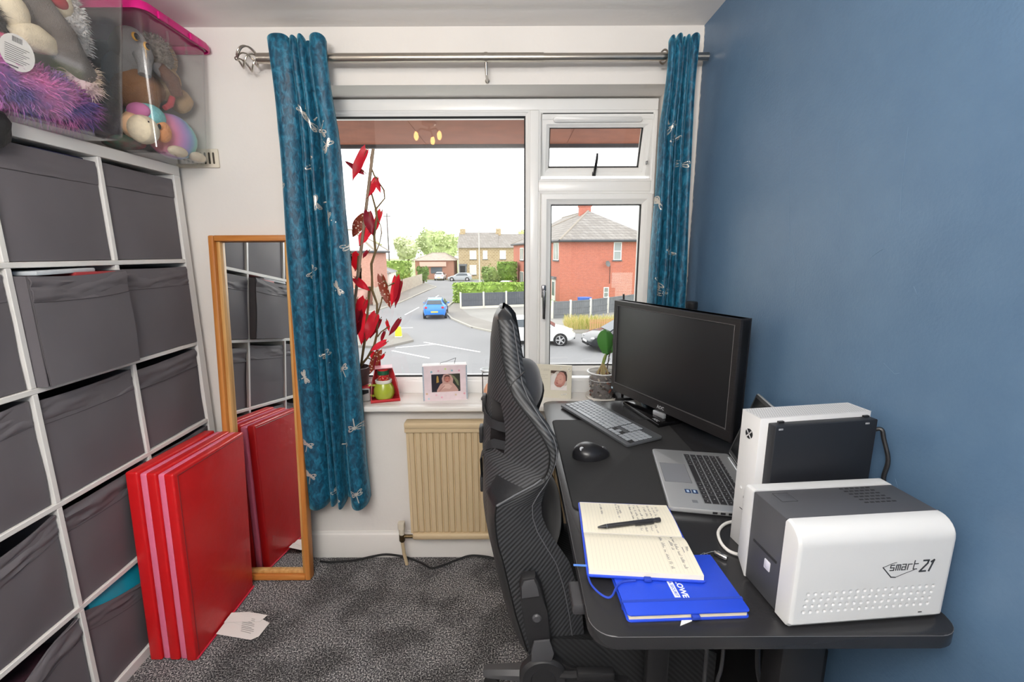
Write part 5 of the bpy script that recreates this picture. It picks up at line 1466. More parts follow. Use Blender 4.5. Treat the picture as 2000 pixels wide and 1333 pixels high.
mb = MB(); mb.prism([(0.459 , 1.782), (0.523, 1.523), (0.627, 1.571), (0.563, 1.825)], DZ + 0.001, DZ + 0.016, bevel=0.004)
base = mb.build('stand_base', BLACK_GLOSS, mon, world=True)
mb = MB(); mb.box(0.57, 0.62, 1.60, 1.70, DZ + 0.015, DZ + 0.24, bevel=0.006); mb.build('stand_neck', BLACK, mon, world=True)
mb = MB(); mb.box(-0.028, 0.03, -0.012, 0.002, 0.016, 0.034, bevel=0.003); lbl(mb.build('stand_clip', M('silver_clip', '#b9bcc0', 0.3, metal=0.5), mon), 'silver clip below the logo')
tm = text_mesh('AOC', 0.015, 0.0003, frame_from((0.527, 1.567, DZ + 0.0164), (0.064, -0.267, 0), (0.267, 0.064, 0)), bold=0.0004); tm.build('logo', M('logo_silver', '#c9cbce'), base, smooth=False, world=True)
# things behind the monitor
tb = thing('black_tube_speaker', 'slim upright black cylinder standing behind the monitor', 'speaker', (0.702, 1.752, DZ))
mb = MB(); mb.lathe([(0.028, 0), (0.030, 0.004), (0.0215, 0.012), (0.0215, 0.405), (0.0225, 0.407), (0.0225, 0.428), (0.019, 0.432), (0, 0.432)], 24); mb.build('column', BLACK, tb)
mb = MB(); mb.lathe([(0.0222, 0.398), (0.0222, 0.402)], 24, cap=False); mb.build('ring', M('ring_grey', '#4c4c50', 0.3), tb)
ro = thing('broadband_router', 'black router with a thin aerial on the sill behind the monitor', 'router', (0.56, 2.0, SILL))
mb = MB(); mb.box(-0.085, 0.07, -0.05, 0.05, 0.002, 0.032, bevel=0.005); mb.build('case', BLACK, ro)
mb = MB(); mb.tube([(-0.060, -0.04, 0.03), (-0.064, -0.04, 0.25), (-0.074, -0.04, 0.50)], [0.0055, 0.005, 0.0042], 10); mb.build('aerial', BLACK, ro)

# laptop
lt = thing('laptop', 'open silver laptop with black keys in front of the games console', 'laptop', (0.438, 1.323, DZ), (0, 0, -1.749))
LW, LD = 0.335, 0.224
ALU = M('silver_aluminium', '#b4b6b8', 0.36, metal=0.55); LKEY = M('laptop_key', '#2a2a2d', 0.5)
mb = MB(); mb.prism(round_rect(0, LW, 0, LD, 0.010, 4), 0.004, 0.0165, bevel=0.0025); mb.build('base', ALU, lt)
mb = MB(); mb.prism(round_rect(0.006, LW - 0.006, 0.006, LD - 0.006, 0.01, 3), 0.0, 0.0045); mb.build('underside', BLACK, lt)
mb = MB(); mb.box(0.026, LW - 0.026, 0.086, 0.190, 0.0164, 0.0168); mb.build('key_tray', M('tray_silver', '#a4a6a9', 0.4, metal=0.5), lt, smooth=False)
lrows = [[1.3, 1, 1.2, 5.2, 1.2, 1, 1, 1, 1], [2.2] + [1] * 10 + [2.2], [1.7] + [1] * 11 + [1.7], [1.3] + [1] * 12 + [1.2], [1] * 13 + [1.8], [1] * 15]
for r, row in enumerate(lrows):
    x = 0.028; su = (LW - 0.056) / sum(row)
    dd = 0.0178 if r < 5 else 0.012
    y = 0.0965 + r * 0.0182 - (0.0025 if r == 5 else 0)
    for w in row:
        key(lt, x + w * su / 2, y, 0.0166, w * su - 0.0022, dd - 0.0022, LKEY, 0.0014); x += w * su
LEG = M('key_legend', '#cfd0d2', 0.5)
mb = MB(); rk = random.Random(8)
for r, row in enumerate(lrows):
    x = 0.028; su = (LW - 0.056) / sum(row); y = 0.0965 + r * 0.0182
    for w in row:
        cx = x + w * su / 2
        if w < 4: strokes(mb, [[(cx - 0.0014, y), (cx + 0.0012, y)], [(cx - 0.001, y + 0.0012), (cx + 0.0005, y + 0.0016)]], 0.0009, 0.0002, Matrix.Translation((0, 0, 0.0180 if r < 6 else 0.018)))
        x += w * su
mb.build('key_legends', LEG, lt, smooth=False)['kind'] = 'stuff'
mb = MB(); mb.box(0.098, 0.208, 0.010, 0.078, 0.0164, 0.0168); mb.build('touchpad', M('touchpad_silver', '#9da0a6', 0.3, metal=0.4), lt, smooth=False)
mb = MB(); rect_ring(mb, 0.097, 0.209, 0, 1, [(0, 0)]) if False else mb.tube([(0.0975, 0.0095, 0.0166), (0.2085, 0.0095, 0.0166), (0.2085, 0.0785, 0.0166), (0.0975, 0.0785, 0.0166)], 0.0004, 4, closed=True); mb.build('touchpad_gap', BLACK, lt)
STK = M('navy_sticker', '#1b3a66', 0.3)
mb = MB(); mb.box(0.243, 0.262, 0.052, 0.066, 0.0164, 0.0168); mb.box(0.243, 0.262, 0.069, 0.083, 0.0164, 0.0168); mb.build('sticker', STK, lt, smooth=False)
mb = MB(); mb.box(0.247, 0.258, 0.056, 0.062, 0.0168, 0.017); mb.box(0.246, 0.2575, 0.073, 0.078, 0.0168, 0.017); mb.build('sticker_print', M('sticker_pale', '#b8cbe0', 0.4), lt, smooth=False)
mb = MB(); mb.box(0.295, 0.308, 0.060, 0.073, 0.0164, 0.0168); mb.build('fingerprint_pad', M('pad_grey', '#8e9196', 0.4, metal=.4), lt, smooth=False)
mb = MB(); mb.lathe([(0.0055, 0.03), (0.0055, LW - 0.03)], 12, mat=Matrix.Translation((0, LD - 0.004, 0.0155)) @ rot(0, PI / 2, 0)); mb.build('hinge', M('hinge_silver', '#c3c5c7', 0.25, metal=.7), lt)
lm_ = Matrix.Translation((0, LD - 0.001, 0.017)) @ rot(-0.32)
mb = MB(); mb.prism(round_rect(0.0, LW, 0.004, 0.207, 0.009, 4), -0.006, 0.0, mat=lm_ @ rot(PI / 2) , bevel=0.0015); mb.build('lid', ALU, lt)
mb = MB(); mb.box(0.003, LW - 0.003, -0.0012, 0.0002, 0.008, 0.203, mat=lm_); mb.build('lid_bezel', BLACK, lt, smooth=False)
mb = MB(); mb.box(0.010, LW - 0.010, -0.0016, -0.001, 0.018, 0.194, mat=lm_); mb.build('screen', M('laptop_screen', '#15171a', 0.16, spec=0.6), lt, smooth=False)
for k in range(3):
    mb = MB(); mb.box(LW - 0.0006, LW + 0.0004, 0.10 + 0.018 * k, 0.111 + 0.018 * k, 0.007, 0.0125); mb.build('side_port', BLACK, lt, smooth=False)
# plug and white lead at the laptop's side
pl = thing('usb_plug', 'black cable plug pushed into the near side of the laptop', 'plug', (0.545, 0.958, DZ))
mb = MB(); mb.box(-0.009, 0.009, -0.026, 0.020, 0.003, 0.0155, bevel=0.003, mat=rot(0, 0, 0.35)); mb.build('body', BLACK_GLOSS, pl)
mb = MB(); mb.box(-0.006, 0.006, 0.018, 0.03, 0.006, 0.012, mat=rot(0, 0, 0.35)); mb.build('tip', STEEL, pl)
WCAB = M('white_cable', '#d8d6d2', 0.4)
cable([(0.60, 0.955, DZ + 0.005), (0.555, 0.958, DZ + 0.005), (0.52, 0.950, DZ + 0.005), (0.488, 0.937, DZ + 0.005), (0.460, 0.907, DZ + 0.005), (0.449, 0.869, DZ + 0.005), (0.4535, 0.842, DZ + 0.005), (0.472, 0.828, DZ + 0.005), (0.478, 0.824, DZ + 0.005)], 0.0034, 'white lead looping round the foot of the games console', WCAB, 'white_lead')

# games console
CON = M('console_white', '#d2d2d2', 0.42)
cn = thing('games_console', 'white games console standing on edge between printer and laptop', 'games console', (0.490, 0.842, DZ), (0, 0, 0.155))
CW, CT, CH = 0.252, 0.056, 0.300
mb = MB(); mb.box(0, CW, 0, CT, 0, CH - 0.002, bevel=0.002); mb.build('body', CON, cn)
VENTM = M('vent_dark_grey', '#8b8b8b', 0.6)
mb = MB()
nx, ny = 46, 10
for i in range(nx):
    for j in range(ny):
        x = 0.004 + (CW - 0.008) * (i + 0.5 * (j % 2)) / nx; y = 0.003 + (CT - 0.006) * (j + 0.5) / ny
        mb.disc((x, y, CH - 0.0015), 0.0013, 6, 'z')
v = mb.build('vent_holes', VENTM, cn, smooth=False); v['kind'] = 'stuff'
mb = MB(); mb.box(0.0, CW, 0.0, CT, CH - 0.0022, CH - 0.0018); mb.build('perforated_top', CON, cn, smooth=False)
bp_ = rbox('black_base_panel', M('console_black', '#1d1f24', 0.5, bump=(300, .1, .001)), cn, 0.018, CW - 0.004, -0.020, 0.001, 0.012, CH - 0.012, 0.002)
for x in (0.03, CW - 0.028):
    mb = MB(); mb.box(x - 0.005, x + 0.005, -0.0208, -0.019, CH - 0.021, CH - 0.017, bevel=0.001); mb.build('rubber_foot', M('foot_grey', '#8b8d90', 0.5), bp_)
    mb = MB(); mb.box(x - 0.004 + 0.01, x + 0.008 + 0.01, -0.006, -0.001, CH - 0.0119, CH - 0.0085); mb.build('vent_slot', BLACK, bp_)
mb = MB(); mb.prism(round_rect(CH - 0.055, CH - 0.033, -0.015, -0.011, 0.002, 3), 0, 0.0006, mat=Matrix(((0, 0, -1, 0.0183), (0, 1, 0, 0), (1, 0, 0, 0), (0, 0, 0, 1)))); mb.build('slot', BLACK, bp_)
fm_ = frame_from((-0.0002, 0.028, CH - 0.045), (0, -1, 0), (0, 0, 1))
mb = MB(); mb.prism([(0.0105 * math.cos(a * PI / 12), 0.0105 * math.sin(a * PI / 12)) for a in range(24)], -0.0004, 0.0006, mat=fm_); lgd = mb.build('logo_disc', M('logo_black', '#232427', 0.4), cn)
mb = MB(); strokes(mb, [[(-0.0066, 0.0066), (-0.002, 0.0012), (0.0062, -0.0075)], [(0.0066, 0.0066), (0.002, 0.0012), (-0.0062, -0.0075)]], 0.0026, 0.0003, fm_ @ Matrix.Translation((0, 0, 0.0007))); mb.build('logo_cross', CON, lgd, smooth=False)
mb = MB(); mb.lathe([(0.0035, 0), (0.0035, 0.0012), (0.002, 0.0018)], 12, mat=frame_from((0, 0.036, 0.13), (0, -1, 0), (0, 0, 1))); mb.build('eject_button', CON, cn)
mb = MB(); mb.box(-0.0006, 0.0004, 0.02, 0.026, 0.112, 0.117); mb.box(-0.0006, 0.0004, 0.018, 0.034, 0.085, 0.0865); mb.build('front_port', BLACK, cn, smooth=False)
cable([(0.735, 0.868, DZ + 0.262), (0.745, 0.858, DZ + 0.268), (0.748, 0.852, DZ + 0.25), (0.753, 0.84, DZ + 0.21), (0.748, 0.838, DZ + 0.175), (0.750, 0.835, DZ + 0.155), (0.755, 0.83, DZ + 0.10), (0.757, 0.86, DZ + 0.008)], 0.0042, 'black lead arching behind the games console against the wall', BLACK, 'black_lead')

# card printer
PW = M('printer_white', '#cfd0d0', 0.38); PD = M('printer_charcoal', '#4a4b4f', 0.5, bump=(600, .12, .001))
pr = thing('card_printer', 'white and charcoal card printer lettered smart 21 on the desk corner', 'printer', (0.457, 0.643, DZ), (0, 0, 0.085))
PL, PB, PH = 0.280, 0.155, 0.186
def shell(name, y0, y1, topr, near):
    """white end shell: rounded profile in YZ, softened ends"""
    prof = []
    n = 6
    zt = PH
    if near:
        prof = [(y1, 0.004), (y1, zt), (y0 + topr + 0.003, zt)] + [(y0 + topr - topr * math.sin(PI / 2 * k / n), zt - topr + topr * math.cos(PI / 2 * k / n)) for k in range(n + 1)] + [(y0, zt - topr - 0.003), (y0, 0.016), (y0, 0.012), (y0 + 0.006, 0.004)]
    else:
        prof = [(y0, 0.004), (y1 - 0.03, 0.004), (y1, 0.03)] + [(y1 - topr + topr * math.cos(PI / 2 * k / n), zt - topr + topr * math.sin(PI / 2 * k / n)) for k in range(n + 1)] + [(y0, zt)]
    cx, cz = (y0 + y1) / 2, PH / 2
    rings = []
    for x, ins in ((0, 0.006), (0.0016, 0.0025), (0.006, 0.0), (0.009, 0.0), (PL - 0.009, 0.0), (PL - 0.006, 0.0), (PL - 0.0016, 0.0025), (PL, 0.006)):
        ring = []
        for y, z in prof:
            yy = y
            if ins:
                if near and y < y1: yy = y + ins * min(1, (y1 - y) / 0.01)
                if not near and y > y0: yy = y - ins * min(1, (y - y0) / 0.01)
            zz = z - ins if z > 0.1 else z + ins * 0.5
            ring.append((x, yy, zz))
        rings.append(ring)
    mb = MB(); mb.loft(rings)
    if near:                                     # leave the flat front open for the dimpled panel
        big = max((f for f in mb.bm.faces if all(abs(v.co.y - y0) < 1e-5 for v in f.verts)), key=lambda f: f.calc_area())
        mb.bm.faces.remove(big)
    return mb.build(name, PW, pr, angle=30)
shell('white_side_shell', 0.0, 0.034, 0.030, True)
shell('white_side_shell', PB - 0.030, PB, 0.012, False)
mb = MB(); mb.box(0.002, PL - 0.002, 0.034, PB - 0.030, 0.006, PH - 0.0015, bevel=0.003); mb.build('charcoal_body', PD, pr)
mb = MB()
for i in range(6):
    for j in range(8 if False else 6):
        x = 0.165 + 0.0105 * j + 0.0015 * i; y = 0.068 + 0.0095 * (5 - i)
        mb.box(x, x + 0.0075, y, y + 0.0032, PH - 0.0017, PH - 0.0011)
mb.build('vent_slots', M('slot_black', '#202124', 0.8), pr, smooth=False)
mb = MB(); mb.box(0.030, 0.058, 0.085, 0.112, PH - 0.0018, PH - 0.0008, bevel=0.0004); mb.build('lid_catch', PD, pr)
mb = MB(); mb.tube([(0.0295, 0.0845, PH - 0.0014), (0.0585, 0.0845, PH - 0.0014), (0.0585, 0.1125, PH - 0.0014), (0.0295, 0.1125, PH - 0.0014)], 0.0005, 4, closed=True); mb.build('catch_gap', M('slot_black', '#202124'), pr)
mb = MB(); mb.box(0.0006, 0.0022, 0.046, 0.110, 0.092, 0.096); mb.build('card_slot', M('slot_black', '#202124'), pr, smooth=False)
mb = MB(); mb.box(0.0004, 0.0022, 0.060, 0.075, 0.064, 0.082, bevel=0.0015); mb.build('power_button', M('pale_lilac_button', '#d5d5de', 0.3), pr)
mb = MB(); mb.tube([(0.0018, 0.0345, 0.01), (0.0018, 0.0345, PH - 0.002), (PL - 0.003, 0.0345, PH - 0.001)], 0.0009, 5); mb.build('shadow_gap', M('slot_black', '#202124'), pr)
# dimples: a patch of the near face with shallow bowls
nxp, nzp = 270, 130
def dimp(u, v):
    x = 0.009 + (PL - 0.018) * u; z = 0.016 + (PH - 0.033 - 0.016) * v
    d = 0.0
    for r in range(4):
        zc = 0.0345 + 0.0112 * r; xo = 0.023 + 0.0016 * r
        k = round((x - xo) / 0.0124)
        if 0 <= k < 19:
            q = math.hypot(x - xo - k * 0.0124, z - zc) / 0.0032
            if q < 1: d += 0.0015 * (1 - q * q)
    return Vector((x, d, z))
mb = MB(); mb.grid(dimp, nxp, nzp); mb.build('dimpled_panel', PW, pr, angle=60)
lgm = frame_from((0.166, -0.0002, 0.103), (1, 0, 0), (0, 0, 1))
INK = M('charcoal_ink', '#3d3f42', 0.45)
def put(lines, ox, oy, sx, sy, sh=0.0): return [[(ox + (x + sh * y) * sx, oy + y * sy) for x, y in l] for l in lines]
G = {'s': [[(1, 1), (0, 1), (0, .5), (1, .5), (1, 0), (0, 0)]], 'm': [[(0, 0), (0, 1), (1.1, 1), (1.1, 0)], [(.55, 1), (.55, 0)]], 'a': [[(0, 1.05), (1, 1.05)], [(1, 1.05), (1, 0), (0, 0), (0, .55), (1, .55)]], 'r': [[(0, 0), (0, 1), (1, 1)]], 't': [[(0, 1.6), (0, 0), (1, 0)], [(0, 1), (1.1, 1)]]}
mb = MB(); ox = 0.0
for ch in 'smart':
    strokes(mb, put(G[ch], ox, 0, 0.0064, 0.0098, 0.12), 0.0016, 0.0004, lgm); ox += 0.0104
ox += 0.002
strokes(mb, put([[(0.15, 1), (1.0, 1), (0.95, .72), (0, 0), (1, 0)], [(1.5, .85), (1.9, 1), (1.6, 0)]], ox, -0.005, 0.0105, 0.020, 0.3), 0.0029, 0.0004, lgm)
mb.build('lettering', INK, pr, smooth=False)
mb = MB()
strokes(mb, [[(-0.013, 0.0065), (0.003, 0.0130), (0.010, 0.0145)], [(0.004, -0.0125), (0.012, -0.0135), (0.028, -0.007), (0.044, -0.0015)]], 0.0007, 0.0004, lgm)
strokes(mb, [[(-0.013, 0.0065), (0.004, -0.0125), (0.012, -0.0135)]], 0.0018, 0.0004, lgm)
mb.build('logo_swoosh', INK, pr, smooth=False)
mb = MB(); mb.box(0.232, 0.2385, -0.0006, 0.0, 0.018, 0.0195); mb.build('lock_slot', BLACK, pr, smooth=False)

# notebooks and pen
BLUE = M('royal_blue_cover', '#2347c8', 0.42, bump=(500, .1, .001)); PAGE = M('cream_paper', '#e4decb', 0.75); EDGE = M('page_edges', '#e3d7b4', 0.8, var=(300, .1), stretch=(.1, .1, 9))
n2 = thing('blue_notebook', 'closed royal-blue notebook with white lettering and elastic band, under the open one', 'notebook', (0.299, 0.738, DZ), (0, 0, 0.04))
mb = MB(); mb.prism(round_rect(-0.107, 0.107, -0.072, 0.076, 0.006), 0.0003, 0.0025, bevel=0.0008); mb.prism(round_rect(-0.107, 0.107, -0.072, 0.076, 0.006), 0.0125, 0.0147, bevel=0.0008); mb.box(-0.107, 0.107, 0.0745, 0.0765, 0.001, 0.014)
mb.build('cover', BLUE, n2)
mb = MB(); mb.box(-0.103, 0.103, -0.068, 0.0745, 0.0026, 0.0124); mb.build('page_block', EDGE, n2, smooth=False)
mb = MB(); mb.box(-0.1085, 0.1085, -0.044, -0.0385, -0.0002 + 0.0005, 0.0154); mb.build('elastic_band', M('blue_elastic', '#1f3fae', 0.7), n2, smooth=False)
mb = MB(); mb.box(0.004, 0.018, -0.077, -0.068, 0.004, 0.0115, bevel=0.002); mb.build('pen_loop', M('blue_elastic', '#1f3fae'), n2)
tmx = frame_from((0.009, -0.0155, 0.0149), (0, -1, 0), (1, 0, 0))
tm = text_mesh('LOWE', 0.0150, 0.0002, tmx @ Matrix.Translation((0, 0.0, 0)), bold=0.0004); lw = tm.build('lettering', M('white_foil', '#e8ebf2', 0.4), n2, smooth=False)
mb = MB(); mb.box(-0.0205, 0.0205, -0.0200, -0.0095, 0, 0.0003, mat=tmx); mb.build('white_bar', M('white_foil', '#e8ebf2'), n2, smooth=False)
tm = text_mesh('& SECURIT', 0.0078, 0.0001, tmx @ Matrix.Translation((0.0, -0.0148, 0.0004)), bold=0.0001); tm.build('lettering', M('blue_print', '#2b4cc0', 0.5), n2, smooth=False)
mb = MB(); mb.prism([(-0.02, -0.083), (0.004, -0.074), (0.006, -0.070), (-0.012, -0.070)], 0.0004, 0.0012); mb.build('loose_slip', M('white_card', '#ebe9e6'), n2, smooth=False)
no = thing('open_notebook', 'open lined notebook with handwriting, blue cover showing round its pages', 'notebook', (0.262, 0.885, DZ + 0.011), (-0.052, 0, -0.085))
def page(u, v, far):
    """u across X, v from spine outwards"""
    x = -0.106 + 0.212 * u
    if far:
        y = 0.002 + 0.134 * v; z = 0.0035 + 0.0035 * math.sin(PI * min(1, v * 1.1)) + 0.0025 * max(0, u - 0.7) * (v)
    else:
        y = -0.002 - 0.136 * v; z = 0.0040 + 0.0068 * math.sin(PI / 2 * min(1, v * 4)) + 0.0008 * math.sin(PI * v)
    return Vector((x, y, z))
mb = MB(); mb.prism(round_rect(-0.110, 0.110, -0.143, 0.141, 0.007), -0.0012, 0.0014, bevel=0.0008); mb.build('cover', BLUE, no)
for far in (True, False):
    mb = MB(); mb.grid(lambda u, v: page(u, v, far), 12, 16)
    bm = mb.bm
    ed = [e for e in bm.edges if e.is_boundary]
    r = bmesh.ops.extrude_edge_only(bm, edges=ed)
    for v_ in [g for g in r['geom'] if isinstance(g, bmesh.types.BMVert)]: v_.co.z = 0.0014
    mb.build('page_stack', [PAGE], no, angle=30)
    mb = MB()
    N = 26
    for k in range(N):
        u = 0.05 + 0.9 * k / (N - 1)
        pts = [page(u, 0.03 + 0.94 * j / 8, far) + Vector((0, 0, 0.00025)) for j in range(9)]
        for a, b in zip(pts[:-1], pts[1:]):
            w = Vector((0.00035, 0, 0)); mb.poly([a - w, a + w, b + w, b - w])
    mb.build('ruled_lines', M('ruled_grey', '#d3cebf', 0.8), no, smooth=False)['kind'] = 'stuff'
def scribble(mb, far, u0, v0, v1, size, seed, words=5):
    rr = random.Random(seed); v = v0
    while v < v1:
        wl2 = rr.uniform(0.06, 0.16)
        pts = []; t = 0; nst = int(wl2 * 90)
        for k in range(nst):
            vv = v + wl2 * k / nst
            if vv > v1: break
            uu = u0 + (size if k % 2 else 0) * rr.uniform(0.3, 1.0)
            pts.append(page(min(.99, uu), vv, far) + Vector((0, 0, 0.0005)))
        for a, b in zip(pts[:-1], pts[1:]):
            d = (b - a); n = Vector((-d.y, d.x, 0)).normalized() * 0.00032
            mb.poly([a - n, a + n, b + n, b - n])
        v += wl2 + 0.03
# written lines run towards the near edge: far page from fore-edge to spine, near page from spine outwards
mb = MB()
for u0, a, b, s_ in ((0.13, 0.05, 0.5, 7), (0.16, 0.35, 0.8, 8)): pass
for i, (u0, a, b) in enumerate(((0.22, 0.55, 0.95), (0.40, 0.45, 0.98), (0.43, 0.6, 0.95), (0.55, 0.2, 0.97), (0.60, 0.1, 0.96), (0.65, 0.08, 0.97), (0.71, 0.1, 0.9), (0.76, 0.06, 0.96), (0.81, 0.55, 0.9), (0.85, 0.72, 0.92))): scribble(mb, True, u0, a, b, 0.028, i)
for i, (u0, a, b) in enumerate(((0.74, 0.08, 0.93), (0.86, 0.04, 0.9), (0.82, 0.2, 0.45), (0.955, 0.34, 0.46))): scribble(mb, False, u0, a, b, 0.036, 20 + i)
a, b = page(0.925, 0.36, False), page(0.925, 0.50, False); up = Vector((0, 0, .0005)); w = Vector((0.0007, 0, 0))
mb.poly([a - w + up, a + w + up, b + w + up, b - w + up])
mb.build('handwriting', M('pen_ink', '#7a7a80', 0.7), no, smooth=False)['kind'] = 'stuff'
mb = MB(); mb.box(-0.005, 0.009, -0.150, -0.141, -0.001, 0.006, bevel=0.002); mb.build('pen_loop', M('blue_elastic', '#1f3fae'), no)
mb = MB(); mb.box(-0.134, -0.108, -0.1165, -0.111, 0.0015, 0.0022); mb.build('ribbon_marker', M('pale_blue_ribbon', '#4f83d6', 0.5), no, smooth=False)
mb = MB(); mb.tube(smooth_path([(-0.108, -0.135, -0.001), (-0.104, -0.158, -0.004), (-0.092, -0.178, -0.006), (-0.078, -0.190, -0.006), (-0.068, -0.185, -0.005), (-0.058, -0.165, -0.003), (-0.045, -0.152, -0.001), (-0.02, -0.147, 0.0)]), 0.002, 6); mb.build('loose_elastic', M('blue_elastic', '#1f3fae'), no)
pn = thing('ballpoint_pen', 'matt black ballpoint pen lying across the open notebook', 'pen', (0.262, 0.915, DZ + 0.0225), (0, 0, 0.19))
PENM = M('pen_black', '#2c2c2e', 0.38)
pm_ = rot(0, PI / 2, 0)
mb = MB(); mb.lathe([(0.0012, -0.075), (0.0022, -0.073), (0.0047, -0.057), (0.0050, -0.054), (0.0052, 0.055), (0.0048, 0.056)], 16, mat=pm_); mb.build('barrel', PENM, pn)
mb = MB(); mb.lathe([(0.0053, -0.0555), (0.0053, -0.0545)], 16, mat=pm_); mb.build('ring', STEEL, pn)
mb = MB(); mb.lathe([(0.0044, 0.056), (0.0044, 0.0635), (0.0054, 0.064), (0.0054, 0.073), (0.0048, 0.075)], 16, mat=pm_); mb.build('push_button', PENM, pn)
mb = MB(); mb.box(0.012, 0.055, -0.0095, -0.0070, -0.0018, 0.0018, bevel=0.0008); mb.box(0.050, 0.055, -0.0092, -0.004, -0.0018, 0.0018); mb.build('pocket_clip', PENM, pn)
# key clip
kc = thing('key_clip', 'small steel key clip and wire loop beside the closed blue notebook', 'key ring', (0.410, 0.829, DZ))
mb = MB(); mb.lathe([(0.0042, -0.014), (0.0052, -0.012), (0.0052, 0.010), (0.0042, 0.012)], 14, mat=Matrix.Translation((0.020, -0.002, 0.0054)) @ rot(PI / 2, 0, 0.75)); mb.build('barrel_clip', STEEL, kc)
mb = MB(); mb.tube([(-0.03, -0.002, 0.002), (-0.02, 0.003, 0.004), (-0.012, 0.006, 0.006), (-0.006, 0.001, 0.006), (-0.011, -0.004, 0.004), (-0.017, 0.001, 0.003), (-0.01, 0.006, 0.004), (0.004, 0.009, 0.006), (0.018, 0.008, 0.008), (0.022, 0.002, 0.008)], 0.0011, 6); mb.build('wire_loop', STEEL, kc)

# ------------------------------------------------------------------ gaming chair
CB = stripe_mat('carbon_vinyl_back', '#46474a', '#232426', (1, -1.0, 0), 0.0086, 0.5, 0.14, True)
CS = stripe_mat('carbon_vinyl_side', '#444648', '#222325', (0.7, 1, 0), 0.0086, 0.5, 0.14, True)
CL = stripe_mat('carbon_vinyl_lower', '#3c3d40', '#1d1e20', (1, -1.0, 0), 0.0086, 0.5, 0.2, True)
VB = M('black_vinyl', '#232427', 0.38, bump=(60, 0.15, 0.004))
FB_ = M('black_suede', '#1b1b1d', 0.9, sheen=0.3)
HOLE = M('dark_slot_liner', '#141012', 0.5)  # near-black: the shade inside the strap holes is put into this colour
CHB = M('chair_black_plastic', '#232325', 0.5, bump=(300, .12, .001)); CHG = M('chair_dark_grey_plastic', '#48484b', 0.42)
ch = thing('gaming_chair', 'black carbon-look gaming chair tucked in at the desk, seen from its side', 'chair', (0, 1.25, 0))
# z, centre-back x, half width, rear seam x, wing tip x
LV = [(1.322, -0.024, 0.070, -0.026, -0.020), (1.318, -0.036, 0.090, -0.034, -0.012), (1.306, -0.046, 0.105, -0.036, -0.002), (1.285, -0.053, 0.120, -0.031, 0.012), (1.23, -0.061, 0.138, -0.025, 0.022), (1.18, -0.063, 0.150, -0.018, 0.029),
      (1.145, -0.066, 0.163, -0.010, 0.034), (1.115, -0.069, 0.190, 0.006, 0.048), (1.09, -0.071, 0.214, 0.030, 0.064), (1.06, -0.074, 0.232, 0.055, 0.087), (1.03, -0.078, 0.246, 0.076, 0.106), (1.0, -0.083, 0.252, 0.089, 0.111),
      (0.97, -0.086, 0.252, 0.089, 0.106), (0.94, -0.087, 0.249, 0.081, 0.095), (0.915, -0.087, 0.246, 0.052, 0.088), (0.885, -0.086, 0.242, 0.004, 0.078), (0.855, -0.085, 0.239, -0.040, 0.071), (0.82, -0.086, 0.236, -0.043, 0.073),
      (0.78, -0.087, 0.235, -0.041, 0.087), (0.74, -0.083, 0.235, -0.036, 0.112), (0.69, -0.076, 0.235, -0.023, 0.144), (0.62, -0.062, 0.236, -0.009, 0.166), (0.54, -0.048, 0.238, 0.008, 0.181), (0.47, -0.032, 0.24, 0.028, 0.188), (0.41, -0.014, 0.24, 0.045, 0.190)]
LV = LV[::-1]
def lev(z):
    for a, b in zip(LV[:-1], LV[1:]):
        if z <= b[0] + 1e-9:
            t = (z - a[0]) / (b[0] - a[0])
            return [p + (q - p) * t for p, q in zip(a, b)]
    return list(LV[-1])
FY = [0, 0.12, 0.24, 0.36, 0.44, 0.52, 0.60, 0.70, 0.80, 0.90, 1.0]
def back_pt(fy, z, s=-1, off=0.0):
    _, xb, hw, xs, xf = lev(z)
    p = 1.9 if z > 0.93 else 2.6
    return Vector((xb + (xs - xb) * fy ** p - off, s * hw * fy, z))
def front_pt(fy, z, s=-1):
    _, xb, hw, xs, xf = lev(z)
    th = 0.060 if z > 1.28 else 0.085
    if z > 1.30: th = 0.02 + (1.322 - z) * 1.8
    xin = min(xb + th, xf - 0.016) if z > 1.16 else xb + th
    lim = min(0.12, max(0.0, xf - 0.012 - xin))
    return Vector((xin + (xf - 0.012 - xin) * fy ** 3.0, s * (hw - 0.022) * fy, z))
NBK = len(FY)
def ring_pts(z):
    _, xb, hw, xs, xf = lev(z)
    half = [('b', f) for f in FY] + [('s', k) for k in (0.25, 0.5, 0.75, 1.0)] + [('f', f) for f in FY[::-1]]
    P = []
    def pt(kind, v, s):
        if kind == 'b': return back_pt(v, z, s)
        if kind == 'f': return front_pt(v, z, s)
        return Vector((xs + (xf - xs) * v, s * (hw + 0.006 * math.sin(PI * v) - 0.010 * max(0, v - .6) / .4), z))
    for kv in half: P.append(pt(*kv, -1))
    for kv in half[::-1][1:-1]: P.append(pt(*kv, 1))
    return P
NZ = 76
ZS = [0.41 + (1.322 - 0.41) * (i / NZ) for i in range(NZ + 1)]
RINGS = [ring_pts(z) for z in ZS]
NC = len(RINGS[0])
HB = (3, 6)                                    # hole between FY[3] and FY[6] on the back
half_n = NBK + 4 + NBK
def colset(s):
    if s < 0:
        return [c for c in range(HB[0], HB[1])], [half_n - 1 - c - 1 for c in range(HB[0], HB[1])]
    # mirrored columns: ring index of far side point k is NC - k
    return [NC - c - 1 for c in range(HB[0], HB[1])], [NC - (half_n - 1 - c - 1) - 1 for c in range(HB[0], HB[1])]
zr = [i for i in range(NZ) if 0.945 < ZS[i] < 1.075]
R0, R1 = zr[0], zr[-1]
mb = MB(); bm = mb.bm
V = [[bm.verts.new(p) for p in r] for r in RINGS]
holes = set()
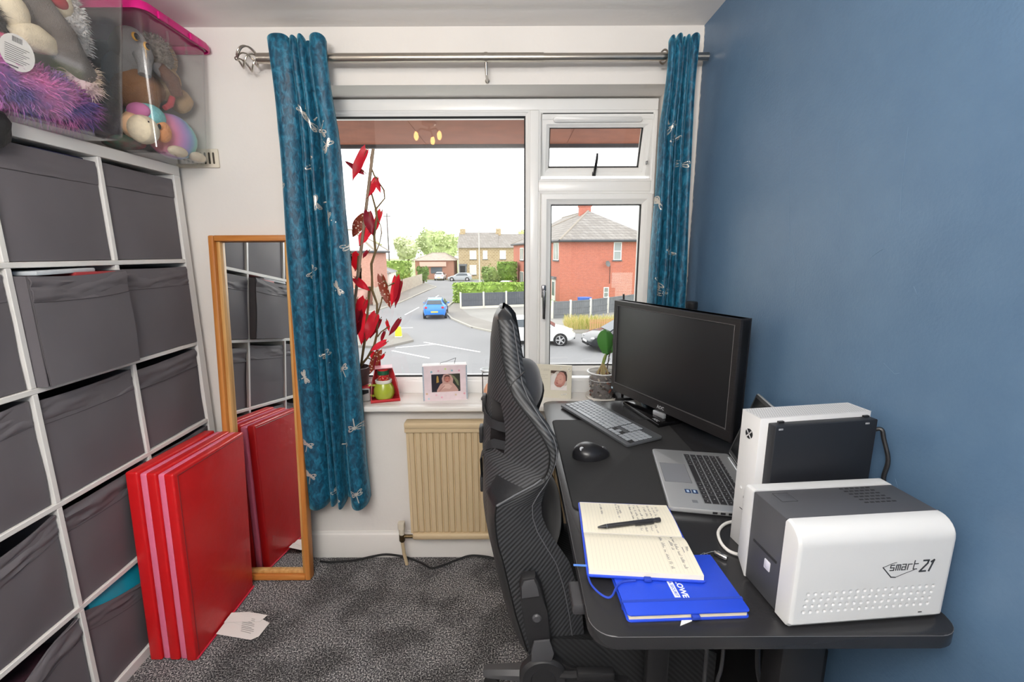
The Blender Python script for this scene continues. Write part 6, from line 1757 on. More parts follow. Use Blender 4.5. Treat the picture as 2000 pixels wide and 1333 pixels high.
for s in (-1, 1):
    b, f = colset(s)
    for i in range(R0, R1 + 1):
        frac = (i - R0) / (R1 - R0)
        for k, (cb, cf) in enumerate(zip(b, f)):
            holes.add((i, cb)); holes.add((i, cf))
for i in range(NZ):
    for c in range(NC):
        if (i, c) in holes: continue
        d = (c + 1) % NC
        fc = bm.faces.new((V[i][c], V[i][d], V[i + 1][d], V[i + 1][c]))
        cc = c if c < half_n - 1 else NC - c - 1
        z = (ZS[i] + ZS[i + 1]) / 2
        if cc < NBK - 1: fc.material_index = 0 if z > 0.50 else 3
        elif cc < NBK + 3: fc.material_index = 1 if z > 0.93 else 2
        else: fc.material_index = 3
        if cc < NBK - 1 and z < 0.90: fc.material_index = 3 if cc > NBK - 5 else 0
        if z > 1.300: fc.material_index = 3
bm.faces.new(V[0][::-1]).material_index = 3
bm.faces.new(V[NZ]).material_index = 3
for s in (-1, 1):                              # line the holes
    lo = HB[0]; hi = HB[1]
    if s < 0: bi = list(range(lo, hi + 1)); fi = [half_n - 1 - k for k in bi]
    else: bi = [NC - k for k in range(lo, hi + 1)]; fi = [NC - (half_n - 1 - k) for k in range(lo, hi + 1)]
    loop_b = [V[R0][k] for k in bi] + [V[i][bi[-1]] for i in range(R0 + 1, R1 + 2)] + [V[R1 + 1][k] for k in bi[::-1][1:]] + [V[i][bi[0]] for i in range(R1, R0, -1)]
    loop_f = [V[R0][k] for k in fi] + [V[i][fi[-1]] for i in range(R0 + 1, R1 + 2)] + [V[R1 + 1][k] for k in fi[::-1][1:]] + [V[i][fi[0]] for i in range(R1, R0, -1)]
    n = len(loop_b)
    for k in range(n):
        j = (k + 1) % n
        try: bm.faces.new((loop_b[k], loop_b[j], loop_f[j], loop_f[k])).material_index = 4
        except ValueError: pass
uvl = bm.loops.layers.uv.new('ribs')              # u: distance round the section from the spine, v: height
ARC = []
for r in RINGS:
    acc = [0.0]
    for a_, b_ in zip(r[:half_n - 1], r[1:half_n]): acc.append(acc[-1] + (b_ - a_).length)
    ARC.append([acc[c] if c < half_n else acc[NC - c] for c in range(NC)])
vid = {V[i][c]: (ARC[i][c], ZS[i]) for i in range(NZ + 1) for c in range(NC)}
for fc in bm.faces:
    for lp in fc.loops: lp[uvl].uv = vid[lp.vert]
bk_ = mb.build('backrest', [CB, CS, CL, VB, HOLE], ch, angle=50)
# sewn seams
SEAM = M('black_thread_seam', '#0e0e0f', 0.6); THREAD = M('grey_thread', '#5b5c60', 0.7)
for s in (-1, 1):
    mb = MB(); mb.tube([back_pt(1.0, z, s) + Vector((-0.001, s * 0.001, 0)) for z in ZS[2:-2]], 0.0022, 6)
    mb.build('edge_seam', SEAM, bk_)
    mb = MB()
    pts = []
    for z in ZS[::1]:
        _, xb, hw, xs, xf = lev(z); pts.append(Vector((xs + (xf - xs) * 0.80, s * (hw + 0.006 * math.sin(PI * 0.8) - 0.005 + 0.0015), z)))
    mb.tube(pts[1:-2], 0.0014, 5); mb.build('stitch_line', THREAD, bk_)
for s in (-1, 1):
    mb = MB()
    mb.tube([back_pt(1.0, 1.138, s) + Vector((-.001, s * .002, 0))] + [Vector((lev(1.138 + 0.01 * k)[3] + (lev(1.138 + .01 * k)[4] - lev(1.138 + .01 * k)[3]) * k / 3, s * (lev(1.138 + .01 * k)[2] + 0.004), 1.138 + 0.012 * k)) for k in range(1, 4)], 0.002, 5)
    mb.build('shoulder_seam', SEAM, bk_)
mb = MB()
for s in (-1,):
    a = [back_pt(1.0, z, s) + Vector((0.001, s * 0.002, 0)) for z in (0.855, 0.87, 0.885, 0.90, 0.915, 0.93)]
    mb.tube(a, 0.0032, 6)
mb.build('gathered_seam', THREAD, bk_)
# straps of the two cushions, round the back and through the slots
STRAP = M('black_webbing', '#2b2c2f', 0.55, bump=(500, .3, .001))
def strap(pts, w, name='cushion_strap'):
    mb = MB(); L = []
    for (fy, z, off, tilt) in pts:
        p = back_pt(fy, z, -1, off)
        a = Vector((tilt * 0.3, tilt, 1)).normalized() * w / 2
        L.append([p - a, p + a])
    mb.loft(L, closed=False, cap=False)
    return mb.build(name, STRAP, ch, thick=0.002, angle=60)
strap([(0.0, 1.035, 0.006, 0), (0.12, 1.028, 0.006, 0), (0.26, 1.018, 0.006, 0), (0.38, 1.013, 0.004, 0), (0.46, 1.012, -0.006, 0), (0.56, 1.012, -0.03, 0)], 0.026)
strap([(0.0, 0.80, 0.006, .5), (0.10, 0.845, 0.006, .8), (0.22, 0.90, 0.006, .8), (0.34, 0.945, 0.005, .6), (0.44, 0.962, 0.002, .3), (0.56, 0.965, -0.02, 0)], 0.024)
for z in (1.04, 0.945, 0.79):
    mb = MB(); x = lev(z)[1]; mb.box(x - 0.010, x + 0.002, -0.020, 0.020, z - 0.024, z + 0.024, bevel=0.004); mb.build('strap_buckle', CHB, ch)
# cushions
mb = MB(); mb.ell((0.028, -0.01, 1.095), (0.060, 0.135, 0.075), 4, warp=0.10, seed=3); lbl(mb.build('head_cushion', M('charcoal_cushion', '#2b2d33', 0.75, sheen=.3), ch, angle=180), 'puffy charcoal head cushion')
mb = MB(); mb.ell((0.068, 0.0, 0.69), (0.078, 0.165, 0.135), 4, warp=0.08, seed=5); lbl(mb.build('lumbar_cushion', FB_, ch, angle=180), 'soft black lumbar cushion')
# hinge cover on each side
for s in (-1, 1):
    def P3(pts, y0, y1, name, mat, bev=0.004, parent=ch):
        mb = MB()
        a, b = (y0, y1) if y0 < y1 else (y1, y0)
        mb.prism([(x, z) for x, z in pts], -b, -a, mat=rot(PI / 2), bevel=bev)
        return mb.build(name, mat, parent, angle=30)
    y0, y1 = s * 0.250, s * 0.278
    cov = P3([(0.042, 0.47), (0.090, 0.47), (0.098, 0.50), (0.086, 0.585), (0.070, 0.655), (0.055, 0.686), (0.022, 0.680), (0.016, 0.660), (0.022, 0.590), (0.034, 0.51)], y0, y1, 'hinge_cover', CHB, 0.006)
    P3([(0.022, 0.628), (0.066, 0.634), (0.060, 0.664), (0.052, 0.681), (0.026, 0.676), (0.021, 0.660)], s * 0.2775, s * 0.283, 'cover_cap', CHG, 0.003, cov)
    P3([(0.046, 0.445), (0.098, 0.447), (0.104, 0.47), (0.092, 0.510), (0.052, 0.506), (0.046, 0.48)], s * 0.2775, s * 0.286, 'cover_band', CHG, 0.004, cov)
    mb = MB(); mb.lathe([(0.0115, 0), (0.0115, 0.004), (0.008, 0.007), (0, 0.007)], 18, mat=Matrix.Translation((0.059, s * 0.277, 0.570)) @ rot(PI / 2 if s < 0 else -PI / 2)); mb.build('bolt_cap', CHG, cov)
    mb = MB(); mb.lathe([(0.062, 0), (0.062, 0.018), (0.054, 0.026), (0.034, 0.026), (0.030, 0.022), (0, 0.022)], 28, mat=Matrix.Translation((0.078, s * 0.256, 0.385)) @ rot(PI / 2 if s < 0 else -PI / 2)); mb.build('recline_hub', CHB, ch)
    P3([(0.03, 0.34), (0.09, 0.30), (0.24, 0.30), (0.30, 0.33), (0.30, 0.37), (0.22, 0.378), (0.14, 0.41), (0.10, 0.45), (0.05, 0.44), (0.02, 0.39)], s * 0.246, s * 0.270, 'seat_bracket', CHB, 0.006)
mb = MB(); mb.tube([(0.12, -0.272, 0.395), (0.15, -0.288, 0.41), (0.18, -0.292, 0.418)], 0.010, 8); mb.box(0.16, 0.255, -0.305, -0.283, 0.408, 0.432, bevel=0.005, mat=None); mb.build('recline_lever', CHB, ch)
# seat
mb = MB()
def seat_surf(u, v):
    x = 0.07 + 0.46 * u; y = -0.255 + 0.51 * v
    e = max(0, 1 - min(v, 1 - v) / 0.22)
    z = 0.425 + 0.062 * (e * e * (3 - 2 * e)) * (1 - 0.3 * u) - 0.03 * max(0, u - 0.85) / .15
    return Vector((x, y, z))
mb.grid(seat_surf, 20, 28)
bm = mb.bm; ed = [e for e in bm.edges if e.is_boundary]
r = bmesh.ops.extrude_edge_only(bm, edges=ed)
for v_ in [g for g in r['geom'] if isinstance(g, bmesh.types.BMVert)]: v_.co.z = 0.345
mb.build('seat', [stripe_mat('carbon_vinyl_seat', '#2a2b2d', '#1a1b1c', (0.6, 1, 0.6), 0.0075, 0.55, 0.1)], ch, angle=50)
mb = MB(); mb.box(0.10, 0.50, -0.22, 0.22, 0.325, 0.35, bevel=0.006); mb.build('seat_pan', CHB, ch)
# armrests
for s in (-1, 1):
    mb = MB(); mb.box(0.33, 0.385, s * 0.30 - 0.014, s * 0.30 + 0.014, 0.34, 0.66, bevel=0.006); mb.box(0.30, 0.41, min(s * 0.22, s * 0.31), max(s * 0.22, s * 0.31), 0.325, 0.345, bevel=0.004); mb.build('armrest_post', CHB, ch)
    mb = MB(); mb.prism(round_rect(0.22, 0.48, s * 0.30 - 0.045, s * 0.30 + 0.045, 0.03, 5), 0.66, 0.69, bevel=0.008); mb.build('armrest_pad', VB, ch)
# gas lift and five-star base
mb = MB(); mb.lathe([(0.045, 0.055), (0.045, 0.11), (0.03, 0.115), (0.03, 0.22), (0.018, 0.222), (0.018, 0.325)], 20, c=(0.27, 0, 0)); mb.build('gas_lift', CHB, ch)
for k in range(5):
    a = PI - 0.13 + k * 2 * PI / 5
    d = Vector((math.cos(a), math.sin(a), 0)); n = Vector((-d.y, d.x, 0)); c0 = Vector((0.27, 0, 0))
    mb = MB()
    secs = []
    for t, wd, zt, zb in ((0.03, 0.036, 0.118, 0.062), (0.12, 0.034, 0.112, 0.066), (0.28, 0.028, 0.090, 0.062), (0.36, 0.025, 0.078, 0.058), (0.375, 0.018, 0.072, 0.06)):
        p = c0 + d * t
        secs.append([p - n * wd + Vector((0, 0, zb)), p + n * wd + Vector((0, 0, zb)), p + n * wd * 0.9 + Vector((0, 0, zt - 0.012)), p + n * wd * 0.45 + Vector((0, 0, zt)), p - n * wd * 0.45 + Vector((0, 0, zt)), p - n * wd * 0.9 + Vector((0, 0, zt - 0.012))])
    mb.loft(secs)
    lg_ = mb.build('base_leg', CHG if k == 0 else CHB, ch, angle=30)
    mb = MB()
    p = c0 + d * 0.345
    for sgn in (-1, 1):
        mb.lathe([(0.020, -0.008), (0.028, -0.005), (0.028, 0.005), (0.020, 0.008)], 16, mat=Matrix.Translation(p + n * sgn * 0.016 + Vector((0, 0, 0.0285))) @ frame_from((0, 0, 0), d, (0, 0, 1)))
    mb.tube([p + Vector((0, 0, 0.02)), p + Vector((0, 0, 0.062))], 0.007, 8)
    mb.build('castor', RUBBER, lg_)

# ------------------------------------------------------------------ ceiling light (above the frame; its bulbs glint in the window)
cl_ = thing('ceiling_light', 'brass ceiling light with three glowing bulbs, mirrored in the window', 'light', (-0.56, 1.02, CEIL))
mb = MB(); mb.lathe([(0.05, -0.001), (0.05, -0.018), (0.03, -0.026), (0.0, -0.026)], 24, cap=False); mb.tube([(0, 0, -0.02), (0, 0, -0.06)], 0.008, 10); mb.build('ceiling_rose', BRASS, cl_)
for k in range(3):
    a = 0.6 + k * 2.09
    mb = MB(); mb.tube([(0, 0, -0.055), (0.06 * math.cos(a), 0.06 * math.sin(a), -0.05), (0.085 * math.cos(a), 0.085 * math.sin(a), -0.075)], 0.006, 8); arm = mb.build('arm', BRASS, cl_)
    mb = MB(); mb.ell((0.092 * math.cos(a), 0.092 * math.sin(a), -0.10), (0.016, 0.016, 0.030), 2); mb.build('bulb', M('lit_bulb', '#ffe2b0', 0.4, emit=('#ffca7a', 26)), arm)

# ------------------------------------------------------------------ outside: ground, road, verges
GZ = -3.4
TARM = M('tarmac', '#7f7f80', 0.9, var=(0.25, 0.05)); PAVE = M('paving_grey', '#827e78', 0.9, var=(0.6, 0.07)); KERB = M('kerb_stone', '#a9a59b', 0.9); PAINT = M('road_paint', '#f2f2ee', 0.7)
GRASS_M = M('verge_grass', '#8f9a4a', 0.95, var=(1.5, 0.3)); YARD = M('yard_concrete', '#8f8d88', 0.9, var=(0.5, .06))
mb = MB(); mb.poly([(-300, 5, GZ - 0.02), (300, 5, GZ - 0.02), (300, 420, GZ - 0.02), (-300, 420, GZ - 0.02)])
struct(mb.build('ground', M('far_ground', '#93a070', 0.95, var=(0.05, 0.2)), smooth=False))
def slab(name, pts, h, mat, label=None, z=GZ):
    mb = MB()
    mb.prism(pts if sum((pts[i][0] * pts[(i + 1) % len(pts)][1] - pts[(i + 1) % len(pts)][0] * pts[i][1]) for i in range(len(pts))) > 0 else pts[::-1], z - 0.015, z + h)
    return struct(mb.build(name, mat, smooth=False), label)
slab('road_1', [(-40, 6), (40, 6), (40, 27), (6, 27.0), (-1, 27.5), (-4.2, 33), (-5.6, 38), (-5.9, 46), (-6.4, 54), (-7.0, 75), (2, 84), (-20, 84), (-14, 74), (-11, 66), (-11.1, 45), (-11.9, 35), (-15, 29), (-40, 29)], 0.0, TARM, 'grey road junction')
def kerb(name, pts, w=0.15):
    mb = MB()
    mb.loft([[(x - w / 2, y, GZ - .01), (x + w / 2, y, GZ - .01), (x + w / 2, y, GZ + 0.1), (x - w / 2, y, GZ + 0.1)] for x, y in pts])
    return struct(mb.build(name, KERB, smooth=False), 'pale kerb stones')
slab('pavement_1', [(-1.2, 27.6), (-2.7, 29.4), (-4.4, 33.2), (-5.5, 37.6), (-5.8, 46.6), (-6.3, 54), (-4.6, 54), (-4.45, 39.3), (-3.2, 34.6), (-1.4, 31.3), (2, 29.6), (6.5, 29), (6.5, 27.2)], 0.08, PAVE, 'curved corner pavement')
kerb('kerb_1', [(6, 27.05), (-1.1, 27.5), (-2.7, 29.5), (-4.5, 33.4), (-5.6, 37.6), (-5.95, 41.2), (-5.85, 46.6), (-6.4, 54.3)])
slab('pavement_2', [(-11.1, 45), (-11.0, 66), (-14.2, 74), (-15.5, 70), (-14.0, 60), (-13.3, 44), (-15, 33), (-12.0, 34.7)], 0.08, PAVE, 'pavement along the left fence')
kerb('kerb_2', [(-15, 29.3), (-12.0, 34.7), (-11.15, 45), (-11.15, 58), (-11.0, 66), (-14.2, 74)])
slab('yard_1', [(-4.5, 39.4), (1.4, 41.0), (12, 43), (12, 33), (6.5, 29), (2, 29.6), (-1.4, 31.3), (-3.2, 34.6)], 0.04, YARD, 'concrete hardstanding in front of the grey fence')
slab('traffic_island', [(-6.6, 22.9), (-5.5, 24.7), (-6.4, 27.0), (-9.5, 26.4), (-9.0, 23.4)], 0.12, PAVE, 'low traffic island')
mb = MB()
for a, b in (((-6.1, 23.1), (-4.2, 24.0)), ((-4.9, 24.6), (-1.6, 22.0)), ((-6.1, 22.4), (-3.9, 20.7)), ((-8.6, 36), (-8.5, 41)), ((-8.5, 48), (-8.6, 53)), ((-7.4, 29.5), (-6.6, 29.6))):
    d = Vector((b[0] - a[0], b[1] - a[1], 0)).normalized(); n = Vector((-d.y, d.x, 0)) * 0.06
    A, B = Vector((*a, GZ + 0.004)), Vector((*b, GZ + 0.004))
    mb.poly([A - n, B - n, B + n, A + n])
struct(mb.build('road_marking', PAINT, smooth=False), 'white road lines')

def house_box(name, pts, z0, z1, mat, parent):
    mb = MB(); mb.prism(pts, z0, z1); return mb.build(name, mat, parent, smooth=False, world=True)
def wall_frame(a, b):
    """matrix on a wall running from a to b (seen from its outer side, a on the left)"""
    d = Vector((b[0] - a[0], b[1] - a[1], 0)).normalized(); n = Vector((d.y, -d.x, 0))
    return Matrix(((d.x, n.x, 0, a[0]), (d.y, n.y, 0, a[1]), (0, 0, 1, 0), (0, 0, 0, 1)))
UW = M('house_window_frame', '#f1f1ee', 0.5); UG = M('house_window_glass', '#8f9694', 0.1, spec=0.8); NET = M('net_curtain', '#d8d8d2', 0.9); SILLD = M('house_sill_grey', '#5d5f62', 0.8); DOORW = M('house_door_white', '#e9eaea', 0.4)
def hwin(parent, m, x0, x1, z0, z1, panes=2, vert=True, sill=True, glass=UG):
    t = 0.07
    mb = MB(); mb.box(x0, x1, 0.0, 0.06, z0, z0 + t, mat=m); mb.box(x0, x1, 0, 0.06, z1 - t, z1, mat=m); mb.box(x0, x0 + t, 0, 0.06, z0 + t, z1 - t, mat=m); mb.box(x1 - t, x1, 0, 0.06, z0 + t, z1 - t, mat=m)
    for k in range(1, panes):
        if vert: zz = z0 + (z1 - z0) * k / panes; mb.box(x0 + t, x1 - t, 0, 0.055, zz - t / 2, zz + t / 2, mat=m)
        else: xx = x0 + (x1 - x0) * k / panes; mb.box(xx - t / 2, xx + t / 2, 0, 0.055, z0 + t, z1 - t, mat=m)
    f = mb.build('window', UW, parent, smooth=False, world=True)
    mb = MB(); mb.box(x0 + t, x1 - t, 0.0, 0.02, z0 + t, z1 - t, mat=m); mb.build('pane', glass, f, smooth=False, world=True)
    if sill:
        mb = MB(); mb.box(x0 - 0.08, x1 + 0.08, 0, 0.12, z0 - 0.12, z0, mat=m); mb.build('sill', SILLD, f, smooth=False, world=True)
    return f
def hip_roof(name, pts, z, apexes, over, mat, parent, gut=True):
    """hipped roof over a 4-corner plan: two apex points (ridge)"""
    c = Vector((sum(p[0] for p in pts) / 4, sum(p[1] for p in pts) / 4))
    P = [Vector((*(Vector(p) + (Vector(p) - c).normalized() * over), z)) for p in pts]
    A, B = Vector(apexes[0]), Vector(apexes[1])
    mb = MB()
    mb.poly([P[0], P[1], B, A]) if False else None
    v = [mb.bm.verts.new(p) for p in P + [A, B]]
    for q in ((0, 1, 5, 4), (1, 2, 5), (2, 3, 4, 5), (3, 0, 4)): mb.bm.faces.new([v[i] for i in q])
    mb.bm.faces.new([v[3], v[2], v[1], v[0]])
    r = mb.build(name, mat, parent, smooth=False, world=True)
    mb = MB()
    for a, b in ((P[0], A), (P[3], A), (P[1], B), (P[2], B), (A, B)): mb.tube([a, b], 0.10, 6)
    mb.build('ridge_tiles', M('ridge_tile', '#9a9186', 0.9), r, world=True)
    if gut:
        mb = MB()
        for i in range(4):
            a, b = P[i], P[(i + 1) % 4]
            mb.tube([a + Vector((0, 0, -0.08)), b + Vector((0, 0, -0.08))], 0.13, 6)
        mb.build('gutter', M('gutter_dark', '#4a4b4f', 0.6), r, world=True)
    return r
BRICK = brick_mat('house_brick', '#c0624a', '#ad543f', '#c49a8a'); SLATE = brick_mat('house_slates', '#97928c', '#857f79', '#78736e', bw=0.5, bh=0.28)
PATCH = brick_mat('patched_brick', '#c06d56', '#ad543f', '#e6d6cc')
# big brick house on the right
hA, hB, hC, hD = (4.78, 45.0), (14.2, 45.6), (13.0, 66.5), (0.28, 66.0)
h = thing('brick_house', 'large red brick house with grey hipped roof seen through the right pane', 'house', (7, 54, GZ))
plan = [hA, hB, hC, hD]
house_box('wall', plan, GZ, 2.68, BRICK, h)
hip_roof('roof', plan, 2.66, ((8.3, 50.5, 5.9), (6.6, 60.5, 5.9)), 0.55, SLATE, h)
mA = wall_frame(hA, hB); mD = wall_frame(hD, hA)
hwin(h, mA, 5.28, 6.08, 0.72, 2.45, 2)
hwin(h, mD, 19.3, 21.0, 0.72, 2.45, 2, False); hwin(h, mD, 4.2, 6.2, 0.5, 2.1, 2, False); hwin(h, mD, 4.2, 6.2, -2.6, -1.0, 2, False)
hwin(h, mA, 4.42, 4.95, -3.0, -1.95, 2)
mb = MB(); mb.box(18.9, 20.1, 0, 0.08, GZ, -1.2, mat=mD); dd_ = mb.build('door', DOORW, h, smooth=False, world=True); mb = MB(); mb.box(19.1, 19.9, 0.08, 0.1, -2.9, -1.5, mat=mD); mb.build('pane', M('door_pane', '#6c7d7a', .2), dd_, smooth=False, world=True)
mb = MB(); mb.box(18.7, 20.3, 0, 0.3, -1.2, -0.95, mat=mD); mb.build('door_hood', M('lead_hood', '#74767a', .8), h, smooth=False, world=True)
mb = MB(); mb.box(7.4, 8.6, 50.5, 51.6, 5.0, 6.75); chm = mb.build('chimney', BRICK, h, smooth=False, world=True)
mb = MB(); mb.box(7.3, 8.7, 50.4, 51.7, 6.35, 6.5); mb.build('chimney_band', BRICK, chm, smooth=False, world=True)
for x in (7.75, 8.25):
    mb = MB(); mb.lathe([(0.13, 0), (0.11, 0.35)], 10, c=(x, 51.05, 6.75)); mb.build('chimney_pot', M('clay_pot', '#b5633f', .9), chm, world=True)
mb = MB(); mb.box(5.2, 7.3, 0.0, 0.012, -2.0, -0.5, mat=mA); mb.box(5.6, 7.3, 0.0, 0.012, -3.0, -2.0, mat=mA); lbl(mb.build('repointed_patch', PATCH, h, smooth=False, world=True), 'patch of repointed pale-jointed brick')
mb = MB(); mb.lathe([(0.0, 0), (0.2, 0.03), (0.3, 0.09)], 16, mat=Matrix.Translation((9.4, 44.85, 0.35)) @ rot(PI / 2 - .3, 0, .5), cap=False); mb.tube([(9.4, 45.2, 0.3), (9.5, 44.9, 0.32)], 0.03, 6); lbl(mb.build('satellite_dish', M('dish_grey', '#6d6d6d', .5), h, world=True), 'grey satellite dish')
mb = MB(); mb.tube([(9.75, 45.25, 0.3), (9.75, 45.25, -1.6)], 0.025, 6); mb.build('cable_run', BLACK, h, world=True)
# stone terrace
STONE = brick_mat('terrace_stone', '#b09a78', '#9d8665', '#c4b496', bw=0.6, bh=0.3)
te = thing('stone_terrace', 'long stone terrace with grey slate roofs at the end of the road', 'house', (-5, 88, GZ))
house_box('wall', [(-10.2, 87), (8, 87), (8, 95), (-10.2, 95)], GZ, 2.5, STONE, te)
for x0, x1, zr in ((-10.3, -2.6, 5.4), (-2.6, 8.2, 5.1)):
    mb = MB(); mb.loft([[(x, 86.6, 2.4), (x, 91, zr), (x, 95.4, 2.4)] for x in (x0, x1)]); mb.build('roof', SLATE, te, smooth=False, world=True)
mT = wall_frame((-10.2, 87), (8, 87))
for x0, x1, z0, z1 in ((2.25, 3.5, 0.3, 1.9), (4.75, 5.6, 0.3, 1.9), (7.95, 9.1, 0.3, 1.9), (2.2, 3.45, -2.6, -0.8), (11, 12.3, 0.3, 1.9)): hwin(te, mT, x0, x1, z0, z1, 1, glass=NET)
mb = MB(); mb.box(0.35, 1.35, 0, 0.08, GZ, -1.0, mat=mT); dd_ = mb.build('door', BLACK, te, smooth=False, world=True); mb = MB(); mb.box(0.1, 0.35, 0, 0.15, GZ, -0.7, mat=mT); mb.box(1.35, 1.6, 0, 0.15, GZ, -0.7, mat=mT); mb.box(0.0, 1.7, 0, 0.2, -0.95, -0.6, mat=mT); mb.build('surround', M('grey_surround', '#6d7178', .8), dd_, smooth=False, world=True)
for x in (-9.6, -2.6, 4.5):
    mb = MB(); mb.box(x - 0.5, x + 0.5, 90.5, 91.5, 4.6, 6.1); mb.build('chimney', STONE, te, smooth=False, world=True)
# brick bungalow
bu = thing('brick_bungalow', 'low red brick building with hipped roof beside the stone terrace', 'building', (-14, 89, GZ))
bp4 = [(-18.1, 85.6), (-10.95, 86.0), (-10.95, 92), (-18.1, 92)]
house_box('wall', bp4, GZ, 0.1, brick_mat('bungalow_brick', '#a8705c', '#94604e', '#b59584'), bu)
hip_roof('roof', bp4, 0.1, ((-15.4, 89.5, 1.5), (-13.0, 89.5, 1.5)), 0.5, M('bungalow_tiles', '#a79a8e', .9, var=(2, .1)), bu, False)
mU = wall_frame(bp4[0], bp4[1])
mb = MB(); mb.box(0.9, 5.8, 0, 0.5, -1.0, -0.15, mat=mU); mb.build('canopy_fascia', M('pink_fascia', '#d2b1a2', .8), bu, smooth=False, world=True)
mb = MB(); mb.box(2.9, 5.0, 0, 0.06, -2.3, -1.15, mat=mU); mb.build('window', M('dark_shop_window', '#59606a', .2), bu, smooth=False, world=True)
mb = MB(); mb.box(1.2, 2.1, 0, 0.06, GZ, -1.15, mat=mU); mb.build('door', M('blue_door', '#596475', .5), bu, smooth=False, world=True)
# left brick house, white garage, low wall
lh = thing('brick_house', 'red brick house with pale roof partly behind the begonia', 'house', (-16, 44, GZ))
lp = [(-24, 45.6), (-13.9, 46), (-13.9, 50.8), (-24, 50.8)]
house_box('wall', lp, GZ, 1.72, brick_mat('left_brick', '#c48c7c', '#b67c6b', '#cdb0a4'), lh)
hip_roof('roof', lp, 1.7, ((-20.5, 48.3, 3.9), (-16.6, 48.3, 3.9)), 0.35, M('pale_tiles', '#b9b4ae', .9), lh)
ga = thing('white_garage', 'low white garage with a dark felt roof behind the left fence', 'garage', (-16.3, 55.5, GZ))
gp4 = [(-17.8, 52.5), (-14.4, 53.5), (-15.0, 59), (-18.5, 58)]
house_box('wall', gp4, GZ, -0.80, M('white_render', '#e6e5e1', .8), ga)
hip_roof('roof', gp4, -0.82, ((-16.3, 54.6, 0.05), (-16.6, 57.0, 0.05)), 0.25, M('felt_roof', '#808286', .9), ga, False)
rw_ = thing('pink_render_wall', 'low pinkish rendered wall at the left edge of the window view', 'wall', (-13, 42, GZ))
mb = MB(); mb.prism([(-15.5, 36.5), (-13.3, 43.5), (-13.5, 43.6), (-15.7, 36.6)], GZ, -1.75); mb.build('wall_face', M('pink_render', '#d3a99d', .9, var=(1, .08)), rw_, smooth=False, world=True)
mb = MB(); mb.prism([(-15.4, 36.5), (-13.2, 43.5), (-13.6, 43.7), (-15.8, 36.7)], -1.75, -1.65); mb.build('coping', KERB, rw_, smooth=False, world=True)

# fences
def panel_fence(label, pts, h, post_mat, panel_mat, board_mat, group=None):
    t = thing('panel_fence', label, 'fence', (*pts[0], GZ))
    for (x, y) in pts:
        mb = MB(); mb.box(x - 0.075, x + 0.075, y - 0.075, y + 0.075, GZ, GZ + h + 0.08, bevel=0.012); mb.build('post', post_mat, t, world=True)
    for a, b in zip(pts[:-1], pts[1:]):
        m = wall_frame(a, b); L = math.dist(a, b)
        mb = MB(); mb.box(0.08, L - 0.08, -0.02, 0.02, GZ + 0.25, GZ + h, mat=m)
        nb = 9
        for k in range(nb): x = 0.1 + (L - 0.2) * k / nb; mb.box(x, x + 0.02, 0.02, 0.035, GZ + 0.27, GZ + h - 0.02, mat=m)
        for z in (0.32, h / 2 + .1, h - 0.08): mb.box(0.08, L - 0.08, 0.02, 0.05, GZ + z, GZ + z + 0.05, mat=m)
        mb.build('panel', panel_mat, t, smooth=False, world=True)
        mb = MB(); mb.box(0.08, L - 0.08, -0.03, 0.03, GZ, GZ + 0.25, mat=m); mb.build('gravel_board', board_mat, t, smooth=False, world=True)
    return t
POSTW = M('concrete_post', '#dcd8cc', .9); FPAN = M('grey_fence_paint', '#5c6066', .8, var=(2, .06))
panel_fence('dark grey fence with white posts across the road, left of the window mullion', [(-4.47, 39.3), (-2.5, 39.9), (-0.5, 40.5), (1.5, 41.1), (3.5, 41.7)], 1.42, POSTW, FPAN, POSTW)
panel_fence('dark grey fence with pale posts beside the brick house', [(3.0, 33.3), (4.42, 33.8), (6.1, 34.8), (7.75, 36.3), (9.4, 37.9), (11, 39.5)], 1.30, POSTW, M('slate_fence_paint', '#74777a', .8, var=(2, .08)), M('slate_fence_paint', '#74777a'))
FL = [(-12.95, 42.0), (-13.4, 50.2), (-13.8, 59), (-14.2, 72)]
fl = thing('board_fence', 'pale close-boarded fence running along the left pavement', 'fence', (*FL[0], GZ))
FLM = M('weathered_board', '#bcb2a4', .9, var=(3, .1)); mb = MB()
for a, b in zip(FL[:-1], FL[1:]):
    m = wall_frame(a, b); L = math.dist(a, b); n = int(L / 0.3)
    for k in range(n): mb.box(k * L / n, (k + 0.92) * L / n, -0.02, 0.02 + 0.012 * (k % 2), GZ, GZ + 1.65 + 0.03 * math.sin(k * 2.3), mat=m)
o = mb.build('boards', FLM, fl, smooth=False, world=True); o['kind'] = 'stuff'
mb = MB()
for a, b in zip(FL[:-1], FL[1:]):
    m = wall_frame(a, b); L = math.dist(a, b)
    for z in (0.4, 1.3): mb.box(0, L, -0.08, -0.02, GZ + z, GZ + z + 0.1, mat=m)
mb.build('rails', FLM, fl, smooth=False, world=True)
pf = thing('picket_fence', 'short tan picket fence beside the long grass and the black car', 'fence', (4.8, 27.3, GZ))
PKT = M('tan_picket', '#c49a6c', .85); m = wall_frame((4.75, 27.2), (8.6, 28.0))
mb = MB()
for k in range(26): mb.prism([(0.15 * k, GZ), (0.15 * k + 0.10, GZ), (0.15 * k + 0.10, GZ + 0.82), (0.15 * k + 0.05, GZ + 0.88), (0.15 * k, GZ + 0.82)], 0, 0.02, mat=m @ Matrix(((1, 0, 0, 0), (0, 0, 1, 0), (0, 1, 0, 0), (0, 0, 0, 1))))
mb.build('pickets', PKT, pf, smooth=False, world=True)['kind'] = 'stuff'
mb = MB(); mb.box(0, 3.9, -0.04, 0, GZ + 0.2, GZ + 0.28, mat=m); mb.box(0, 3.9, -0.04, 0, GZ + 0.6, GZ + 0.68, mat=m); mb.build('rails', PKT, pf, smooth=False, world=True)

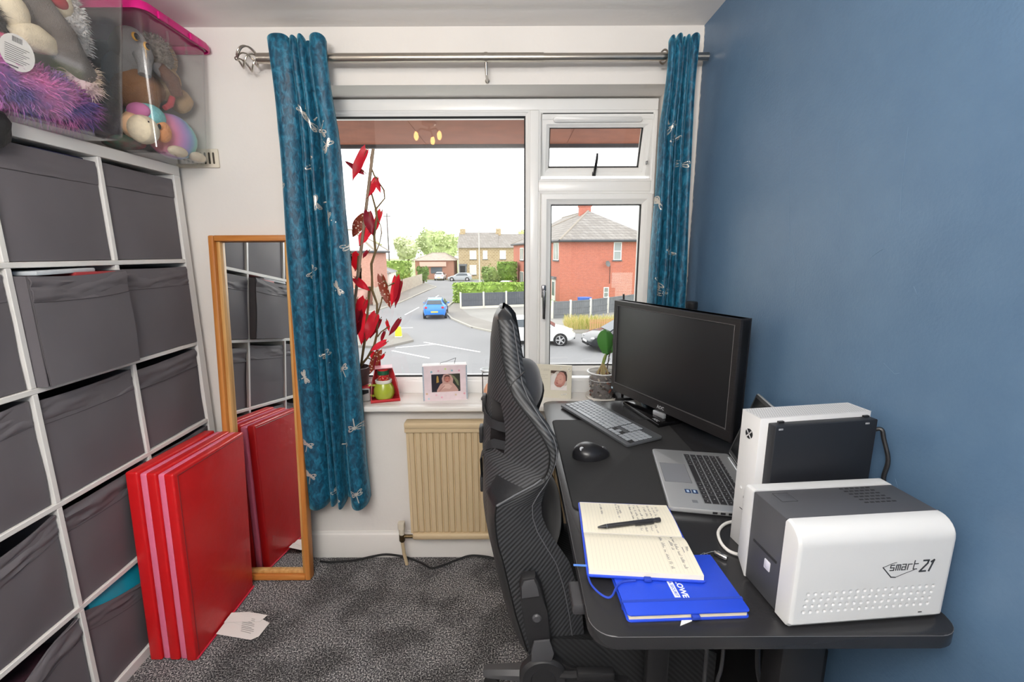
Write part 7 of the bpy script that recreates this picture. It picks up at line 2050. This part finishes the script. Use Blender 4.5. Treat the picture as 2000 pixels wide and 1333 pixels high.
# greenery
def leafy(name, label, cat, c, r, n, size, col, col2, trunk=None, flat=False, seed=0, group=None):
    rr = random.Random(seed)
    t = thing(name, label, cat, (c[0], c[1], GZ), group=group)
    mb = MB()
    lumps = [(Vector(c), Vector(r))]
    if not flat:
        for k in range(9):
            d = Vector((rr.uniform(-1, 1), rr.uniform(-1, 1), rr.uniform(-.7, 1)))
            lumps.append((Vector(c) + Vector((d.x * r[0] * .6, d.y * r[1] * .6, d.z * r[2] * .6)), Vector(r) * rr.uniform(.35, .55)))
    for _ in range(n):
        cc, rd = rr.choice(lumps)
        if flat:
            v = Vector((rr.uniform(-1, 1), rr.uniform(-1, 1), rr.uniform(-1, 1))); k = rr.choice((0, 1, 2, 2)); v[k] = rr.choice((-1, 1)) if k != 2 else 1
            v *= rr.uniform(.93, 1.06)
        else:
            v = Vector((rr.gauss(0, 1), rr.gauss(0, 1), rr.gauss(0, 1))).normalized() * rr.uniform(.75, 1.05)
        p = cc + Vector((v.x * rd.x, v.y * rd.y, v.z * rd.z))
        a = Vector((rr.uniform(-1, 1), rr.uniform(-1, 1), rr.uniform(-1, 1))).normalized(); b = a.orthogonal().normalized()
        s = size * rr.uniform(.6, 1.3)
        mb.mi = rr.choice((0, 0, 1))
        mb.poly([p - a * s, p + b * s * .6, p + a * s, p - b * s * .6])
    f = mb.build('foliage', [M('leaf_' + col[1:], col, .8), M('leaf_' + col2[1:], col2, .8)], t, smooth=False, world=True); f['kind'] = 'stuff'
    mb = MB()
    if flat: mb.box(c[0] - r[0] * .94, c[0] + r[0] * .94, c[1] - r[1] * .9, c[1] + r[1] * .9, GZ, c[2] + r[2] * .93)
    else:
        for cc, rd in lumps: mb.ell(cc, rd * .8, 2, warp=.15)
    mb.build('inner_mass', M('inner_' + col[1:], col, .95, var=(1.2, .35)), t, world=True, angle=180)
    if trunk:
        mb = MB(); mb.tube([(c[0], c[1], GZ), (c[0] + .1, c[1], GZ + (c[2] - GZ) * .5), (c[0], c[1], c[2])], [trunk, trunk * .8, trunk * .5], 8); mb.build('trunk', M('bark_brown', '#6b5a48', .95), t, world=True)
    return t
TG = 'trees behind the bungalow'
leafy('broadleaf_tree', 'pale green leafy tree left of the tallest, behind the bungalow', 'tree', (-26.2, 116, 2.4), (3.4, 3, 3.2), 1500, .40, '#bcc399', '#d2d7b0', .4, seed=1, group=TG)  # tree leaf colours paled to carry the washed-out haze
leafy('broadleaf_tree', 'tallest olive-green tree in the middle of the clump down the road', 'tree', (-23.2, 129, 4.2), (3.4, 3, 4.3), 1600, .40, '#a3b07c', '#c2cc9a', .4, seed=2, group=TG)
leafy('broadleaf_tree', 'round bright green tree next to the stone terrace', 'tree', (-15.8, 110, 2.6), (3.9, 3, 4.0), 1800, .40, '#b0bf84', '#cdd8a2', .4, seed=3, group=TG)
leafy('broadleaf_tree', 'small yellow-green tree peeping over the terrace roof', 'tree', (4.0, 112, 4.6), (2.6, 2, 2.2), 600, .4, '#b9bf80', '#cdd39a', .4, seed=4)
leafy('broadleaf_tree', 'pale tree at the far left behind the brick house', 'tree', (-34, 108, 1.4), (4, 3, 3), 1100, .4, '#b6bc88', '#c9cf9c', .4, seed=5)
leafy('garden_hedge', 'clipped green hedge above the dark grey fence', 'hedge', (-1.6, 44.5, -2.45), (3.9, 0.8, .95), 2200, .15, '#7d9a3e', '#a6bf5f', flat=True, seed=6)
leafy('garden_hedge', 'hedge along the left fence behind the white garage', 'hedge', (-18.2, 66, -1.5), (3.2, 2.0, 1.7), 1500, .22, '#7f9a45', '#a6bb68', flat=True, seed=7)
leafy('garden_hedge', 'tall hedge beside the rounded bush near the terrace', 'hedge', (-0.62, 62.5, -1.6), (1.25, 1, 1.7), 1200, .18, '#6f9138', '#93b052', flat=True, seed=8)
leafy('rounded_bush', 'large rounded green bush in front of the stone terrace', 'bush', (-2.75, 60, -1.7), (1.25, 1.2, 1.7), 1500, .16, '#6d8443', '#90a85e', .15, seed=9)
leafy('rounded_bush', 'dark green bush at the far end of the left fence', 'bush', (-14.45, 74.2, -1.9), (0.95, .95, 1.4), 900, .17, '#5f7a3a', '#82994f', .15, seed=10)
lgs = thing('long_grass', 'tall dry golden grass by the picket fence', 'grass', (5.2, 29, GZ))
mb = MB(); rr = random.Random(12)
for _ in range(2600):
    x, y = rr.uniform(3.5, 8.2), rr.uniform(28.0, 30.3); hh = rr.uniform(.35, .85); w = .012
    p = Vector((x, y, GZ)); lean = Vector((rr.uniform(-.25, .25), rr.uniform(-.2, .2), 0))
    mb.mi = rr.choice((0, 0, 1)); mb.poly([p - Vector((w, 0, 0)), p + Vector((w, 0, 0)), p + lean + Vector((w * .4, 0, hh)), p + lean + Vector((-w * .4, 0, hh))])
mb.build('blades', [M('dry_grass', '#cdbd7c', .9), M('green_grass', '#9aa64a', .9)], lgs, smooth=False, world=True)['kind'] = 'stuff'

# poles and bollard
def pole_(name, label, x, y, h, r, mat, cat='pole'):
    mb = MB(); mb.lathe([(r, 0), (r * .6, h)], 10, c=(x, y, GZ)); return mb, mat
mb, mt = pole_('p', '', -24.6, 92, 12.6, .16, M('pole_dark', '#575350', .9)); mb.box(-25.3, -23.9, 91.95, 92.05, GZ + 12, GZ + 12.12)
tag(mb.build('telegraph_pole', mt), 'tall thin dark telegraph pole left of the trees', 'pole')
mb, mt = pole_('p', '', -4.95, 70, 7.8, .11, M('pole_pale', '#cfcdc8', .6)); mb.tube([(-4.95, 70, GZ + 7.8), (-4.9, 69.6, GZ + 8.1), (-4.8, 68.8, GZ + 8.15)], .05, 6)
tag(mb.build('street_lamp', mt), 'pale street lamp post in front of the stone terrace, right of the door', 'street lamp')
mb, mt = pole_('p', '', -9.75, 84, 6.6, .09, M('pole_grey', '#b5b2ae', .6)); mb.box(-10.05, -9.45, 83.95, 84.05, GZ + 6.2, GZ + 6.28)
tag(mb.build('sign_post', mt), 'slim grey post at the left corner of the stone terrace', 'pole')
bo = thing('traffic_bollard', 'fluorescent yellow bollard on the traffic island', 'bollard', (-6.55, 25.6, GZ + .12))
mb = MB(); mb.loft([[(sx * w, sy * d, z) for sx, sy in ((-1, -1), (1, -1), (1, 1), (-1, 1))] for z, w, d in ((0, .17, .12), (.1, .17, .12), (.52, .15, .1), (.60, .12, .08))]); mb.build('shell', M('glowing_yellow', '#e8f02a', .5, emit=('#e0ea10', .25)), bo)  # weak emission brightens the yellow; the bollard is no lamp
mb = MB(); mb.box(-.19, .19, -.14, .14, -.005, .05, bevel=.01); mb.build('foot', M('bollard_foot', '#d9d9d4', .7), bo)
bb = thing('blue_barrel', 'bright blue plastic tub behind the grey fence by the brick house', 'tub', (6.3, 39.0, GZ))
mb = MB(); mb.lathe([(.5, 0), (.6, .9), (.62, 1.05), (.55, 1.06)], 16); mb.build('tub', M('tub_blue', '#3f68b8', .5), bb)

# cars
GL = M('car_glass', '#39434b', .05, spec=.8); TYRE = M('tyre', '#202022', .8); ALLOY = M('alloy', '#c5c5c7', .3, metal=.6); LAMP_R = M('tail_lamp', '#b3232b', .3); LAMP_W = M('head_lamp', '#dfe3e6', .1); PLATE_Y = M('plate_yellow', '#e6c64a', .5); PLATE_W = M('plate_white', '#e8e8e6', .5)
def car(label, col, x, y, heading, L=4.0, W=1.75, Hc=1.47, group=None, fine=True):
    """hatchback, nose along +x of its own frame"""
    t = thing('parked_car' if 'driv' not in label else 'moving_car', label, 'car', (x, y, GZ), (0, 0, heading), group)
    k = L / 4.0
    # station: x, half width, sill z, waist z, roof z, roof half width
    st = [(-2.0, .62, .45, .70, .74, .55), (-1.96, .76, .32, .86, .92, .66), (-1.80, .83, .26, .95, 1.12, .68), (-1.55, .86, .25, .97, 1.34, .62), (-1.1, .875, .24, .97, 1.44, .60), (-.4, .88, .24, .95, 1.47, .60), (.2, .88, .24, .93, 1.42, .60), (.62, .875, .24, .92, 1.20, .64), (.98, .87, .24, .90, .96, .70), (1.45, .85, .25, .82, .86, .66), (1.78, .80, .28, .70, .74, .60), (1.95, .70, .34, .58, .60, .52), (2.02, .56, .42, .50, .51, .42)]
    rings = []
    for (sx, hw, zs, zw, zr, rw) in st:
        hw *= W / 1.75; rw *= W / 1.75; s = Hc / 1.47
        rings.append([(sx * k, -hw * .9, zs * s), (sx * k, -hw, (zs * .6 + zw * .4) * s), (sx * k, -hw * .985, zw * s), (sx * k, -rw - .04 * (zr - zw), (zw + (zr - zw) * .55) * s) if zr - zw > .1 else (sx * k, -(hw * .6 + rw * .4), (zw * .4 + zr * .6) * s), (sx * k, -rw * .86, zr * s), (sx * k, rw * .86, zr * s), (sx * k, rw + .04 * (zr - zw), (zw + (zr - zw) * .55) * s) if zr - zw > .1 else (sx * k, (hw * .6 + rw * .4), (zw * .4 + zr * .6) * s), (sx * k, hw * .985, zw * s), (sx * k, hw, (zs * .6 + zw * .4) * s), (sx * k, hw * .9, zs * s)])
    mb = MB(); mb.loft(rings)
    body = mb.build('body', M('car_' + col[1:], col, .22, coat=.6), t, angle=40)
    s = Hc / 1.47; ww = W / 1.75
    for sd in (-1, 1):
        mb = MB()
        P = [(-1.40, 1.02, .83), (-1.18, 1.34, .68), (-.4, 1.39, .66), (.12, 1.36, .66), (.62, 1.06, .80), (.70, .98, .84)]
        top = [Vector((a * k, sd * (w + .012) * ww, z * s)) for a, z, w in P[1:5]]
        bot = [Vector((a * k, sd * .885 * ww, 1.00 * s)) for a in (-1.38, -.4, .2, .80)]
        for i in range(3): mb.poly([bot[i], bot[i + 1], top[i + 1], top[i]])
        mb.build('side_window', GL, t, smooth=False, thick=.012)
    mb = MB(); mb.poly([(.98 * k, -.62 * ww, .985 * s), (.98 * k, .62 * ww, .985 * s), (.27 * k, .50 * ww, 1.415 * s), (.27 * k, -.50 * ww, 1.415 * s)]); mb.build('windscreen', GL, t, smooth=False, thick=.02)
    mb = MB(); mb.poly([(-1.845 * k, -.60 * ww, 1.10 * s), (-1.845 * k, .60 * ww, 1.10 * s), (-1.60 * k, .50 * ww, 1.37 * s), (-1.60 * k, -.50 * ww, 1.37 * s)]); mb.build('rear_window', GL, t, smooth=False, thick=.02)
    for wx in (-1.25, 1.27):
        for sd in (-1, 1):
            c = Vector((wx * k, sd * (.80 * ww), .315)); r_ = Matrix.Translation(c) @ rot(PI / 2)
            mb = MB(); mb.lathe([(.36, -.09), (.37, -.075), (.37, .075), (.36, .09)], 20, mat=r_); mb.build('wheel_arch', TYRE, t)
            mb = MB(); mb.lathe([(.24, -.105), (.30, -.10), (.315, -.06), (.315, .06), (.30, .10), (.24, .105)], 24, mat=r_); wh = mb.build('wheel', TYRE, t)
            if fine:
                mb = MB(); mb.lathe([(.05, -.115), (.05, .115)], 12, mat=r_)
                for q in range(5):
                    mb.box(-.035, .035, .04, .235, -.112, .112, mat=r_ @ rot(0, 0, q * 2 * PI / 5 + .3))
                mb.lathe([(.225, -.108), (.245, -.108), (.245, .108), (.225, .108)], 24, mat=r_, cap=False)
                mb.build('alloy_rim', ALLOY, wh, smooth=False)
            else:
                mb = MB(); mb.lathe([(.2, -.108), (.2, .108)], 14, mat=r_); mb.build('alloy_rim', ALLOY, wh)
    for sd in (-1, 1):
        mb = MB(); mb.ell((-1.93 * k, sd * .62 * ww, .86 * s), (.08, .13, .10), 2); mb.build('tail_lamp', LAMP_R, t)
        mb = MB(); mb.ell((1.80 * k, sd * .62 * ww, .66 * s), (.16, .15, .06), 2); mb.build('head_lamp', LAMP_W, t)
        mb = MB(); mb.ell((.62 * k, sd * .97 * ww, .98 * s), (.07, .09, .06), 2); mb.build('door_mirror', M('car_' + col[1:], col), t)
    mb = MB(); mb.box(1.93 * k, 2.035 * k, -.40, .40, .30, .42, bevel=.01); mb.build('grille', BLACK, t)
    mb = MB(); mb.box(2.02 * k, 2.045 * k, -.26, .26, .44, .54); mb.build('number_plate', PLATE_W, t, smooth=False)
    mb = MB(); mb.box(-2.025 * k, -1.98 * k, -.26, .26, .52, .62); mb.build('number_plate', PLATE_Y, t, smooth=False)
    mb = MB(); mb.box(-1.99 * k, -1.90 * k, -.66, .66, .30, .36); mb.build('bumper_strip', BLACK, t, smooth=False)
    return t
car('bright blue hatchback driving away up the road', '#2a7fe0', -5.95, 35.2, PI / 2 + .10, 3.9, 1.72, 1.5)
car('white hatchback parked behind the window mullion, nose to the right', '#eef0f0', 1.35, 24.4, -0.10, 4.1, 1.76, 1.47)
car('black car nosing in from the right, by the picket fence', '#26282c', 5.8, 22.9, PI + 0.18, 4.2, 1.8, 1.5)
car('small white hatchback facing away in front of the bungalow', '#e4e5e6', -13.1, 83.5, PI / 2, 3.9, 1.7, 1.5, fine=False)
car('silver saloon parked side-on below the stone terrace', '#b9bec2', -9.2, 80.8, PI, 4.3, 1.75, 1.45, fine=False)
car('white van-like car half hidden by the tall hedge', '#e2e4e5', -0.55, 56.0, 1.36, 4.1, 1.75, 1.55, fine=False)
